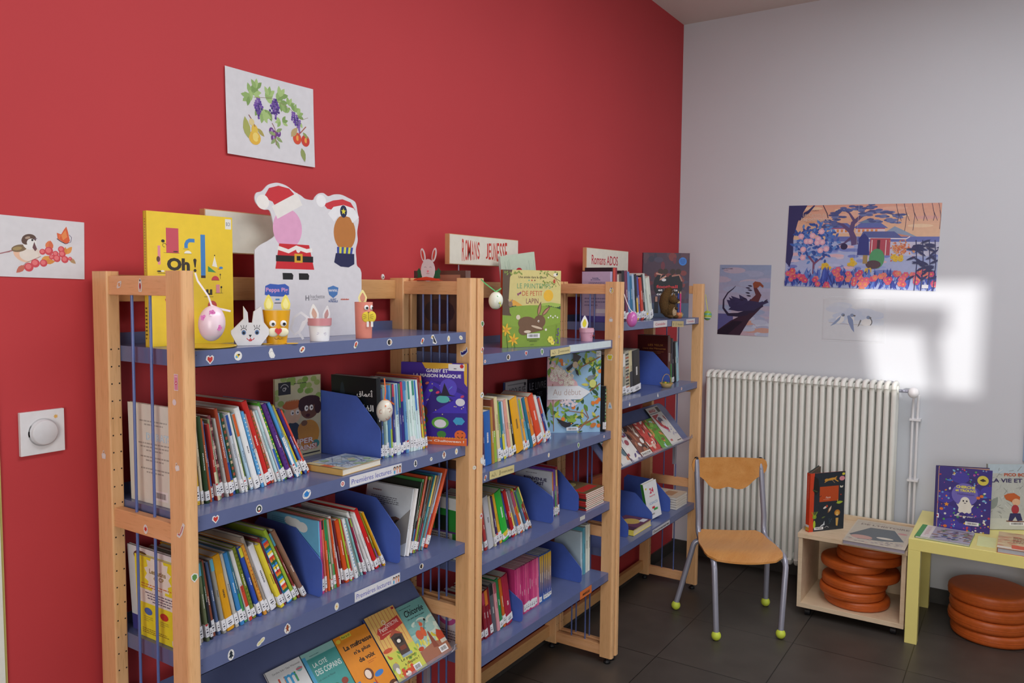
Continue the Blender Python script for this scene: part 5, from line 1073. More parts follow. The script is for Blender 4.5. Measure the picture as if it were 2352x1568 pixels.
hanging_egg('white egg with orange ends hanging on an orange ribbon beside the black Arabic album', (.628, -.308, 1.249), .022, .030, lambda i, k: '#e8a050' if i > .86 else ('#e2a860' if i < .1 else '#ded9cc'), '#d9682c',
            [(.634, -.302, 1.335), (.63, -.31, 1.30)], lambda m, C: dots(m, C, .022, .030, [(.008, .004), (.004, -.018), (-.014, .0)], lambda a: [a.ell(.5 + .4 * math.cos(q), .5 + .4 * math.sin(q), .1, .1, '#a04a3a', 6) for q in (0, .8, 1.6, 2.4, 3.2, 4, 4.8, 5.6)]), [[(.628, -.308, 1.279), (.645, -.312, 1.272), (.66, -.314, 1.262)]])
hanging_egg('white and green egg hanging on a green ribbon, left post of the middle bookcase', (1.062, -.372, 1.542), .0225, .0275, lambda i, k: '#a8c456' if i > .86 else ('#8ab04c' if i < .14 else '#e2e8da'), '#5ab46a',
            [(1.015, -.349, 1.607), (1.03, -.353, 1.595), (1.045, -.37, 1.578)], lambda m, C: dots(m, C, .0225, .0275, [(.004, -.006), (.008, -.014)], lambda a: (a.leaf(.5, .1, .8, 1.4, '#d9cc3a', .4), a.leaf(.5, .1, .6, 2.3, '#4a8a3a', .3), a.leaf(.5, .1, .6, .7, '#4a8a3a', .3))), [[(1.062, -.372, 1.569), (1.075, -.375, 1.575), (1.084, -.377, 1.58)]])
hanging_egg('mauve pink egg hanging on a white ribbon, left post of the corner bookcase', (2.067, -.372, 1.455), .0225, .0325, lambda i, k: '#c264b0', '#e4dada',
            [(2.033, -.35, 1.56), (2.045, -.356, 1.53), (2.055, -.366, 1.50)], None, [[(2.067, -.372, 1.488), (2.05, -.372, 1.482)], [(2.067, -.372, 1.488), (2.09, -.378, 1.48)]])
hanging_egg('small green and blue banded egg hanging on a yellow ribbon, corner bookcase', (3.048, -.352, 1.447), .0215, .026, lambda i, k: ('#8aa834', '#a4b83c', '#4f9a8a', '#dfe2c0', '#9ab43a', '#5aa08c')[int(i * 10) % 6], '#cfcf34',
            [(3.018, -.349, 1.556), (3.03, -.35, 1.52), (3.045, -.352, 1.48)])

# folded paper rabbit
def origami():
    m = MB(); w, h, t = .082, .088, .012
    out = [(.16, 0), (.78, 0), (1, .27), (1, .42), (.84, .62), (.8, 1.0), (.6, .86), (.56, .58), (.46, .58), (.44, .84), (.33, 1.0), (.33, .68), (.1, .46), (0, .38), (.0, .3)]
    m.prism([(x * w, y * h) for x, y in out], (0, 0, 0), X, Z, -Y, -.006, '#dcdde0'); m.box(.02, .06, .004, .03, 0, .03, '#cfd0d4')
    a = Art(m, (0, -2e-5, 0), X, Z, w, h)
    for x in (.33, .68): a.ell(x, .33, .06, .07, '#5c7ca8', 14); a.ell(x, .32, .035, .04, '#1c2430', 10); a.arc(x, .37, .075, .2, 2.9, .016, '#33343a')
    for x in (.33, .68):
        for d in (-.5, 0, .5): a.line([(x + d * .1, .45), (x + d * .16, .52)], .014, '#33343a')
    a.poly([(.46, .27), (.54, .27), (.5, .2)], '#22242a'); a.arc(.46, .19, .05, math.pi, 2 * math.pi, .02, '#c04a50'); a.arc(.55, .19, .05, math.pi, 2 * math.pi, .02, '#c04a50'); a.ell(.5, .13, .05, .03, '#c04a50', 10)
    return m.build("paper_rabbit", PAPER, mw=Matrix.Translation((.1715, -.269, 1.4474)) @ Matrix.Rotation(math.radians(-28), 4, 'Z'))
o = origami(); tag(o, 'white folded paper rabbit head with drawn blue eyes, nearest bookcase', 'paper rabbit')

def googly(m, P, N, r):
    N = Vector(N).normalized(); u = Z.cross(N).normalized(); v = N.cross(u); q = r * 1.0
    m.ball(P, r, r * .35, r, '#e9eaec', 0, 14, 8, None, Matrix((u, N, v)).transposed())
    a = Art(m, Vector(P) + N * (r * .36) - u * r - v * r, u, v, 2 * r, 2 * r); a.ell(.58, .42, .24, .24, '#141416', 12)
# yellow paper-cup rabbit
root = thing('cup_rabbit', 'yellow paper cup rabbit with googly eyes and a red nose, nearest bookcase', 'craft rabbit', (.281, -.290, 1.4474))
m = MB(); m.lathe([(0, 0), (.0225, 0), (.0225, .002), (.031, .078), (.0318, .0795), (.0305, .0795), (.022, .004), (0, .004)], 32, (0, 0, 0), None, 0, None, ['#e5a91c', '#e5a91c', '#e8ab18', '#ece6d2', '#ece6d2', '#ddd8c8', '#ddd8c8'], True); m.build('cup', COVER, root)
fx = VU; fn_ = VN
for sx, nm in ((-.018, 0), (.02, 1)):
    e = MB(); B = fx * sx + fn_ * .006 + Z * .076
    for col, s_, off in (('#e9dc6a', 1, 0), ('#efe89a', .6, .0006)):
        e.prism([(math.cos(q) * .0105 * s_ * (1 if math.sin(q) < 0 else 1 - .5 * math.sin(q)), .017 + math.sin(q) * .021 * s_) for q in [i * math.pi / 10 for i in range(20)]], B + fn_ * off, fx, Z, fn_, .0006, col)
    e.build('ear', PAPER, root)
for sx in (-.012, .012):
    e = MB(); googly(e, fx * sx + fn_ * .0275 + Z * .048, fn_ + fx * (sx * 10), .0075); e.build('googly_eye', COVER, root)
e = MB()
for sx in (-.011, .011): e.ball(fx * sx + fn_ * .0265 + Z * .028, .013, .0045, .0105, '#e6e2c4', 0, 16, 10, None, Matrix((fx, fn_, Z)).transposed())
e.build('muzzle', PAPER, root)
e = MB(); a = Art(e, fn_ * .032 - fx * .008 + Z * .022, fx, Z, .016, .016); a.poly([(.5, 0), (.02, .5), (.05, .85), (.3, 1), (.5, .82), (.75, 1), (.97, .82), (.96, .48)], '#cf3a44'); e.build('nose', PAPER, root)
e = MB(); a = Art(e, fn_ * .0275 - fx * .012 + Z * .006, fx, Z, .024, .016); a.arc(.33, .6, .17, math.pi, 2 * math.pi, .05, '#8a5a20'); a.arc(.67, .6, .17, math.pi, 2 * math.pi, .05, '#8a5a20'); e.build('mouth', PAPER, root)
for sx in (-.026, .03):
    e = MB(); P = fx * sx + fn_ * .016
    e.prism([(math.cos(q) * .013 * (1 + .25 * math.cos(3 * q)), math.sin(q) * .009) for q in [i * math.pi / 10 for i in range(20)]], P + Z * .0005, fx, -fn_, Z, .0015, '#e3b23a'); e.build('foot', PAPER, root)
# small clay pot rabbits
def pot_rabbit(label, loc, r, h, cb, cr, ears, rimf=None, fill=None, face=None):
    root = thing('pot_rabbit', label, 'craft rabbit', loc); rb = r * .8; rm = r
    m = MB(); m.lathe([(0, 0), (rb, 0), (rm * .93, h * .68), (rm, h * .68), (rm * 1.03, h), (rm * .93, h), (rb * .9, h * .3), (0, h * .3)], 28, (0, 0, 0), None, 0, None, [cb, cb, cr, cr, cr, cb, cb], True); m.build('pot', PAINT, root)
    for (u, hh, ww, c1, c2, lean) in ears:
        e = MB(); B = VU * u + Z * (h * .8)
        for c, s_, off in ((c1, 1, 0), (c2, .55, .0007)):
            e.prism([(math.cos(q) * ww * s_ * (1 if math.sin(q) < 0 else 1 - .55 * math.sin(q)) + lean * (1 + math.sin(q)) * .5, hh * .5 + math.sin(q) * hh * .5 * s_) for q in [i * math.pi / 10 for i in range(20)]], B + VN * off, VU, Z, VN, .0006, c)
        e.build('ear', PAPER, root)
    if face: f = MB(); face(f); f.build('face', PAPER, root)
    return root
def face1(f): a = Art(f, VN * .021 - VU * .012 + Z * .008, VU, (Z + VN * .25).normalized(), .026, .02); [a.line([(.5, .5), (x, y)], .03, '#a89ac0') for x, y in ((.1, .7), (.05, .5), (.15, .3), (.9, .7), (.95, .5), (.85, .3))]; a.ell(.5, .5, .08, .08, '#c88aa0', 8)
r1 = pot_rabbit('white pot rabbit with a glittery pink rim and organza bow, nearest bookcase', (.412, -.292, 1.4474), .0285, .056, '#f0f1f4', '#cf8c94', [(-.011, .046, .011, '#e2e2e2', '#c8a090', -.004), (.015, .042, .009, '#d9d9de', '#b88a8a', .004)], face=face1)
e = MB()
for P in ([(-.02, .0), (-.045, .02), (-.062, .008), (-.07, -.02), (-.06, -.034), (-.045, -.022), (-.03, .005)], [(-.02, .004), (-.04, -.004), (-.05, -.03), (-.04, -.045)]):
    ribbon(e, [VU * x + Z * (z + .05) + VN * .004 for x, z in P], .006, '#dcdce2', VN)
e.build('bow', PAPER, r1)
def face2(f):
    a = Art(f, VN * .0305 - VU * .0 + Z * .042, VU, Z, .028, .018); a.line([(.3, .75), (.5, .95)], .07, '#2a2426'); a.ell(.62, .5, .08, .1, '#1c1c20', 10)
    a = Art(f, VN * .0265 - VU * .004 + Z * .008, VU, (Z + VN * .2).normalized(), .03, .03); [a.line([(.75, .5), (x, y)], .03, '#b8404c') for x, y in ((.15, .8), (.1, .5), (.15, .2))]
    f.ball(VU * .02 + VN * .02 + Z * .02, .0045, .0045, .0055, '#1a1a1e', 0, 10, 8)
pot_rabbit('pink painted clay pot rabbit with one white and yellow ear, middle bookcase', (1.845, -.278, 1.3724), .029, .052, '#d4a0b4', '#dcaabc', [(-.012, .06, .017, '#e8e8ea', '#ddd23a', .002)], face=face2)
# tube rabbit
root = thing('tube_rabbit', 'salmon cardboard tube rabbit with yellow muzzle and paper teeth, nearest bookcase', 'craft rabbit', (.562, -.296, 1.4474))
m = MB(); m.lathe([(.021, 0), (.0235, .094), (.0225, .094), (.020, .0)], 28, (0, 0, 0), '#d08070'); m.build('tube', PAPER, root)
e = MB(); B = VN * -.004 + Z * .086 + VU * -.002
for c, s_, off in (('#ece4a0', 1, 0), ('#cf8f78', .6, .0007)): e.prism([(math.cos(q) * .0115 * s_ * (1 if math.sin(q) < 0 else 1 - .6 * math.sin(q)), .02 + math.sin(q) * .02 * s_) for q in [i * math.pi / 10 for i in range(20)]], B + VN * off, VU, Z, VN, .0006, c)
e.build('ear', PAPER, root)
for u in (.002, .017): e = MB(); n_ = (VN * math.sqrt(max(.0235 ** 2 - u * u, 0)) + VU * u); googly(e, n_ + Z * .08, n_, .0066); e.build('googly_eye', COVER, root)
e = MB()
for u in (.0, .0145): e.ball(VU * (u + .002) + VN * .0215 + Z * .056, .0115, .003, .0145, '#dfc83a', 0, 16, 10, None, Matrix((VU, VN, Z)).transposed())
a = Art(e, VN * .0255 - VU * .01 + Z * .042, VU, Z, .034, .03); [a.line([(x0, y0), (x1, y1)], .025, '#6a4a2a') for x0, y0, x1, y1 in ((.1, .7, .35, .6), (.08, .5, .32, .5), (.12, .3, .34, .42), (.6, .6, .85, .7), (.62, .5, .9, .5), (.6, .42, .85, .3), (.5, .8, .5, .2))]; a.poly([(.42, .9), (.58, .9), (.5, .75)], '#7c4a3c')
e.build('muzzle', PAPER, root)
e = MB()
for u in (.002, .013): e.box(u, u + .006, 0, .0008, 0, .014, '#e6e2e0', M=Matrix.Translation(VN * .0255 + Z * .03) @ Matrix((VU, -VN, Z)).transposed().to_4x4())
e.build('teeth', PAPER, root)

# paper rabbit card on the top rail between the near and middle bookcases
root = thing('rabbit_card', 'paper rabbit with green leaves standing on the rail between two bookcases', 'paper rabbit', (.966, -.185, 1.6015))
def cut(name, pts, s_, off, col, x=-.004, art=None):
    m = MB(); m.prism([(p[0] * s_, p[1] * s_) for p in pts], (x, off[0], off[1]), -Y, Z, -X, .0006, col)
    if art: art(Art(m, Vector((x - .00065, off[0], off[1])), -Y, Z, s_, s_))
    return m.build(name, PAPER, root)
cir = lambda cx, cy, rx, ry, n=24, a0=0, a1=2 * math.pi: [(cx + rx * math.cos(a0 + (a1 - a0) * i / n), cy + ry * math.sin(a0 + (a1 - a0) * i / n)) for i in range(n)]
m = MB(); m.prism([(-.055, 0), (.055, 0), (.05, .005), (0, .012), (-.045, .006)], (-.012, 0, 0), -Y, Z, -X, .0008, '#cf4a2c'); m.box(-.05, .0, -.055, .05, 0, .0008, '#cf4a2c'); m.build('base_card', PAPER, root)
def rab_face(a):
    for x in (.32, .68): a.arc(x, .62, .07, .3, 2.8, .025, '#8a8a9a')
    a.poly([(.44, .5), (.56, .5), (.58, .42), (.5, .36), (.42, .42)], '#e08a98'); a.arc(.45, .35, .05, math.pi, 2 * math.pi, .02, '#9a5a64'); a.arc(.55, .35, .05, math.pi, 2 * math.pi, .02, '#9a5a64')
cut('body', cir(.5, .5, .5, .62), .056, (.028, .004), '#d6cfd4', art=rab_face)
for x, r in ((.0, -.25), (.036, .22)):
    cut('ear', [(u * math.cos(-r) - v * math.sin(-r), u * math.sin(-r) + v * math.cos(-r)) for u, v in cir(.0, .4, .2, .5)], .044, (.016 - x, .062), '#dcd6da', -.003)
    cut('inner_ear', [(u * math.cos(-r) - v * math.sin(-r), u * math.sin(-r) + v * math.cos(-r)) for u, v in cir(.0, .4, .09, .36)], .044, (.016 - x, .062), '#c8483c', -.0045)
for sg in (-1, 1):
    cut('leaf', [(sg * p[0], p[1]) for p in ((0, 0), (1.0, .1), (.9, .5), (1.05, .9), (.7, 1.3), (.5, 1.0), (.1, .9))], .026, (-.02 * sg + .0, .006), '#1f5a3a', .0)
    cut('paw', [(p[0] + .0, p[1]) for p in cir(0, .3, .5, .26, 16)], .022, (.012 * -sg, .002), '#dcd8dc', -.006)
m = MB(); m.ball((0, 0, .009), .007, .005, .009, '#dcdcdc', 0, 14, 10); googly(m, Vector((-.003, -.004, .009)), VN, .004); tag(m.build('googly_eye', COVER, loc=(.92, -.036, 1.6035)), 'tiny white figure with one black dot on the back rail', 'figurine')

# white cardboard standee (plain stand-ins instead of the printed figures)
def standee():
    m = MB(); w, h = .342, .392
    px = [(133, 1318), (133, 610), (165, 572), (240, 520), (278, 480), (270, 400), (245, 290), (200, 285), (155, 250), (138, 205), (150, 160), (190, 140), (230, 90), (270, 68), (310, 60), (370, 75), (430, 115), (480, 140), (515, 163), (575, 165), (590, 140), (620, 107), (660, 97), (700, 118), (750, 97), (810, 92), (870, 112), (915, 130), (938, 155), (952, 230), (963, 300), (948, 400), (952, 480), (935, 560), (940, 640), (945, 700), (972, 728), (985, 765), (985, 1318)]
    T = lambda x, y: ((x - 133) / 852, (1318 - y) / 1258)
    body, end = px[1:-1], [px[0], px[-1]]; sm = [px[0]]
    for i in range(len(body) - 1):
        p0, p1, p2, p3 = body[max(i - 1, 0)], body[i], body[i + 1], body[min(i + 2, len(body) - 1)]
        for k in range(4):
            t = k / 4; sm.append(tuple(.5 * (2 * p1[q] + (p2[q] - p0[q]) * t + (2 * p0[q] - 5 * p1[q] + 4 * p2[q] - p3[q]) * t * t + (3 * p1[q] - p0[q] - 3 * p2[q] + p3[q]) * t ** 3) for q in (0, 1)))
    pts = [T(*p) for p in sm + [body[-1], px[-1]]]
    for lo, hi, yaw_, Mx in ((0, .505, 0, None), (.505, 1, 0, None)):
        pass
    m.prism([(x * w, y * h) for x, y in pts], (0, 0, 0), X, Z, Y, .003, '#d3d2d8')
    a = Art(m, (0, -2e-5, 0), X, Z, w, h); A = lambda x, y: T(x, y)
    def E(x, y, rx, ry, c, n=24, rot=0): u, v = T(x, y); a.ell(u, v, rx / 852, ry / 852, c, n, rot)
    def PL(p, c): a.poly([T(*q) for q in p], c)
    # red hat, plain pink disc, red coat with belt
    E(375, 420, 110, 125, '#dba0c4', 30)
    PL([(205, 180), (240, 110), (310, 82), (390, 95), (440, 150), (380, 200), (290, 260), (265, 215), (225, 200)], '#c22a34')
    a.line([T(280, 300), T(360, 245), T(470, 170)], .1, '#e2dfdc'); E(195, 225, 45, 45, '#e6e3e0')
    PL([(310, 545), (540, 545), (580, 750), (280, 750)], '#c4242e'); a.rect(*T(285, 690), *T(572, 640), '#18181a'); PL([(425, 622), (488, 622), (488, 695), (425, 695)], '#d0a02c'); PL([(442, 640), (472, 640), (472, 678), (442, 678)], '#18181a')
    a.line([T(300, 580), T(380, 605), T(440, 570), T(520, 595), T(565, 585)], .03, '#e6e3e0'); E(455, 588, 17, 20, '#e6e3e0')
    for x in (373, 497): PL([(x - 40, 782), (x + 30, 782), (x + 42, 800), (x + 38, 836), (x - 38, 836)], '#17171a')
    # second hat, plain brown disc, striped scarf, navy block
    E(838, 420, 95, 120, '#b5743a', 30)
    PL([(660, 190), (740, 150), (820, 130), (890, 150), (930, 210), (920, 240), (730, 230), (690, 225)], '#c4323c'); a.line([T(720, 300), T(760, 245), T(830, 225), T(900, 240), T(935, 300)], .085, '#e2e2e6'); E(640, 165, 40, 40, '#e6e6ea')
    E(828, 235, 30, 42, '#20284a', 16); a.star(*T(828, 235), .026, '#d8cf3a')
    for i in range(7): PL([(770 + i * 20, 545), (790 + i * 20, 545), (788 + i * 18, 628), (770 + i * 18, 628)], ('#3a4a9c', '#cfcf4a')[i % 2])
    PL([(760, 600), (920, 600), (920, 690), (870, 720), (800, 715), (745, 680)], '#24264e')
    # lettering printed along the foot
    PL([(200, 960), (205, 890), (240, 872), (300, 878), (350, 872), (380, 895), (380, 960), (330, 975), (240, 972)], '#3a5cb4'); a.text('Peppa Pig', *T(290, 925), .034, '#dca0c4', .19, bold=.02)
    a.text('hachette', *T(605, 975), .026, '#8a8a92', .135); a.text('JEUNESSE', *T(580, 1003), .01, '#8a8a92', .07); a.text('H', *T(522, 988), .034, '#7c7c84', .035, bold=.02)
    PL([(690, 900), (735, 882), (780, 900), (770, 960), (735, 990), (700, 960)], '#4a78b4'); a.text("PAW PATROL", *T(735, 925), .016, '#e6e2e2', .085, bold=.03); a.text("LA PAT'", *T(735, 1000), .011, '#3a5a94', .06, bold=.03); a.text('PATROUILLE', *T(735, 1018), .014, '#3a5a94', .09, bold=.03)
    a.text('nickelodeon', *T(835, 1000), .013, '#c8583c', .085, bold=.03); a.rect(*T(278, 1005), *T(308, 992), '#4a90c8'); a.rect(*T(270, 1030), *T(330, 1024), '#33333a')
    a.line([T(565, 1318), T(565, 1150)], .003, '#b0afb6')
    ob = m.build('cardboard_standee', COVER, mw=Matrix.Translation((.3345, -.150, 1.4474)) @ Matrix.Rotation(math.radians(-5), 4, 'Z'))
    s = MB(); s.prism([(0, 0), (.09, 0), (.01, .22), (0, .22)], (.2, .0035, 0), Y, Z, X, .002, '#c9c8ce'); s.build('rear_strut', PAPER, ob)
    tag(ob, 'tall white cardboard standee with two red hats printed on it, nearest bookcase', 'standee')
standee()

# squirrel, pencils, basket on the corner bookcase
m = MB(); S = Vector((2.715, -.283, 1.4405)); fur = lambda i, k: ('#5a4220', '#6b5028', '#4a3418')[int(i * 37 + k * 53) % 3]
root = thing('toy_squirrel', 'small brown furry toy squirrel holding its paws together, corner bookcase', 'toy squirrel', tuple(S))
Q = Matrix((VU, VN, Z)).transposed()
def fball(u, n, z, a_, b_, c_, cf=fur, name=None): return (VU * u + VN * n + Z * z, a_, b_, c_, cf)
b = MB()
for P in (fball(0, 0, .042, .026, .024, .042), fball(.004, .01, .088, .024, .023, .021), fball(.022, .02, .082, .012, .011, .009), fball(-.012, .012, .008, .016, .022, .009), fball(.014, .014, .008, .016, .022, .009), fball(.012, .026, .048, .008, .014, .007)):
    b.ball(P[0], P[1], P[2], P[3], None, 0, 18, 12, P[4], Q)
def furmat(nt, p):
    a = nt.nodes.new('ShaderNodeVertexColor'); a.layer_name = 'Col'; n = noise(nt, 350, 3, coords(nt))
    nt.links.new(mixc(nt, a.outputs[0], ramp(nt, n, [(.3, (.5, .5, .5)), (.7, (1.5, 1.4, 1.2))]), 1.0, 'MULTIPLY'), p.inputs['Base Color']); p.inputs['Roughness'].default_value = .95
    nt.links.new(bump(nt, n, 1.0, .004), p.inputs['Normal'])
FUR = mat('brown_fur', furmat)
b.build('body', FUR, root)
def hair(parent, name, center, rad, n, L, cols, seed):
    """tufts of fur strands as thin tapering triangles"""
    m = MB(); rr = random.Random(seed)
    for i in range(n):
        d = Vector((rr.gauss(0, 1), rr.gauss(0, 1), rr.gauss(0, 1))).normalized(); P = center + Vector((d.x * rad[0], d.y * rad[1], d.z * rad[2])); t = (d + Vector((rr.gauss(0, .4), rr.gauss(0, .4), .5))).normalized(); s_ = t.cross(Vector((rr.random(), rr.random(), rr.random()))).normalized() * .0008
        m.add([P - s_, P + s_, P + t * L * rr.uniform(.6, 1.2)], [(0, 1, 2)], rr.choice(cols))
    o = m.build(name, PAPER, parent); return o
t = MB(); t.tube([VU * x + VN * -.012 + Z * z for x, z in ((-.01, .01), (-.028, .035), (-.034, .07), (-.026, .105), (-.008, .132), (.008, .142))], [.012, .02, .024, .024, .02, .008], '#5a4220', 0, 14); tail = t.build('tail', FUR, root)
cols = ('#6b4d24', '#4a3418', '#7c5c30', '#3a2812')
for (x, z), k in zip(((-.024, .035), (-.028, .07), (-.02, .105), (-.002, .125)), range(4)): hair(tail, 'fur_tuft', VU * x + VN * -.012 + Z * z, (.02, .02, .02), 260, .012, cols, k)
hair(root, 'body_fur', Z * .045, (.024, .022, .04), 500, .008, cols, 9)
e = MB(); e.ball(VU * .006 + VN * .022 + Z * .03, .013, .006, .024, '#b9a48c', 0, 12, 8, None, Q); e.ball(VU * .026 + VN * .024 + Z * .078, .01, .008, .007, '#c9b08a', 0, 12, 8, None, Q); e.build('pale_belly', FUR, root)
for u in (.002, .018): e = MB(); e.ball(VU * (u + .004) + VN * .03 + Z * .092, .003, .003, .003, '#101012', 0, 10, 8); e.build('eye', COVER, root)
for u in (-.01, .012): e = MB(); e.ball(VU * u + VN * .006 + Z * .11, .006, .003, .009, '#7c5c30', 0, 12, 8, None, Q); e.build('ear', FUR, root)
# pencils in a little orange pot
root = thing('pencil_pot', 'little orange pot with yellow stripes holding two pencils, corner bookcase', 'pot', (2.795, -.292, 1.4384))
m = MB(); m.lathe([(0, 0), (.016, 0), (.018, .028), (.016, .028), (.014, .004), (0, .004)], 20, (0, 0, 0), '#c8764a'); a = Art(m, VN * .0185 + VU * .0 + Z * .006, VU, Z, .016, .018); [a.line([(x, .1), (x + .4, .9)], .08, '#d8c23a') for x in (.1, .35, .6)]; m.build('pot', PAINT, root)
for u, c, h_, lab in ((-.004, '#2a3f9c', .13, 'blue pencil standing in the little orange pot'), (.009, '#d83a84', .128, 'bright pink pencil standing in the little orange pot')):
    r = thing('pencil', lab, 'pencil', tuple(Vector((2.795, -.292, 1.444)) + VU * u), (0, 0, 0), 'pencils in the orange pot')
    p = MB(); p.tube([(0, 0, 0), (0, 0, h_ - .012)], .0036, c, 0, 6); p.build('barrel', PAINT, r); p = MB(); p.tube([(0, 0, h_ - .012), (0, 0, h_)], [.0034, .0006], '#d9b48a', 0, 6); p.build('tip', PAPER, r)
m = MB(); m.lathe([(0, 0), (.02, 0), (.027, .012), (.03, .02), (.028, .021), (.024, .012), (0, .006)], 24, (0, 0, 0), '#c9ab74')
for i in range(24): q = i * math.pi / 12; m.ball((.0295 * math.cos(q), .0295 * math.sin(q), .0205), .0034, .0034, .0022, '#b8965c', 0, 8, 5)
root = thing('basket', 'tiny woven basket with yellow and green bits and a handle, corner bookcase', 'basket', (2.655, -.292, 1.1056)); m.build('bowl', PAPER, root)
m = MB(); m.tube([VU * (.026 * math.cos(i * math.pi / 12)) + Z * (.02 + .045 * math.sin(i * math.pi / 12)) for i in range(13)], .0016, '#b8965c', 0, 6); m.build('handle', PAPER, root)
m = MB()
for i in range(9): rr = random.Random(i); m.ball(Vector((rr.uniform(-.014, .014), rr.uniform(-.014, .014), .018 + rr.random() * .006)), .006, .006, .006, ('#cfc23a', '#5a7a34', '#b85a2c')[i % 3], 0, 8, 6)
m.build('filling', PAPER, root)
# ---------------------------------------------------------------- pictures on the walls
def picture(name, label, cat, corners, art, mat_=None, curl=.004, wall='red', bow=None, tape=None):
    """sheet of paper on a wall; corners TL, TR, BR, BL as (along, z)"""
    (x0, z0), (x1, z1), (x2, z2), (x3, z3) = corners
    if wall == 'red': U = X; pos = lambda x, z, o: Vector((x, -.0015 - o, z)); N = Vector((0, -1, 0))
    else: U = -Y; pos = lambda x, z, o: Vector((XW - .0015 - o, x, z)); N = Vector((-1, 0, 0))
    m = MB(); n = 10; w = math.hypot(x1 - x0, z1 - z0); h = math.hypot(x3 - x0, z3 - z0)
    Ob = pos(x3, z3, 0); Ux = (pos(x2, z2, 0) - Ob).normalized(); Vx = N.cross(Ux).normalized()
    W, H = (pos(x2, z2, 0) - Ob).length, (pos(x0, z0, 0) - Ob).length
    f = lambda u, v: curl * ((2 * u - 1) ** 2 * .6 + (1 - v) ** 2 * .7) if bow is None else bow(u, v)
    vs = [Ob + Ux * (W * i / n) + Vx * (H * j / n) + N * f(i / n, j / n) for j in range(n + 1) for i in range(n + 1)]
    base = getattr(art, 'base', '#d2d2d8')
    q = MB(); a = Art(q, (0, 0, 0), X, Y, 1, 1, start=0, step=4e-6)
    a.w, a.h = W, H; art(a)
    # bend the artwork onto the sheet
    m.add(vs, [(j * (n + 1) + i, j * (n + 1) + i + 1, (j + 1) * (n + 1) + i + 1, (j + 1) * (n + 1) + i) for j in range(n) for i in range(n)], base, 0, True)
    b = len(m.v)
    for p in q.v: u, v = p[0] / W, p[1] / H; m.v.append(tuple(Ob + Ux * p[0] + Vx * p[1] + N * (f(u, v) + 4e-5 + p[2] + (f(round(u * n) / n, v) - f(u, v)) * 0)))
    for fc, c in zip(q.f, q.c): m.f.append(tuple(i + b for i in fc)); m.c.append(c); m.m.append(0); m.sm.append(False)
    ob = m.build(name, mat_ or PAPER); tag(ob, label, cat); return ob
FL = lambda u, v: .0004
def a_grape(a):
    rr = random.Random(1)
    for x, y, L, r in ((.27, .75, .1, 1.2), (.28, .68, .1, 2.5), (.3, .77, .09, .2), (.44, .73, .1, .6), (.47, .78, .09, 1.4), (.56, .75, .1, .5), (.6, .8, .1, 1.0), (.6, .74, .09, 5.6), (.7, .72, .08, 1.1), (.76, .66, .08, 1.2), (.8, .62, .08, .4), (.82, .55, .07, 4.6), (.46, .6, .1, 4.4), (.4, .56, .1, 5.2), (.36, .62, .1, 4.9), (.66, .62, .08, 1.5), (.6, .5, .07, 3.4), (.62, .5, .07, .3), (.25, .72, .09, 3.8), (.33, .83, .09, 1.5)):
        for d in (-.7, 0, .7): a.leaf(x, y, L, r + d, rr.choice(('#8fae6a', '#a3bf7c', '#7c9c5a')), .5)
    a.line([(.3, .72), (.5, .76), (.68, .7), (.86, .58), (.93, .62)], .004, '#8a7a5a')
    for cx, cy, dx in ((.35, .62, 0), (.54, .66, 0), (.755, .55, .045)):
        for j in range(9):
            k = max(1, int(5 - abs(j - 3) * .8))
            for i in range(k): a.ell(cx + dx * j / 5 + (i - (k - 1) / 2) * .022 + rr.uniform(-.004, .004), cy + .09 - j * .028, .0125, .0125, rr.choice(('#5a3a94', '#6c489c', '#48307c', '#7c5aa8')), 9)
    for j in range(6): a.ell(.54 + (j - 3) * .02, .6 + rr.uniform(-.02, .01), .0125, .0125, '#48307c', 9)
    a.ell(.3, .24, .066, .062, '#dcb040', 20); a.ell(.3, .33, .036, .05, '#d9b84a', 16); a.ell(.31, .25, .035, .04, '#e6cf74', 14); a.line([(.24, .5), (.29, .42), (.305, .37)], .008, '#8a4a3a')
    a.leaf(.23, .22, .19, 1.75, '#a3a85c', .42); a.leaf(.33, .36, .1, 5.6, '#a89c54', .4); a.ell(.27, .42, .03, .03, '#d8c890', 12)
    for x, y in ((.49, .36), (.525, .33), (.57, .35), (.51, .28)): a.ell(x, y, .028, .034, '#6a3a84', 14); a.ell(x + .004, y + .008, .01, .014, '#a88cc0', 10)
    a.line([(.5, .46), (.53, .4), (.54, .2)], .006, '#8a4a3a'); [a.leaf(.54, y, .085, r, '#8aa06a', .4) for y, r in ((.36, .5), (.3, 5.8), (.26, 5.2), (.28, 3.9), (.32, 2.9))]
    for x, c in ((.79, '#cf4a30'), (.89, '#c43c2c')): a.ell(x, .33 - (x - .79) * .1, .05, .055, c, 20); a.ell(x + .006, .335 - (x - .79) * .1, .022, .026, '#e0a04c', 14)
    a.line([(.9, .5), (.84, .42), (.8, .37)], .01, '#a05a4a'); a.leaf(.72, .34, .12, .9, '#b5a070', .5); a.leaf(.84, .22, .13, 5.0, '#8c9a5c', .45); a.leaf(.86, .42, .08, 5.6, '#8c9a5c', .4); a.text('Aly', .87, .05, .012, '#b0b0b4', .03)
picture('fruit_picture', 'unframed paper with purple grapes, pear, plums and cherries high on the red wall', 'picture', [(.368, 2.141), (.672, 2.145), (.667, 1.923), (.369, 1.92)], a_grape)
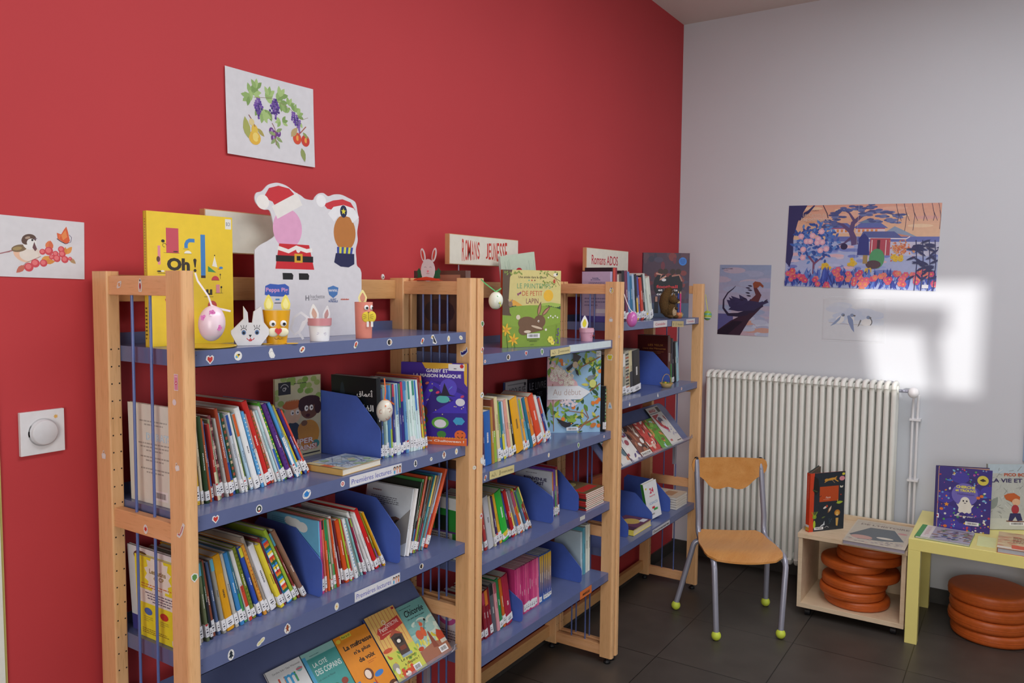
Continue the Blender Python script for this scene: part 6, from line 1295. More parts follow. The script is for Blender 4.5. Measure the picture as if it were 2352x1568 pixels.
def a_bird(a):
    a.poly([(.04, .36), (.17, .4), (.19, .44), (.1, .38)], '#a8787c'); a.line([(.04, .355), (.2, .43)], .012, '#9c6a70')
    a.ell(.36, .39, .135, .1, '#d9cbc0', 26, .1); a.ell(.3, .36, .1, .06, '#e0b8a0', 18, -.5); a.ell(.37, .38, .1, .075, '#dcd4cc', 22)
    a.ell(.27, .475, .085, .04, '#7c6850', 20, .25); a.ell(.25, .47, .05, .02, '#a08c60', 14, .2); a.ell(.38, .58, .075, .08, '#dfe0e0', 20); a.ell(.375, .64, .078, .055, '#5c4840', 20, .2); a.ell(.35, .62, .06, .05, '#5c4840', 16, .6); a.ell(.4, .575, .05, .05, '#e0e2e2', 14)
    a.ell(.36, .66, .03, .014, '#a89484', 12, .3); a.poly([(.43, .6), (.46, .48), (.44, .44), (.41, .5)], '#6a4a50'); a.poly([(.43, .655), (.47, .66), (.43, .63)], '#6c5a70'); a.ell(.41, .625, .012, .012, '#1c1c26', 10)
    a.line([(.5, .36), (.42, .3), (.34, .24), (.28, .14)], .007, '#a07c78')
    for x, y, L, r, c in ((.56, .5, .1, 1.2, '#d87c50'), (.62, .48, .11, 1.7, '#cf6c4a'), (.78, .42, .12, .9, '#d9944c'), (.77, .4, .1, 1.5, '#cf8a40'), (.5, .28, .13, .5, '#d9984c'), (.54, .27, .12, .1, '#cf8a44'), (.33, .2, .13, 3.9, '#bf6c5c'), (.82, .36, .1, 5.6, '#b09068')): a.leaf(x, y, L, r, c, .5)
    for x, y, r in ((.52, .44, .034), (.59, .46, .048), (.665, .42, .034), (.73, .5, .038), (.74, .42, .04), (.68, .34, .042), (.77, .33, .042), (.83, .35, .022), (.44, .24, .048), (.37, .17, .05), (.53, .25, .042), (.62, .36, .03)): a.ell(x, y, r, r, '#c84a54', 18); a.ell(x - r * .1, y + r * .2, r * .62, r * .62, '#dc7478', 14)
    for P, c in (([(.76, .62), (.69, .68), (.68, .78), (.73, .76), (.76, .84), (.79, .9), (.81, .8), (.82, .72), (.83, .66), (.8, .6)], '#d2603c'), ([(.75, .66), (.73, .74), (.78, .84), (.8, .72)], '#e08a50'), ([(.7, .66), (.7, .77), (.73, .74)], '#dc7448')): a.poly(P, c)
    a.line([(.68, .68), (.72, .64), (.78, .6)], .008, '#3a3040'); a.line([(.78, .6), (.84, .64), (.85, .72), (.82, .76)], .006, '#54466c')
picture('bird_picture', 'unframed paper with brown bird and red berries, left edge of the red wall', 'picture', [(-.19, 1.7205), (-.004, 1.719), (-.006, 1.592), (-.19, 1.596)], a_bird, bow=FL)
def a_poster(a):
    rr = random.Random(3); N_ = 12
    for i in range(N_):
        f = i / N_; c0, c1 = hexc('#d9a08c'), hexc('#e2c09c'); a.rect(0, .55 + .45 * (1 - f) - .04, 1, 1 - f * .45, tuple(c0[k] * (1 - f) + c1[k] * f for k in range(3)))
    for i in range(16): a.ell(rr.random(), rr.uniform(.72, .97), .08, .012, rr.choice(('#e6c8a8', '#e0b09c', '#d8a49c')), 14)
    a.rect(0, 0, 1, .58, '#a8b4dc'); a.rect(.28, .56, 1, .62, '#6470b4'); a.rect(.5, .4, 1, .56, '#c4c4dc'); a.poly([(.62, .62), (.72, .74), (.78, .69), (.86, .62)], '#8a9cb8'); a.poly([(.68, .62), (.72, .66), (.84, .62)], '#c88a74')
    for i in range(60): a.ell(rr.random(), rr.uniform(.15, .52), rr.uniform(.02, .08), .012, rr.choice(('#8c9cd8', '#9aa8dc', '#d8b4c0', '#b4bce0', '#7484c8', '#cfc0d4')), 12)
    for x0, x1, y in ((.3, .44, .66), (.47, .66, .66)):
        a.rect(x0, y, x1, y + .06, '#d9c8d0'); a.poly([(x0 - .02, y + .06), (x1 + .02, y + .06), (x1 - .03, y + .12), (x0 + .03, y + .12)], '#5c6cb0'); a.rect(x0, y + .05, x1, y + .062, '#a04a6c')
        for i in range(5): a.rect(x0 + .015 + i * .028, y + .01, x0 + .03 + i * .028, y + .045, '#d88a4c')
    a.poly([(.48, .78), (.56, .84), (.64, .78)], '#6a84a8'); a.poly([(.5, .6), (.78, .6), (.72, .68), (.52, .68)], '#54609c'); a.line([(.5, .6), (.8, .595), (.82, .62)], .008, '#dcd8e6')
    a.rect(.57, .4, .7, .6, '#b04a5c'); a.rect(.58, .4, .585, .58, '#e6d8dc'); a.rect(.67, .4, .675, .58, '#e6d8dc'); a.rect(.615, .42, .635, .58, '#4a2438')
    tr = '#5c4a78'; a.line([(.47, .52), (.46, .6), (.44, .68), (.45, .78), (.5, .86), (.56, .92), (.66, .9), (.74, .86)], [.045, .04, .035, .03, .024, .018, .012, .006], tr); a.line([(.45, .66), (.38, .76), (.3, .8), (.26, .78)], [.03, .02, .012, .006], tr); a.line([(.44, .6), (.4, .54), (.36, .52)], [.02, .012, .006], tr); a.line([(.46, .8), (.42, .9), (.38, .94)], [.02, .012, .006], tr)
    for x, y in ((.3, .8), (.36, .84), (.4, .94), (.5, .95), (.56, .97), (.6, .92), (.68, .91), (.72, .86), (.64, .85), (.52, .88), (.28, .74), (.33, .76), (.46, .96), (.7, .8), (.34, .9), (.58, .8)):
        for i in range(7): a.ell(x + rr.gauss(0, .02), y + rr.gauss(0, .012), .024, .008, rr.choice(('#54629c', '#6a78ac', '#48548c')), 10)
    a.poly([(0, 1), (0, .3), (.03, .24), (.05, .4), (.045, .6), (.07, .8), (.13, 1)], '#2f3468'); a.line([(.07, .84), (.14, .92), (.18, 1)], [.04, .02, .012], '#2f3468'); a.line([(.24, 1), (.27, .9), (.28, .84)], .006, '#3a3450')
    for x in (.72, .77, .82, .88, .94, .98): a.line([(x, 1), (x + .02, .86), (x + .015, rr.uniform(.68, .8))], .0035, '#4a3a54'); a.line([(x + .01, .92), (x + .04, .8)], .003, '#4a3a54')
    for i in range(220):
        r = .15 * math.sqrt(rr.random()); q = rr.random() * 6.28; a.hold = i % 8 != 0; a.leaf(.2 + r * math.cos(q), .55 + r * math.sin(q) * 1.6, .035, rr.uniform(0, 6.28), rr.choice(('#3a62b4', '#4a74c4', '#2f509c', '#5a88cc')), .5)
    a.hold = False; a.line([(.2, .16), (.2, .3), (.16, .38)], .014, '#7c4a6c'); a.line([(.2, .28), (.25, .36)], .01, '#7c4a6c')
    for x, y in ((.14, .56), (.18, .63), (.165, .56), (.22, .59), (.215, .545), (.25, .55), (.12, .46), (.24, .45), (.28, .47), (.12, .36), (.1, .62), (.24, .68)): a.ell(x, y, .021, .021, '#dcaac0', 12); a.ell(x, y, .011, .011, '#e8c4cc', 8)
    a.ell(.4, .5, .024, .022, '#2a2450', 16); a.ell(.86, .49, .024, .02, '#3a3468', 16)
    # plain stones and shrubs where the two seated people are
    a.poly([(.49, .4), (.495, .6), (.53, .66), (.56, .6), (.57, .4)], '#2f3a84'); a.ell(.62, .36, .05, .07, '#4f9a6a', 16); a.ell(.6, .29, .05, .03, '#54404c', 14); a.rect(.53, .3, .56, .4, '#a08858')
    for i in range(110): a.hold = i % 8 != 0; a.leaf(.77 + rr.gauss(0, .035), .47 + rr.gauss(0, .045), .016, rr.uniform(0, 6), rr.choice(('#d07c50', '#c8603c', '#dca070')), .6)
    a.hold = False
    for x, y in ((.27, .25), (.3, .24), (.285, .29), (.73, .36), (.75, .38), (.77, .36), (.46, .3), (.48, .31), (.57, .22)):
        for i in range(4): a.flower(x + rr.gauss(0, .012), y + rr.gauss(0, .015), .014, '#dcb83a', '#c89a2c', 5)
    for i in range(300): x = rr.random(); a.hold = i % 10 != 0; a.leaf(x, rr.uniform(-.02, .1), rr.uniform(.05, .11), rr.uniform(1.0, 2.1), rr.choice(('#3a50ac', '#4a64c0', '#2c3c8c', '#5c7cc8', '#34449c')), .16)
    a.hold = False
    for cx, cy in ((.03, .16), (.06, .12), (.12, .12), (.14, .08), (.22, .08), (.38, .16), (.4, .1), (.44, .14), (.3, .03), (.52, .15), (.5, .1), (.56, .1), (.62, .12), (.66, .14), (.7, .1), (.76, .18), (.8, .14), (.78, .09), (.86, .16), (.9, .12), (.94, .2), (.53, .05), (.98, .08), (.9, .22), (.36, .18), (.05, .2)):
        for i in range(3): a.flower(cx + rr.gauss(0, .014), cy + rr.gauss(0, .02), .02, rr.choice(('#d4607c', '#cf5a6a', '#dc7c74', '#c84a74')), '#e0a04c', 6)
    for x in (.87, .91, .95, .985): a.line([(x, 0), (x + .005, .3), (x - .01, .58)], .006, '#2c3468'); [a.leaf(x, rr.uniform(.1, .6), .07, rr.choice((.4, 2.8, 3.6, 5.8)) + rr.gauss(0, .2), '#262e60', .22) for k in range(9)]
    a.text('Les Carnets de', .185, .885, .045, '#dcc4b4', .16); a.text("l'apothicaire", .19, .825, .055, '#e0ccc0', .19); a.para(.13, .785, .24, .8, 1, '#c88a5c', 3); a.text('GRAPHITE', .19, .935, .012, '#7c5c5c', .05)
    a.rect(.915, .03, .955, .07, '#cfd0d8'); a.rect(.482, 0, .4835, 1, '#c8cce0')  # the thin full-height line paints a highlight along the poster's fold
picture('garden_poster', 'wide folded poster of an oriental garden in blue and pink on the white wall', 'poster', [(-.6145, 2.042), (-1.3575, 2.018), (-1.3555, 1.583), (-.6165, 1.604)], a_poster, COVER, bow=FL, wall='white')
def a_dragon(a):
    for i in range(14):
        f = i / 13; c0, c1 = hexc('#8fa2c4'), hexc('#c0a8b8'); a.rect(0, 1 - (i + 1) / 14, 1, 1 - i / 14, tuple(c0[k] * (1 - f) + c1[k] * f for k in range(3)))
    rr = random.Random(5)
    for i in range(26): a.ell(rr.random(), rr.uniform(.2, .95), .22, .06, rr.choice(('#a0aac8', '#aaaac6', '#b2aabf', '#98a6c6', '#b6aec2')), 20)
    for i in range(16): a.ell(rr.uniform(.5, 1), rr.uniform(.0, .25), .16, .05, rr.choice(('#b4bcd4', '#c89c90', '#c0c8dc', '#a8acc8')), 14)
    a.rect(0, .0, .3, .3, '#5c5c94'); a.poly([(0, 0), (0, .06), (.25, .2), (.55, .32), (.8, .42), (.84, .4), (.62, .22), (.45, 0)], '#3a2438'); a.poly([(0, 0), (0, .05), (.3, .2), (.5, .2), (.2, 0)], '#22182c')
    k = '#2a2440'; a.poly([(.22, .4), (.16, .5), (.3, .49), (.24, .56), (.42, .52), (.4, .58), (.56, .52), (.6, .46), (.5, .36)], '#38345c'); a.line([(.33, .7), (.28, .66), (.18, .6), (.1, .5), (.1, .38), (.2, .29), (.4, .29), (.58, .33)], [.008, .018, .025, .03, .04, .055, .08, .1], k)
    a.poly([(.5, .3), (.62, .52), (.72, .5), (.78, .44), (.86, .5), (.88, .42), (.7, .33)], k); a.line([(.62, .42), (.72, .5), (.78, .58), (.72, .66), (.7, .71)], [.16, .15, .11, .07, .06], '#5c3038')
    a.poly([(.66, .74), (.7, .77), (.8, .76), (.87, .71), (.86, .68), (.8, .71), (.76, .68), (.68, .68)], '#8c4a34')
    for x, y in ((.66, .7), (.62, .67), (.66, .64), (.62, .6), (.64, .56), (.56, .52), (.5, .5)): a.leaf(x, y, .1, 3.0, k, .3)
    a.poly([(.2, .54), (.34, .5), (.3, .46), (.42, .47), (.34, .42), (.5, .44), (.6, .5), (.8, .48), (.95, .5), (.98, .48), (.86, .44), (.7, .36), (.4, .34), (.2, .36), (.28, .42)], '#343056')
    for y in (.7, .64, .4): a.leaf(.88, .48, .1, y, k, .2)
    a.text('DEUX ROYAUMES', .15, .945, .016, '#2c3048', .22, bold=.02); a.para(.08, .915, .22, .925, 1, '#2c3048', 2)
picture('dragon_poster', 'small poster of a dark dragon perched on a rock, left of the garden poster', 'poster', [(-.254, 1.724), (-.543, 1.714), (-.538, 1.321), (-.247, 1.325)], a_dragon, COVER, bow=FL, wall='white')
def a_birds3(a):
    rr = random.Random(8); a.rect(0, 0, 1, 1, '#cfd3da')
    for i in range(20): a.ell(rr.uniform(.1, .9), rr.uniform(.45, .85), .18, .06, rr.choice(('#c2cbdc', '#b8c4dc', '#c8d0dc')), 14)
    a.line([(.1, .42), (.45, .39), (.78, .39)], .008, '#a89c90')
    for x, y, r in ((.28, .5, .5), (.46, .5, -1.1), (.72, .46, .0)):
        a.ell(x, y, .085, .06, '#dcdcdc', 18, .8 if r > .3 else (1.4 if r < -1 else .1)); a.ell(x + (.03 if r > -.5 and r < .3 else .05 if r > 0 else .02), y + .12, .032, .03, '#5c78a4', 14); a.ell(x + .06, y + .11, .02, .016, '#34343c', 10)
    a.poly([(.12, .33), (.24, .52), (.3, .6), (.28, .5), (.2, .38)], '#6c88b4'); a.poly([(.4, .6), (.44, .62), (.5, .5), (.53, .2), (.48, .28), (.42, .45)], '#5c78ac'); a.poly([(.62, .52), (.64, .5), (.6, .36), (.58, .34)], '#3a3c44'); a.arc(.73, .47, .08, -.8, .9, .016, '#2c2c34')
ob = picture('birds_picture', 'faint watercolour of three blue birds on a wire in a clear plastic sleeve', 'picture', [(-.829, 1.536), (-1.119, 1.524), (-1.123, 1.318), (-.826, 1.322)], a_birds3, bow=FL, wall='white')
def sleeve(nt, p):
    p.inputs['Base Color'].default_value = (.9, .92, .95, 1); p.inputs['Roughness'].default_value = .12; p.inputs['Alpha'].default_value = .16; nt.links.new(bump(nt, noise(nt, 12, 2, coords(nt)), .3, .003), p.inputs['Normal'])
m = MB(); m.add([(XW - .004, -.822, 1.312), (XW - .004, -1.134, 1.308), (XW - .004, -1.132, 1.545), (XW - .004, -.824, 1.553)], [(0, 1, 2, 3)], '#dddddd'); m.box(XW - .0045, XW - .0035, -1.134, -.822, 1.536, 1.539, '#dfe2e6'); m.build('plastic_sleeve', mat('clear_sleeve', sleeve), ob)
# light switch
root = thing('light_switch', 'square white rotary light switch with a small sun mark on the red wall', 'switch', (-.107, 0, 1.2675))
m = MB(); m.box(-.045, .045, -.009, 0, -.046, .046, '#dcdde2'); a = Art(m, (-.045, -.0091, -.046), X, Z, .09, .092); a.star(.8, .83, .06, '#d8a03a', 8, .5); a.ell(.8, .83, .03, .03, '#dcb05a', 10)
m.build('plate', PAINT, root, bevel=.001); m = MB(); m.lathe([(0, .021), (.024, .021), (.0265, .019), (.027, .009), (.03, .009)], 40, (0, 0, 0), '#d2d3d9', 0, Matrix.Rotation(math.pi / 2, 4, 'X')); m.build('dial', PAINT, root)

# ---------------------------------------------------------------- radiator with valve and pipes
root = thing('radiator', 'white tall column radiator on the white wall behind the chair', 'radiator', (3.44, -.73, .1))
NS = 29; y0, y1 = -.232, -1.222; pt = (y1 - y0) / NS
def section():
    m = MB()
    for xx in (3.385, 3.425, 3.465):
        m.tube([(xx, 0, .135), (xx, 0, 1.09)], .0132, '#dfe3dd', 0, 10, False)
    m.tube([(3.372, 0, 1.09), (3.376, 0, 1.108), (3.395, 0, 1.117), (3.455, 0, 1.117), (3.474, 0, 1.108), (3.478, 0, 1.09)], .0125, '#dfe3dd', 0, 10)
    m.tube([(3.372, 0, .135), (3.376, 0, .117), (3.395, 0, .108), (3.455, 0, .108), (3.474, 0, .117), (3.478, 0, .135)], .0125, '#dfe3dd', 0, 10)
    m.box(3.372, 3.478, -.004, .004, .105, 1.118, '#dfe3dd')
    for zz in (1.085, .14): m.tube([(3.425, -abs(pt) / 2, zz), (3.425, abs(pt) / 2, zz)], .022, '#dfe3dd', 0, 14, False)
    return m
s0 = section().build('section', RADI, root); s0.location = (0, y0 + pt * .5, 0)
for i in range(1, NS): c = s0.copy(); COL.objects.link(c); c.parent = root; c.location = (0, y0 + pt * (i + .5), 0)
m = MB(); m.box(3.48, 3.523, -.4, -.38, 1.0, 1.02, '#c8ccc8'); m.box(3.48, 3.523, -1.08, -1.06, 1.0, 1.02, '#c8ccc8'); m.box(3.48, 3.523, -.4, -.38, .2, .22, '#c8ccc8'); m.box(3.48, 3.523, -1.08, -1.06, .2, .22, '#c8ccc8'); m.build('wall_bracket', RADI, root)
m = MB(); m.tube([(3.425, -1.222, 1.082), (3.425, -1.262, 1.082)], .008, '#4a4844', 0, 10); m.lathe([(.010, -.006), (.013, -.006), (.013, .006), (.010, .006)], 6, (3.425, -1.243, 1.082), '#3a3836', 0); m.build('valve_nut', STEEL, root)
m = MB(); m.ball((3.43, -1.287, 1.075), .026, .026, .027, '#dfe0dc', 0, 20, 12); m.build('valve_head', WHITEPL, root)
m = MB()
for dx, dy in ((0, 0), (.0, -.022)): m.tube([(3.47, -1.285 + dy, 1.06), (3.475, -1.283 + dy, .95), (3.475, -1.283 + dy, .06)], .0065, '#c9ccd2', 0, 10)
for zz in (.93, .62): m.box(3.462, 3.52, -1.32, -1.27, zz, zz + .01, '#d9dade')
m.build('pipe', WHITEPL, root)

for c in root.children: c.location = c.location - root.location

# ---------------------------------------------------------------- chair
root = thing('child_chair', 'small plywood and grey tube chair with yellow ball feet in front of the radiator', 'chair', (2.70, -.64, 0))
SB = [(2.762, -.438), (2.471, -.617), (2.686, -.877), (2.952, -.724)]    # back-left, front-left, front-right, back-right
C0 = Vector((2.70, -.645, 0)); fwd = Vector((-.86, -.51, 0)).normalized(); sd = Vector((.51, -.86, 0)).normalized()
def W3(s, f, z): return C0 + sd * s + fwd * f + Z * z - Vector((2.70, -.64, 0))
m = MB(); NU, NV = 14, 12; G = []
for k in (0, -.009):
    for j in range(NV + 1):
        v = j / NV; f = -.175 + .355 * v
        for i in range(NU + 1):
            u = i / NU * 2 - 1; half = .150 + .028 * min(1, v * 2.2); rc = 1.0
            if v > .8: half -= .045 * ((v - .8) / .2) ** 3
            if v < .12: half -= .02 * ((.12 - v) / .12) ** 2
            zz = .383 + .006 * u * u - .020 * max(0, v - .72) ** 2 / .078 * 1.0 + .010 * max(0, .25 - v) / .25 - .004 * math.exp(-((v - .4) / .25) ** 2)
            fr = f + (.018 * (1 - u * u) if v > .95 else 0) - (.012 * (1 - u * u) if v < .05 else 0)
            G.append(W3(u * half, fr, zz + k))
n1 = (NU + 1) * (NV + 1); fs = []
for j in range(NV):
    for i in range(NU):
        q = j * (NU + 1) + i; fs.append((q, q + 1, q + NU + 2, q + NU + 1)); fs.append((q + n1, q + NU + 1 + n1, q + NU + 2 + n1, q + 1 + n1))
m.add(G, fs, '#ffffff', 0, True)
ring = [i for i in range(NU + 1)] + [j * (NU + 1) + NU for j in range(1, NV + 1)] + [NV * (NU + 1) + i for i in range(NU - 1, -1, -1)] + [j * (NU + 1) for j in range(NV - 1, 0, -1)]
m.add([G[i] for i in ring] + [G[i + n1] for i in ring], [(i, (i + 1) % len(ring), (i + 1) % len(ring) + len(ring), i + len(ring)) for i in range(len(ring))], '#ffffff', 0)
m.build('seat', CHAIRWOOD, root)
def Lw(x, y, z): return Vector((x - 2.70, y + .64, z))
feet = [(2.693, -.352), (2.468, -.632), (2.652, -.87), (2.989, -.709)]
# side tubes: from the top of the back down, under the seat and down the front leg
for (tx, ty), (bx, by), (fx_, fy), ft in (((2.792, -.404), (2.765, -.43), SB[1], feet[1]), ((2.97, -.668), (2.945, -.70), SB[2], feet[2])):
    T, B_, Fr = Lw(tx, ty, .742), Lw(bx, by, .42), Lw(fx_, fy, .36); d = (Fr - B_); d.z = 0; d.normalize(); Ft = Lw(ft[0], ft[1], .03)
    P = [T, B_ + Z * .05, B_ + Z * .0, B_ + d * .01 - Z * .03, B_ + d * .035 - Z * .048, B_ + d * .08 - Z * .055, Fr - d * .075 - Z * .0 + Z * .0, Fr - d * .04 - Z * .002, Fr - d * .018 - Z * .014, Fr - d * .006 - Z * .04, Ft]
    for q in (6, 7): P[q].z = .362
    m = MB(); m.tube(P, .0132, None, 0, 14); m.build('frame_tube', STEEL, root)
    e = MB(); e.ball(T + Z * .004, .0115, .0115, .008, '#151518', 0, 12, 8); e.build('tube_cap', DARKMETAL, root)
for (bx, by), ft, out in (((2.75, -.455), feet[0], -1), ((2.925, -.735), feet[3], 1)):
    B_ = Lw(bx, by, .352); Ft = Lw(ft[0], ft[1], .03); d = (Ft - B_); d.z = 0; d.normalize()
    m = MB(); m.tube([B_ - d * .02, B_ + d * .004, B_ + d * .018 - Z * .002, B_ + d * .03 - Z * .009, B_ + d * .038 - Z * .02, B_ + d * .043 - Z * .036, B_ + d * .047 - Z * .055, Ft], .0132, None, 0, 14); m.build('rear_leg', STEEL, root)
YG = flat('yellow_green_rubber', '#cfe04a', .5)
for ft in feet: m = MB(); m.ball(Lw(ft[0], ft[1], .0222), .022, .022, .0222, None, 0, 20, 14); m.build('ball_foot', YG, root)
m = MB(); m.tube([Lw(2.72, -.50, .352), Lw(2.87, -.79, .352)], .008, None, 0, 10); m.tube([Lw(2.56, -.60, .358), Lw(2.75, -.845, .358)], .008, None, 0, 10); m.build('cross_tube', STEEL, root)
# backrest: wide curved plywood with a wavy lower edge
BL_, BR_ = Vector((2.782, -.382, 0)), Vector((2.982, -.694, 0)); ud = (BR_ - BL_); wB = ud.length; ud.normalize(); nb = Vector((ud.y, -ud.x, 0)); nb = nb if nb.dot(fwd) > 0 else -nb
top = [(0, .125), (.015, .148), (.05, .158), (.5, .160), (.95, .158), (.985, .148), (1, .125)]
low = [(0, .125), (.01, .1), (.05, .078), (.12, .062), (.18, .045), (.24, .018), (.3, .003), (.38, .0), (.45, .008), (.5, .012), (.55, .008), (.62, .0), (.7, .003), (.77, .02), (.83, .045), (.88, .062), (.95, .078), (.99, .1), (1, .125)]
def interp(L, x):
    for (a_, b_), (c_, d_) in zip(L[:-1], L[1:]):
        if a_ <= x <= c_: return b_ + (d_ - b_) * (x - a_) / (c_ - a_ + 1e-9)
    return L[-1][1]
m = MB(); NU, NV = 40, 6; G = []
for k in (.012, .004):
    for j in range(NV + 1):
        for i in range(NU + 1):
            x = .5 - .5 * math.cos(math.pi * i / NU); lo, hi = interp(low, x), interp(top, x); z = lo + (hi - lo) * j / NV
            P = BL_ + ud * (wB * x) + nb * (k + .004 - .016 * (1 - (2 * x - 1) ** 2)) + Z * (.592 + z); G.append(P - Vector((2.70, -.64, 0)))
n1 = (NU + 1) * (NV + 1); fs = []
for j in range(NV):
    for i in range(NU): q = j * (NU + 1) + i; fs += [(q, q + 1, q + NU + 2, q + NU + 1), (q + n1, q + NU + 1 + n1, q + NU + 2 + n1, q + 1 + n1)]
m.add(G, fs, '#ffffff', 0, True); ring = list(range(NU + 1)) + [NV * (NU + 1) + i for i in range(NU, -1, -1)]
m.add([G[i] for i in ring] + [G[i + n1] for i in ring], [(i, (i + 1) % len(ring), (i + 1) % len(ring) + len(ring), i + len(ring)) for i in range(len(ring))], '#ffffff', 0)
bk = m.build('backrest', CHAIRWOOD, root)
for x, z in ((.07, .695), (.92, .70)): m = MB(); P = BL_ + ud * (wB * x) + nb * .0135 + Z * z - Vector((2.70, -.64, 0)); m.ball(P, .004, .004, .004, None, 0, 10, 6); m.build('rivet', STEEL, bk)

# ---------------------------------------------------------------- low cabinet
root = thing('low_cabinet', 'low pale wood open cabinet on castors beside the yellow table', 'cabinet', (3.16, -1.101, 0))
ax, bx, ay, by, zt = -.20, .19, -.236, .236, .41
def cb(name, *b): m = MB(); m.box(*b); m.build(name, PLY, root, bevel=.0012)
cb('top_panel', ax - .004, bx, ay - .004, by + .004, zt - .022, zt); cb('bottom_panel', ax, bx, ay, by, .045, .067); cb('side_panel', ax, bx, ay, ay + .019, .067, zt - .022); cb('side_panel', ax, bx, by - .019, by, .067, zt - .022); cb('back_edge', bx - .018, bx, ay, by, zt, zt + .022); cb('back_panel', bx - .008, bx, ay + .019, by - .019, .067, zt - .022)
for x in (-.15, .15):
    for y in (-.19, .19):
        m = MB(); m.tube([(x - .01, y - .012, .018), (x - .01, y + .012, .018)], .018, None, 0, 16); m.box(x - .015, x + .01, y - .014, y + .014, .034, .045); m.build('castor', DARKMETAL, root)
def cushion(label, c, r, t, tilt, az, group, seam=True):
    m = MB(); n = 10; prof = [(0, t / 2)]; prof += [(r - t * .5 + t * .5 * math.sin(math.pi * i / n), t / 2 * math.cos(math.pi * i / n)) for i in range(n + 1)]; prof += [(0, -t / 2)]
    cr = t * .3; prof = [(0, .47 * t), (r * .6, .49 * t)] + [(r - cr + cr * math.sin(math.pi / 2 * i / 6), t / 2 - cr + cr * math.cos(math.pi / 2 * i / 6)) for i in range(7)] + [(r - cr + cr * math.cos(math.pi / 2 * i / 6), -t / 2 + cr - cr * math.sin(math.pi / 2 * i / 6)) for i in range(7)] + [(r * .6, -.49 * t), (0, -.47 * t)]
    m.lathe(prof, 56, (0, 0, 0)); M = Matrix.Translation(c) @ Matrix.Rotation(math.radians(tilt), 4, Vector((math.cos(az), math.sin(az), 0)))
    ob = tag(m.build('seat_cushion', LEATH, mw=M), label, 'cushion', group)
    s = MB(); s.tube([(r * math.cos(a_) * 1.0, r * math.sin(a_) * 1.0, 0) for a_ in [i * math.pi / 28 for i in range(57)]], .0014, '#a8401c', 0, 6, False); s.build('piping', LEATH, ob)
    return ob
zc = .0678; pos = [(0, 0, .0, 0), (-.012, .02, 0, 0), (-.004, .012, 0, 0), (.012, -.038, 0, 0), (.0, .02, 3, 0), (.006, -.05, 0, 0), (.01, -.052, 0, 0)]
th = .0438
for i, (dx, dy, tl, az) in enumerate(pos): cushion('round orange cushion in the low cabinet, %s' % ('bottom of the seven' if i == 0 else 'top of the seven' if i == 6 else ORD[i + 1] + ' from the bottom'), (3.132 + dx, -1.108 + dy, zc + th / 2 + i * (th + .0002)), .148, th, 0, az, 'orange cushions in the low cabinet')
for i, (dx, dy) in enumerate(((0, 0), (-.006, .012), (-.004, .008), (.0, .016))): cushion('round dark orange cushion stacked under the yellow table, %s' % ('bottom' if i == 0 else 'topmost' if i == 3 else ORD[i + 1] + ' from the bottom'), (3.245 + dx, -1.672 + dy, .0285 + i * .0562), .168, .0558, 0, 0, 'orange cushions under the yellow table')
# ---------------------------------------------------------------- yellow table
root = thing('low_table', 'low yellow square table with thick legs at the right edge', 'table', (3.2, -1.62, 0))
m = MB(); m.box(-.272, .272, -.275, .275, .428, .479); m.build('table_top', YELLOWL, root, bevel=.0015)
for x in (-.272, .222):
    for y in (-.275, .225): m = MB(); m.box(x, x + .05, y, y + .05, 0, .428); m.build('leg', YELLOWL, root, bevel=.001)
m = MB(); m.box(2.985, 3.15, -1.676, -1.605, .4792, .4800, '#d9e0a4'); tag(m.build('paper_sheet', PAPER), 'pale yellow-green paper sheet lying on the yellow table', 'paper')

# books on the cabinet and table
def open_book(label, w, h, t, O, yaw, tilt, ang, front, back_col, spine_col, pages, spine_fn=None, bar=None, sw=.02):
    M = Matrix.Translation(O) @ Matrix.Rotation(math.radians(yaw), 4, 'Z') @ Matrix.Rotation(-math.radians(tilt), 4, 'X')
    m = MB(); m.box(0, w, 0, .0025, 0, h, spine_col); a = Art(m, (0, -1e-5, 0), X, Z, w, h); front(a)
    m.box(-.0025, 0, 0, sw, 0, h, spine_col)
    if spine_fn: spine_fn(Art(m, (-.00252, sw, 0), -Y, Z, sw, h))
    ob = tag(m.build('open_book', COVER, mw=M), label, 'book')
    R = Matrix.Translation((0, sw, 0)) @ Matrix.Rotation(math.radians(ang), 4, 'Z')
    b = MB(); b.box(0, w, -.0025, 0, 0, h, back_col, M=R); b.build('back_cover', COVER, ob)
    p = MB(); p.box(.001, w - .004, .0026, .0026 + t * .5, .004, h - .004, pages); p.build('page_block', PAPER, ob)
    p = MB(); p.box(.004, w - .004, -.0026 - t * .5, -.0026, .004, h - .004, pages, M=R); p.build('page_block', PAPER, ob)
    if bar:
        q = MB(); A = Art(q, (bar[0] * w - bar[2] * w / 2, -.0006 - a.d, bar[1] * h - bar[3] * h / 2), X, Z, bar[2] * w, bar[3] * h); A.barcode(.5, .5, 1, 1); q.build('barcode_label', PAPER, ob)
    return ob
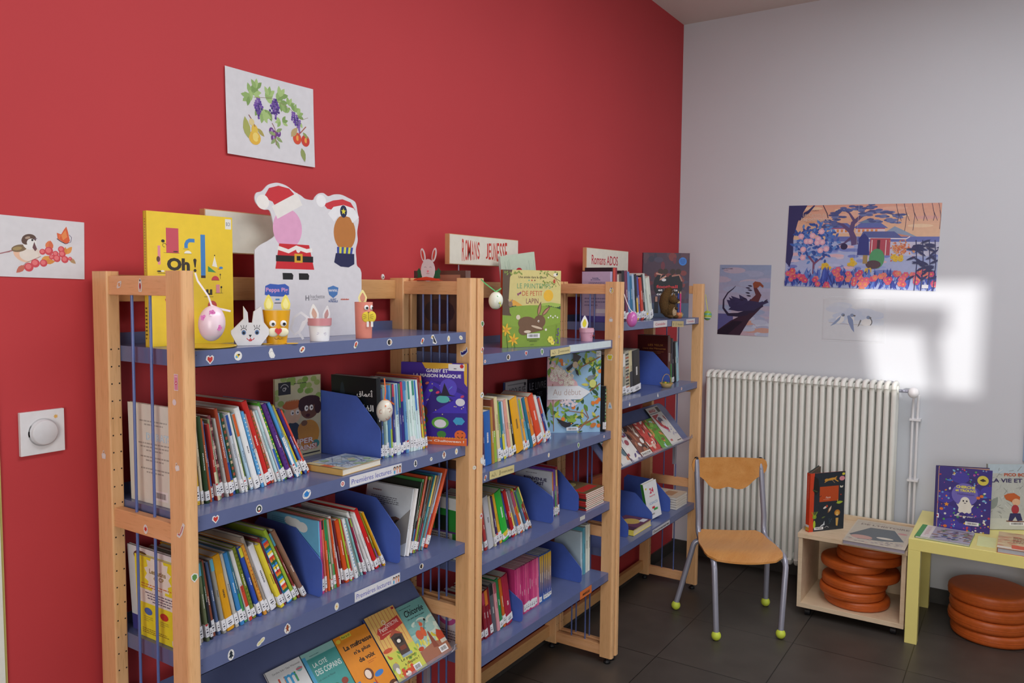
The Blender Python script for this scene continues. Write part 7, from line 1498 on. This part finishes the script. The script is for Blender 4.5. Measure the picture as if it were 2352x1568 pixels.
def f_faune(a):
    a.rect(0, 0, 1, 1, '#232c36'); a.rect(0, 0, .11, 1, '#cf4222'); a.rect(.27, .5, .82, .76, '#b8481f'); a.text('Faune', .52, .57, .032, '#e6d8cc', .14, shear=.3); a.para(.38, .53, .68, .54, 1, '#e0b8a0', 2)
    y = '#c9923a'
    a.ell(.6, .88, .15, .03, y, 16, .1); a.ell(.46, .87, .06, .035, y, 12); a.line([(.7, .87), (.8, .83)], .025, y); a.line([(.48, .86), (.4, .83)], .02, y); a.line([(.7, .9), (.76, .92)], .015, y); a.line([(.62, .86), (.7, .81)], .015, '#9a7a54')
    a.ell(.91, .88, .08, .055, '#d98a94', 20); a.ell(.95, .955, .045, .03, '#cfc23a', 14); a.poly([(.1, .95), (.22, .9), (.26, .7), (.16, .62), (.08, .7)], '#181a1c'); a.line([(.06, .72), (.2, .68)], .02, '#4a5a34'); a.arc(.28, .62, .04, 2, 6, .014, '#20241c')
    for x_, r in ((.86, 2.3), (.94, .8)): a.leaf(.9, .72, .07, r, '#d9d4c4', .6)
    a.ell(.89, .6, .02, .015, '#a8342c'); a.leaf(.76, .46, .2, .1, '#a3b83a', .35); a.leaf(.8, .47, .08, 1.6, '#a3b83a', .3)
    a.ell(.14, .12, .035, .1, '#a8c034', 14); a.ell(.14, .25, .06, .05, '#7c9a2c', 12); [a.line([(.14, .24), (.14 + dx, .34)], .01, '#8fae34') for dx in (-.09, -.05, 0, .05, .09)]
    a.ell(.44, .4, .06, .025, '#d9d0c4', 14, .4); a.ell(.49, .42, .03, .03, '#b8482c', 12); a.leaf(.52, .3, .2, 1.0, '#8a6238', .4); a.leaf(.55, .32, .16, 1.1, '#d6ccb8', .25)
    a.ell(.8, .29, .085, .075, '#b87a2c', 20); a.ell(.8, .28, .05, .05, '#d9aa54', 16); a.poly([(.76, .2), (.84, .2), (.82, .06), (.77, .07)], '#c9a058'); a.ell(.8, .25, .02, .015, '#e6dcd0'); a.poly([(.3, .07), (.44, .1), (.43, .17), (.4, .12), (.34, .1)], '#c4ccd2'); a.leaf(.34, .22, .12, .3, '#5a6a3c', .3)
    for i in range(12): rr = random.Random(i); a.ell(.6 + rr.uniform(-.05, .05), .16 + rr.uniform(-.05, .04), .006, .006, '#5c8a9c', 6)
    a.line([(.44, .05), (.5, .075), (.56, .05)], .008, '#c9c9c9')
open_book('dark open picture book Faune with a red spine standing on the low cabinet', .205, .288, .02, (2.995, -.905, .4102), -38, 0, 36, f_faune, '#1d3a3c', '#cf4222', '#5a4a3c', lambda a: (a.para(.4, .55, .6, .95, 18, '#e8c8b8', 2), a.rect(0, .08, 1, .12, '#dcdce0'), a.rect(0, .02, 1, .08, '#c9a03a')), (.27, .05, .26, .045), .024)
def f_hist(a):
    a.rect(0, 0, 1, 1, '#c9beae'); a.rect(.02, .02, .94, .96, '#beb6a8')
    a.text("DE L'HISTOIRE", .52, .82, .075, '#7c6a64', .82, bold=.03); a.para(.2, .9, .8, .93, 1, '#a08a84', 3); a.poly([(.03, .3), (.3, .7), (.7, .72), (.93, .3), (.6, .2), (.2, .15)], '#56606a'); a.ell(.25, .25, .18, .12, '#c0958c', 20); a.ell(.62, .32, .14, .06, '#d2ccc0', 18); a.ell(.85, .62, .08, .06, '#c48c8c', 16)
    rr = random.Random(2)
    for i in range(40): a.ell(rr.uniform(.04, .92), rr.uniform(.04, .2), .03, .02, rr.choice(('#a89c94', '#c4a49c', '#8c8488', '#b8b0b4')), 8)
flat_book('large grey-beige album lying flat on the low cabinet', (2.905, -1.073), (3.305, -1.073), (2.905, -1.335), .018, .4102, f_hist, '#b5a594', '#9a94a0')
def f_ghost(a):
    a.rect(0, 0, 1, 1, '#34247a'); rr = random.Random(11)
    for i in range(16): a.ell(rr.random(), rr.random(), .16, .12, rr.choice(('#3a2c8c', '#2c1f6c', '#40359c')), 14)
    a.ell(.53, .58, .235, .235, '#6c62b4', 34)
    for i in range(140):
        x, y = rr.random(), rr.random()
        if (x - .53) ** 2 + ((y - .55) * 1.2) ** 2 < .085: continue
        c = rr.choice(('#d8703a', '#c43a4c', '#5a8ad0', '#dcdcd4', '#4a9a4c', '#d9b03a', '#b04a9c', '#7cb4d0')); s_ = rr.uniform(.008, .024)
        rr.choice((lambda: a.ell(x, y, s_, s_, c, 8), lambda: a.leaf(x, y, s_ * 3, rr.uniform(0, 6), c, .6), lambda: a.star(x, y, s_ * 1.4, c)))()
    for x, y in ((.25, .79), (.87, .57)): a.ell(x, y, .06, .02, '#3f78c8', 10)
    for x, y in ((.77, .55), (.83, .58), (.12, .32), (.2, .05)): a.ell(x, y, .035, .03, '#d8702c', 14)
    a.star(.21, .4, .05, '#e0922c'); a.ell(.84, .83, .1, .1, '#cfc04a', 24); a.ell(.84, .83, .055, .018, '#33241c', 12); a.poly([(.78, .83), (.84, .86), (.9, .83), (.84, .81)], '#33241c')
    gh = '#dcd8cc'; a.ell(.54, .47, .085, .1, gh, 24); a.poly([(.455, .47), (.625, .47), (.66, .42), (.7, .43), (.655, .37), (.66, .31), (.62, .285), (.58, .3), (.54, .28), (.5, .3), (.45, .285), (.42, .31), (.43, .37), (.385, .43), (.42, .42)], gh)
    for x in (.51, .57): a.ell(x, .48, .016, .018, '#221c2c', 10)
    a.arc(.54, .455, .016, math.pi, 2 * math.pi, .012, '#221c2c'); a.text('CHERCHE', .54, .7, .045, '#d9cf5c', .34, bold=.05); a.text('et TROUVE', .54, .645, .042, '#d9cf5c', .36, bold=.05); a.text('Halloween', .55, .59, .03, '#544894', .3, bold=.02)
    a.text('Même pas peur !', .54, .235, .032, '#e0dccc', .36, bold=.02); a.rect(.01, .17, .08, .24, '#dcdce0'); a.ell(.045, .205, .02, .02, '#c4242c', 10); a.rect(0, 0, .04, 1, '#2a1c66')
open_book('glossy violet Halloween book Cherche et trouve with a white ghost, yellow table', .224, .292, .02, (3.172, -1.424, .4808), -83, 1, 14, f_ghost, '#2c2060', '#2a1c66', '#c49a80', None, (.68, .13, .24, .055), .01)
def f_vie(a):
    a.rect(0, 0, 1, 1, '#b9bcb4'); rr = random.Random(21)
    a.rect(0, .86, 1, 1, '#b4c4cc')
    for i in range(90): x, y = rr.random(), rr.uniform(.2, .9); a.line([(x, y), (x + rr.uniform(-.1, .1), y + rr.uniform(-.08, .08))], .01, rr.choice(('#94968f', '#c8cac4', '#8a8c88', '#a8aaa4', '#d0d2cc')))
    a.leaf(.02, .3, .3, 1.0, '#8c948c', .5); a.rect(0, 0, 1, .17, '#c4c6bc')
    a.text('PICO BOGUE', .62, .84, .05, '#b8583c', .62, bold=.04); a.text('LA VIE ET MOI', .51, .75, .062, '#39305c', .94, bold=.03)
    a.poly([(.34, .46), (.3, .52), (.38, .55), (.5, .56), (.62, .5), (.6, .42), (.46, .42)], '#c0602c'); a.ell(.54, .42, .08, .07, '#dcb08c', 16); a.ell(.52, .31, .075, .09, '#a8343c', 16); a.poly([(.42, .25), (.62, .25), (.66, .14), (.56, .13), (.52, .2), (.46, .13), (.38, .13)], '#34305c'); a.line([(.34, .13), (.7, .12)], .02, '#6c3a2c')
    a.barcode(.55, .09, .3, .05)
cover_book('grey comic La vie et with a red-haired child running, right edge of the yellow table', .235, .302, .014, (3.285, -1.640, .4812), -58, 6, f_vie, '#b9bcb4', '#a8aaa4')
def f_board(a):
    a.rect(0, 0, 1, 1, '#a8a4b4'); rr = random.Random(31); a.rect(0, 0, .1, 1, '#2c8a3c'); a.rect(.1, 0, .27, 1, '#d6d0cc'); a.para(.14, .2, .22, .9, 12, '#b87a84', 3)
    for i in range(90): a.ell(rr.uniform(.3, .98), rr.uniform(.1, .8), rr.uniform(.02, .08), rr.uniform(.01, .03), rr.choice(('#7c4a5c', '#4a4f84', '#c8c4cc', '#a8806c', '#6a7a9c', '#c4c8d4', '#8a5a54', '#6a8450')), 10, rr.random())
    a.text('Comptines', .7, .86, .07, '#7c7c94', .5, bold=.03)
flat_book('rounded board book with green spine lying on the yellow table', (2.955, -1.366), (3.172, -1.378), (2.945, -1.580), .008, .4801, f_board, '#3f8a44', '#c4c4c4')
def f_last(a):
    a.rect(0, 0, 1, 1, '#cdb48c'); rr = random.Random(41)
    for i in range(50): a.ell(rr.random(), rr.uniform(.15, 1), .1, .03, rr.choice(('#c88a64', '#d8c49c', '#b8a078', '#c4745c', '#d0b890')), 12)
    a.rect(0, 0, 1, .12, '#dcd4c4'); a.rect(.28, .05, .55, .26, '#cf5a3c'); a.para(.3, .4, .9, .75, 5, '#7c5a44', 3)
flat_book('thick beige and orange book lying flat at the right edge of the yellow table', (2.93, -1.682), (3.2, -1.682), (2.93, -1.868), .022, .4793, f_last, '#cf7a4a', '#b4b8bc')
# blue board leaning at the far right of the wall
m = MB(); m.box(XW - .012, XW - .001, -2.4, -1.758, .775, 1.35, '#8ca4c0'); m.box(XW - .013, XW - .012, -2.39, -1.768, .785, 1.34, '#a8bcd0'); tag(m.build('blue_board', PAINT), 'pale blue board on the white wall at the right edge', 'board')

for i, r in enumerate(cases):
    r.location = (i * 1.01 + .5, -.184, 0)
    for c in r.children: c.location = c.location - r.location
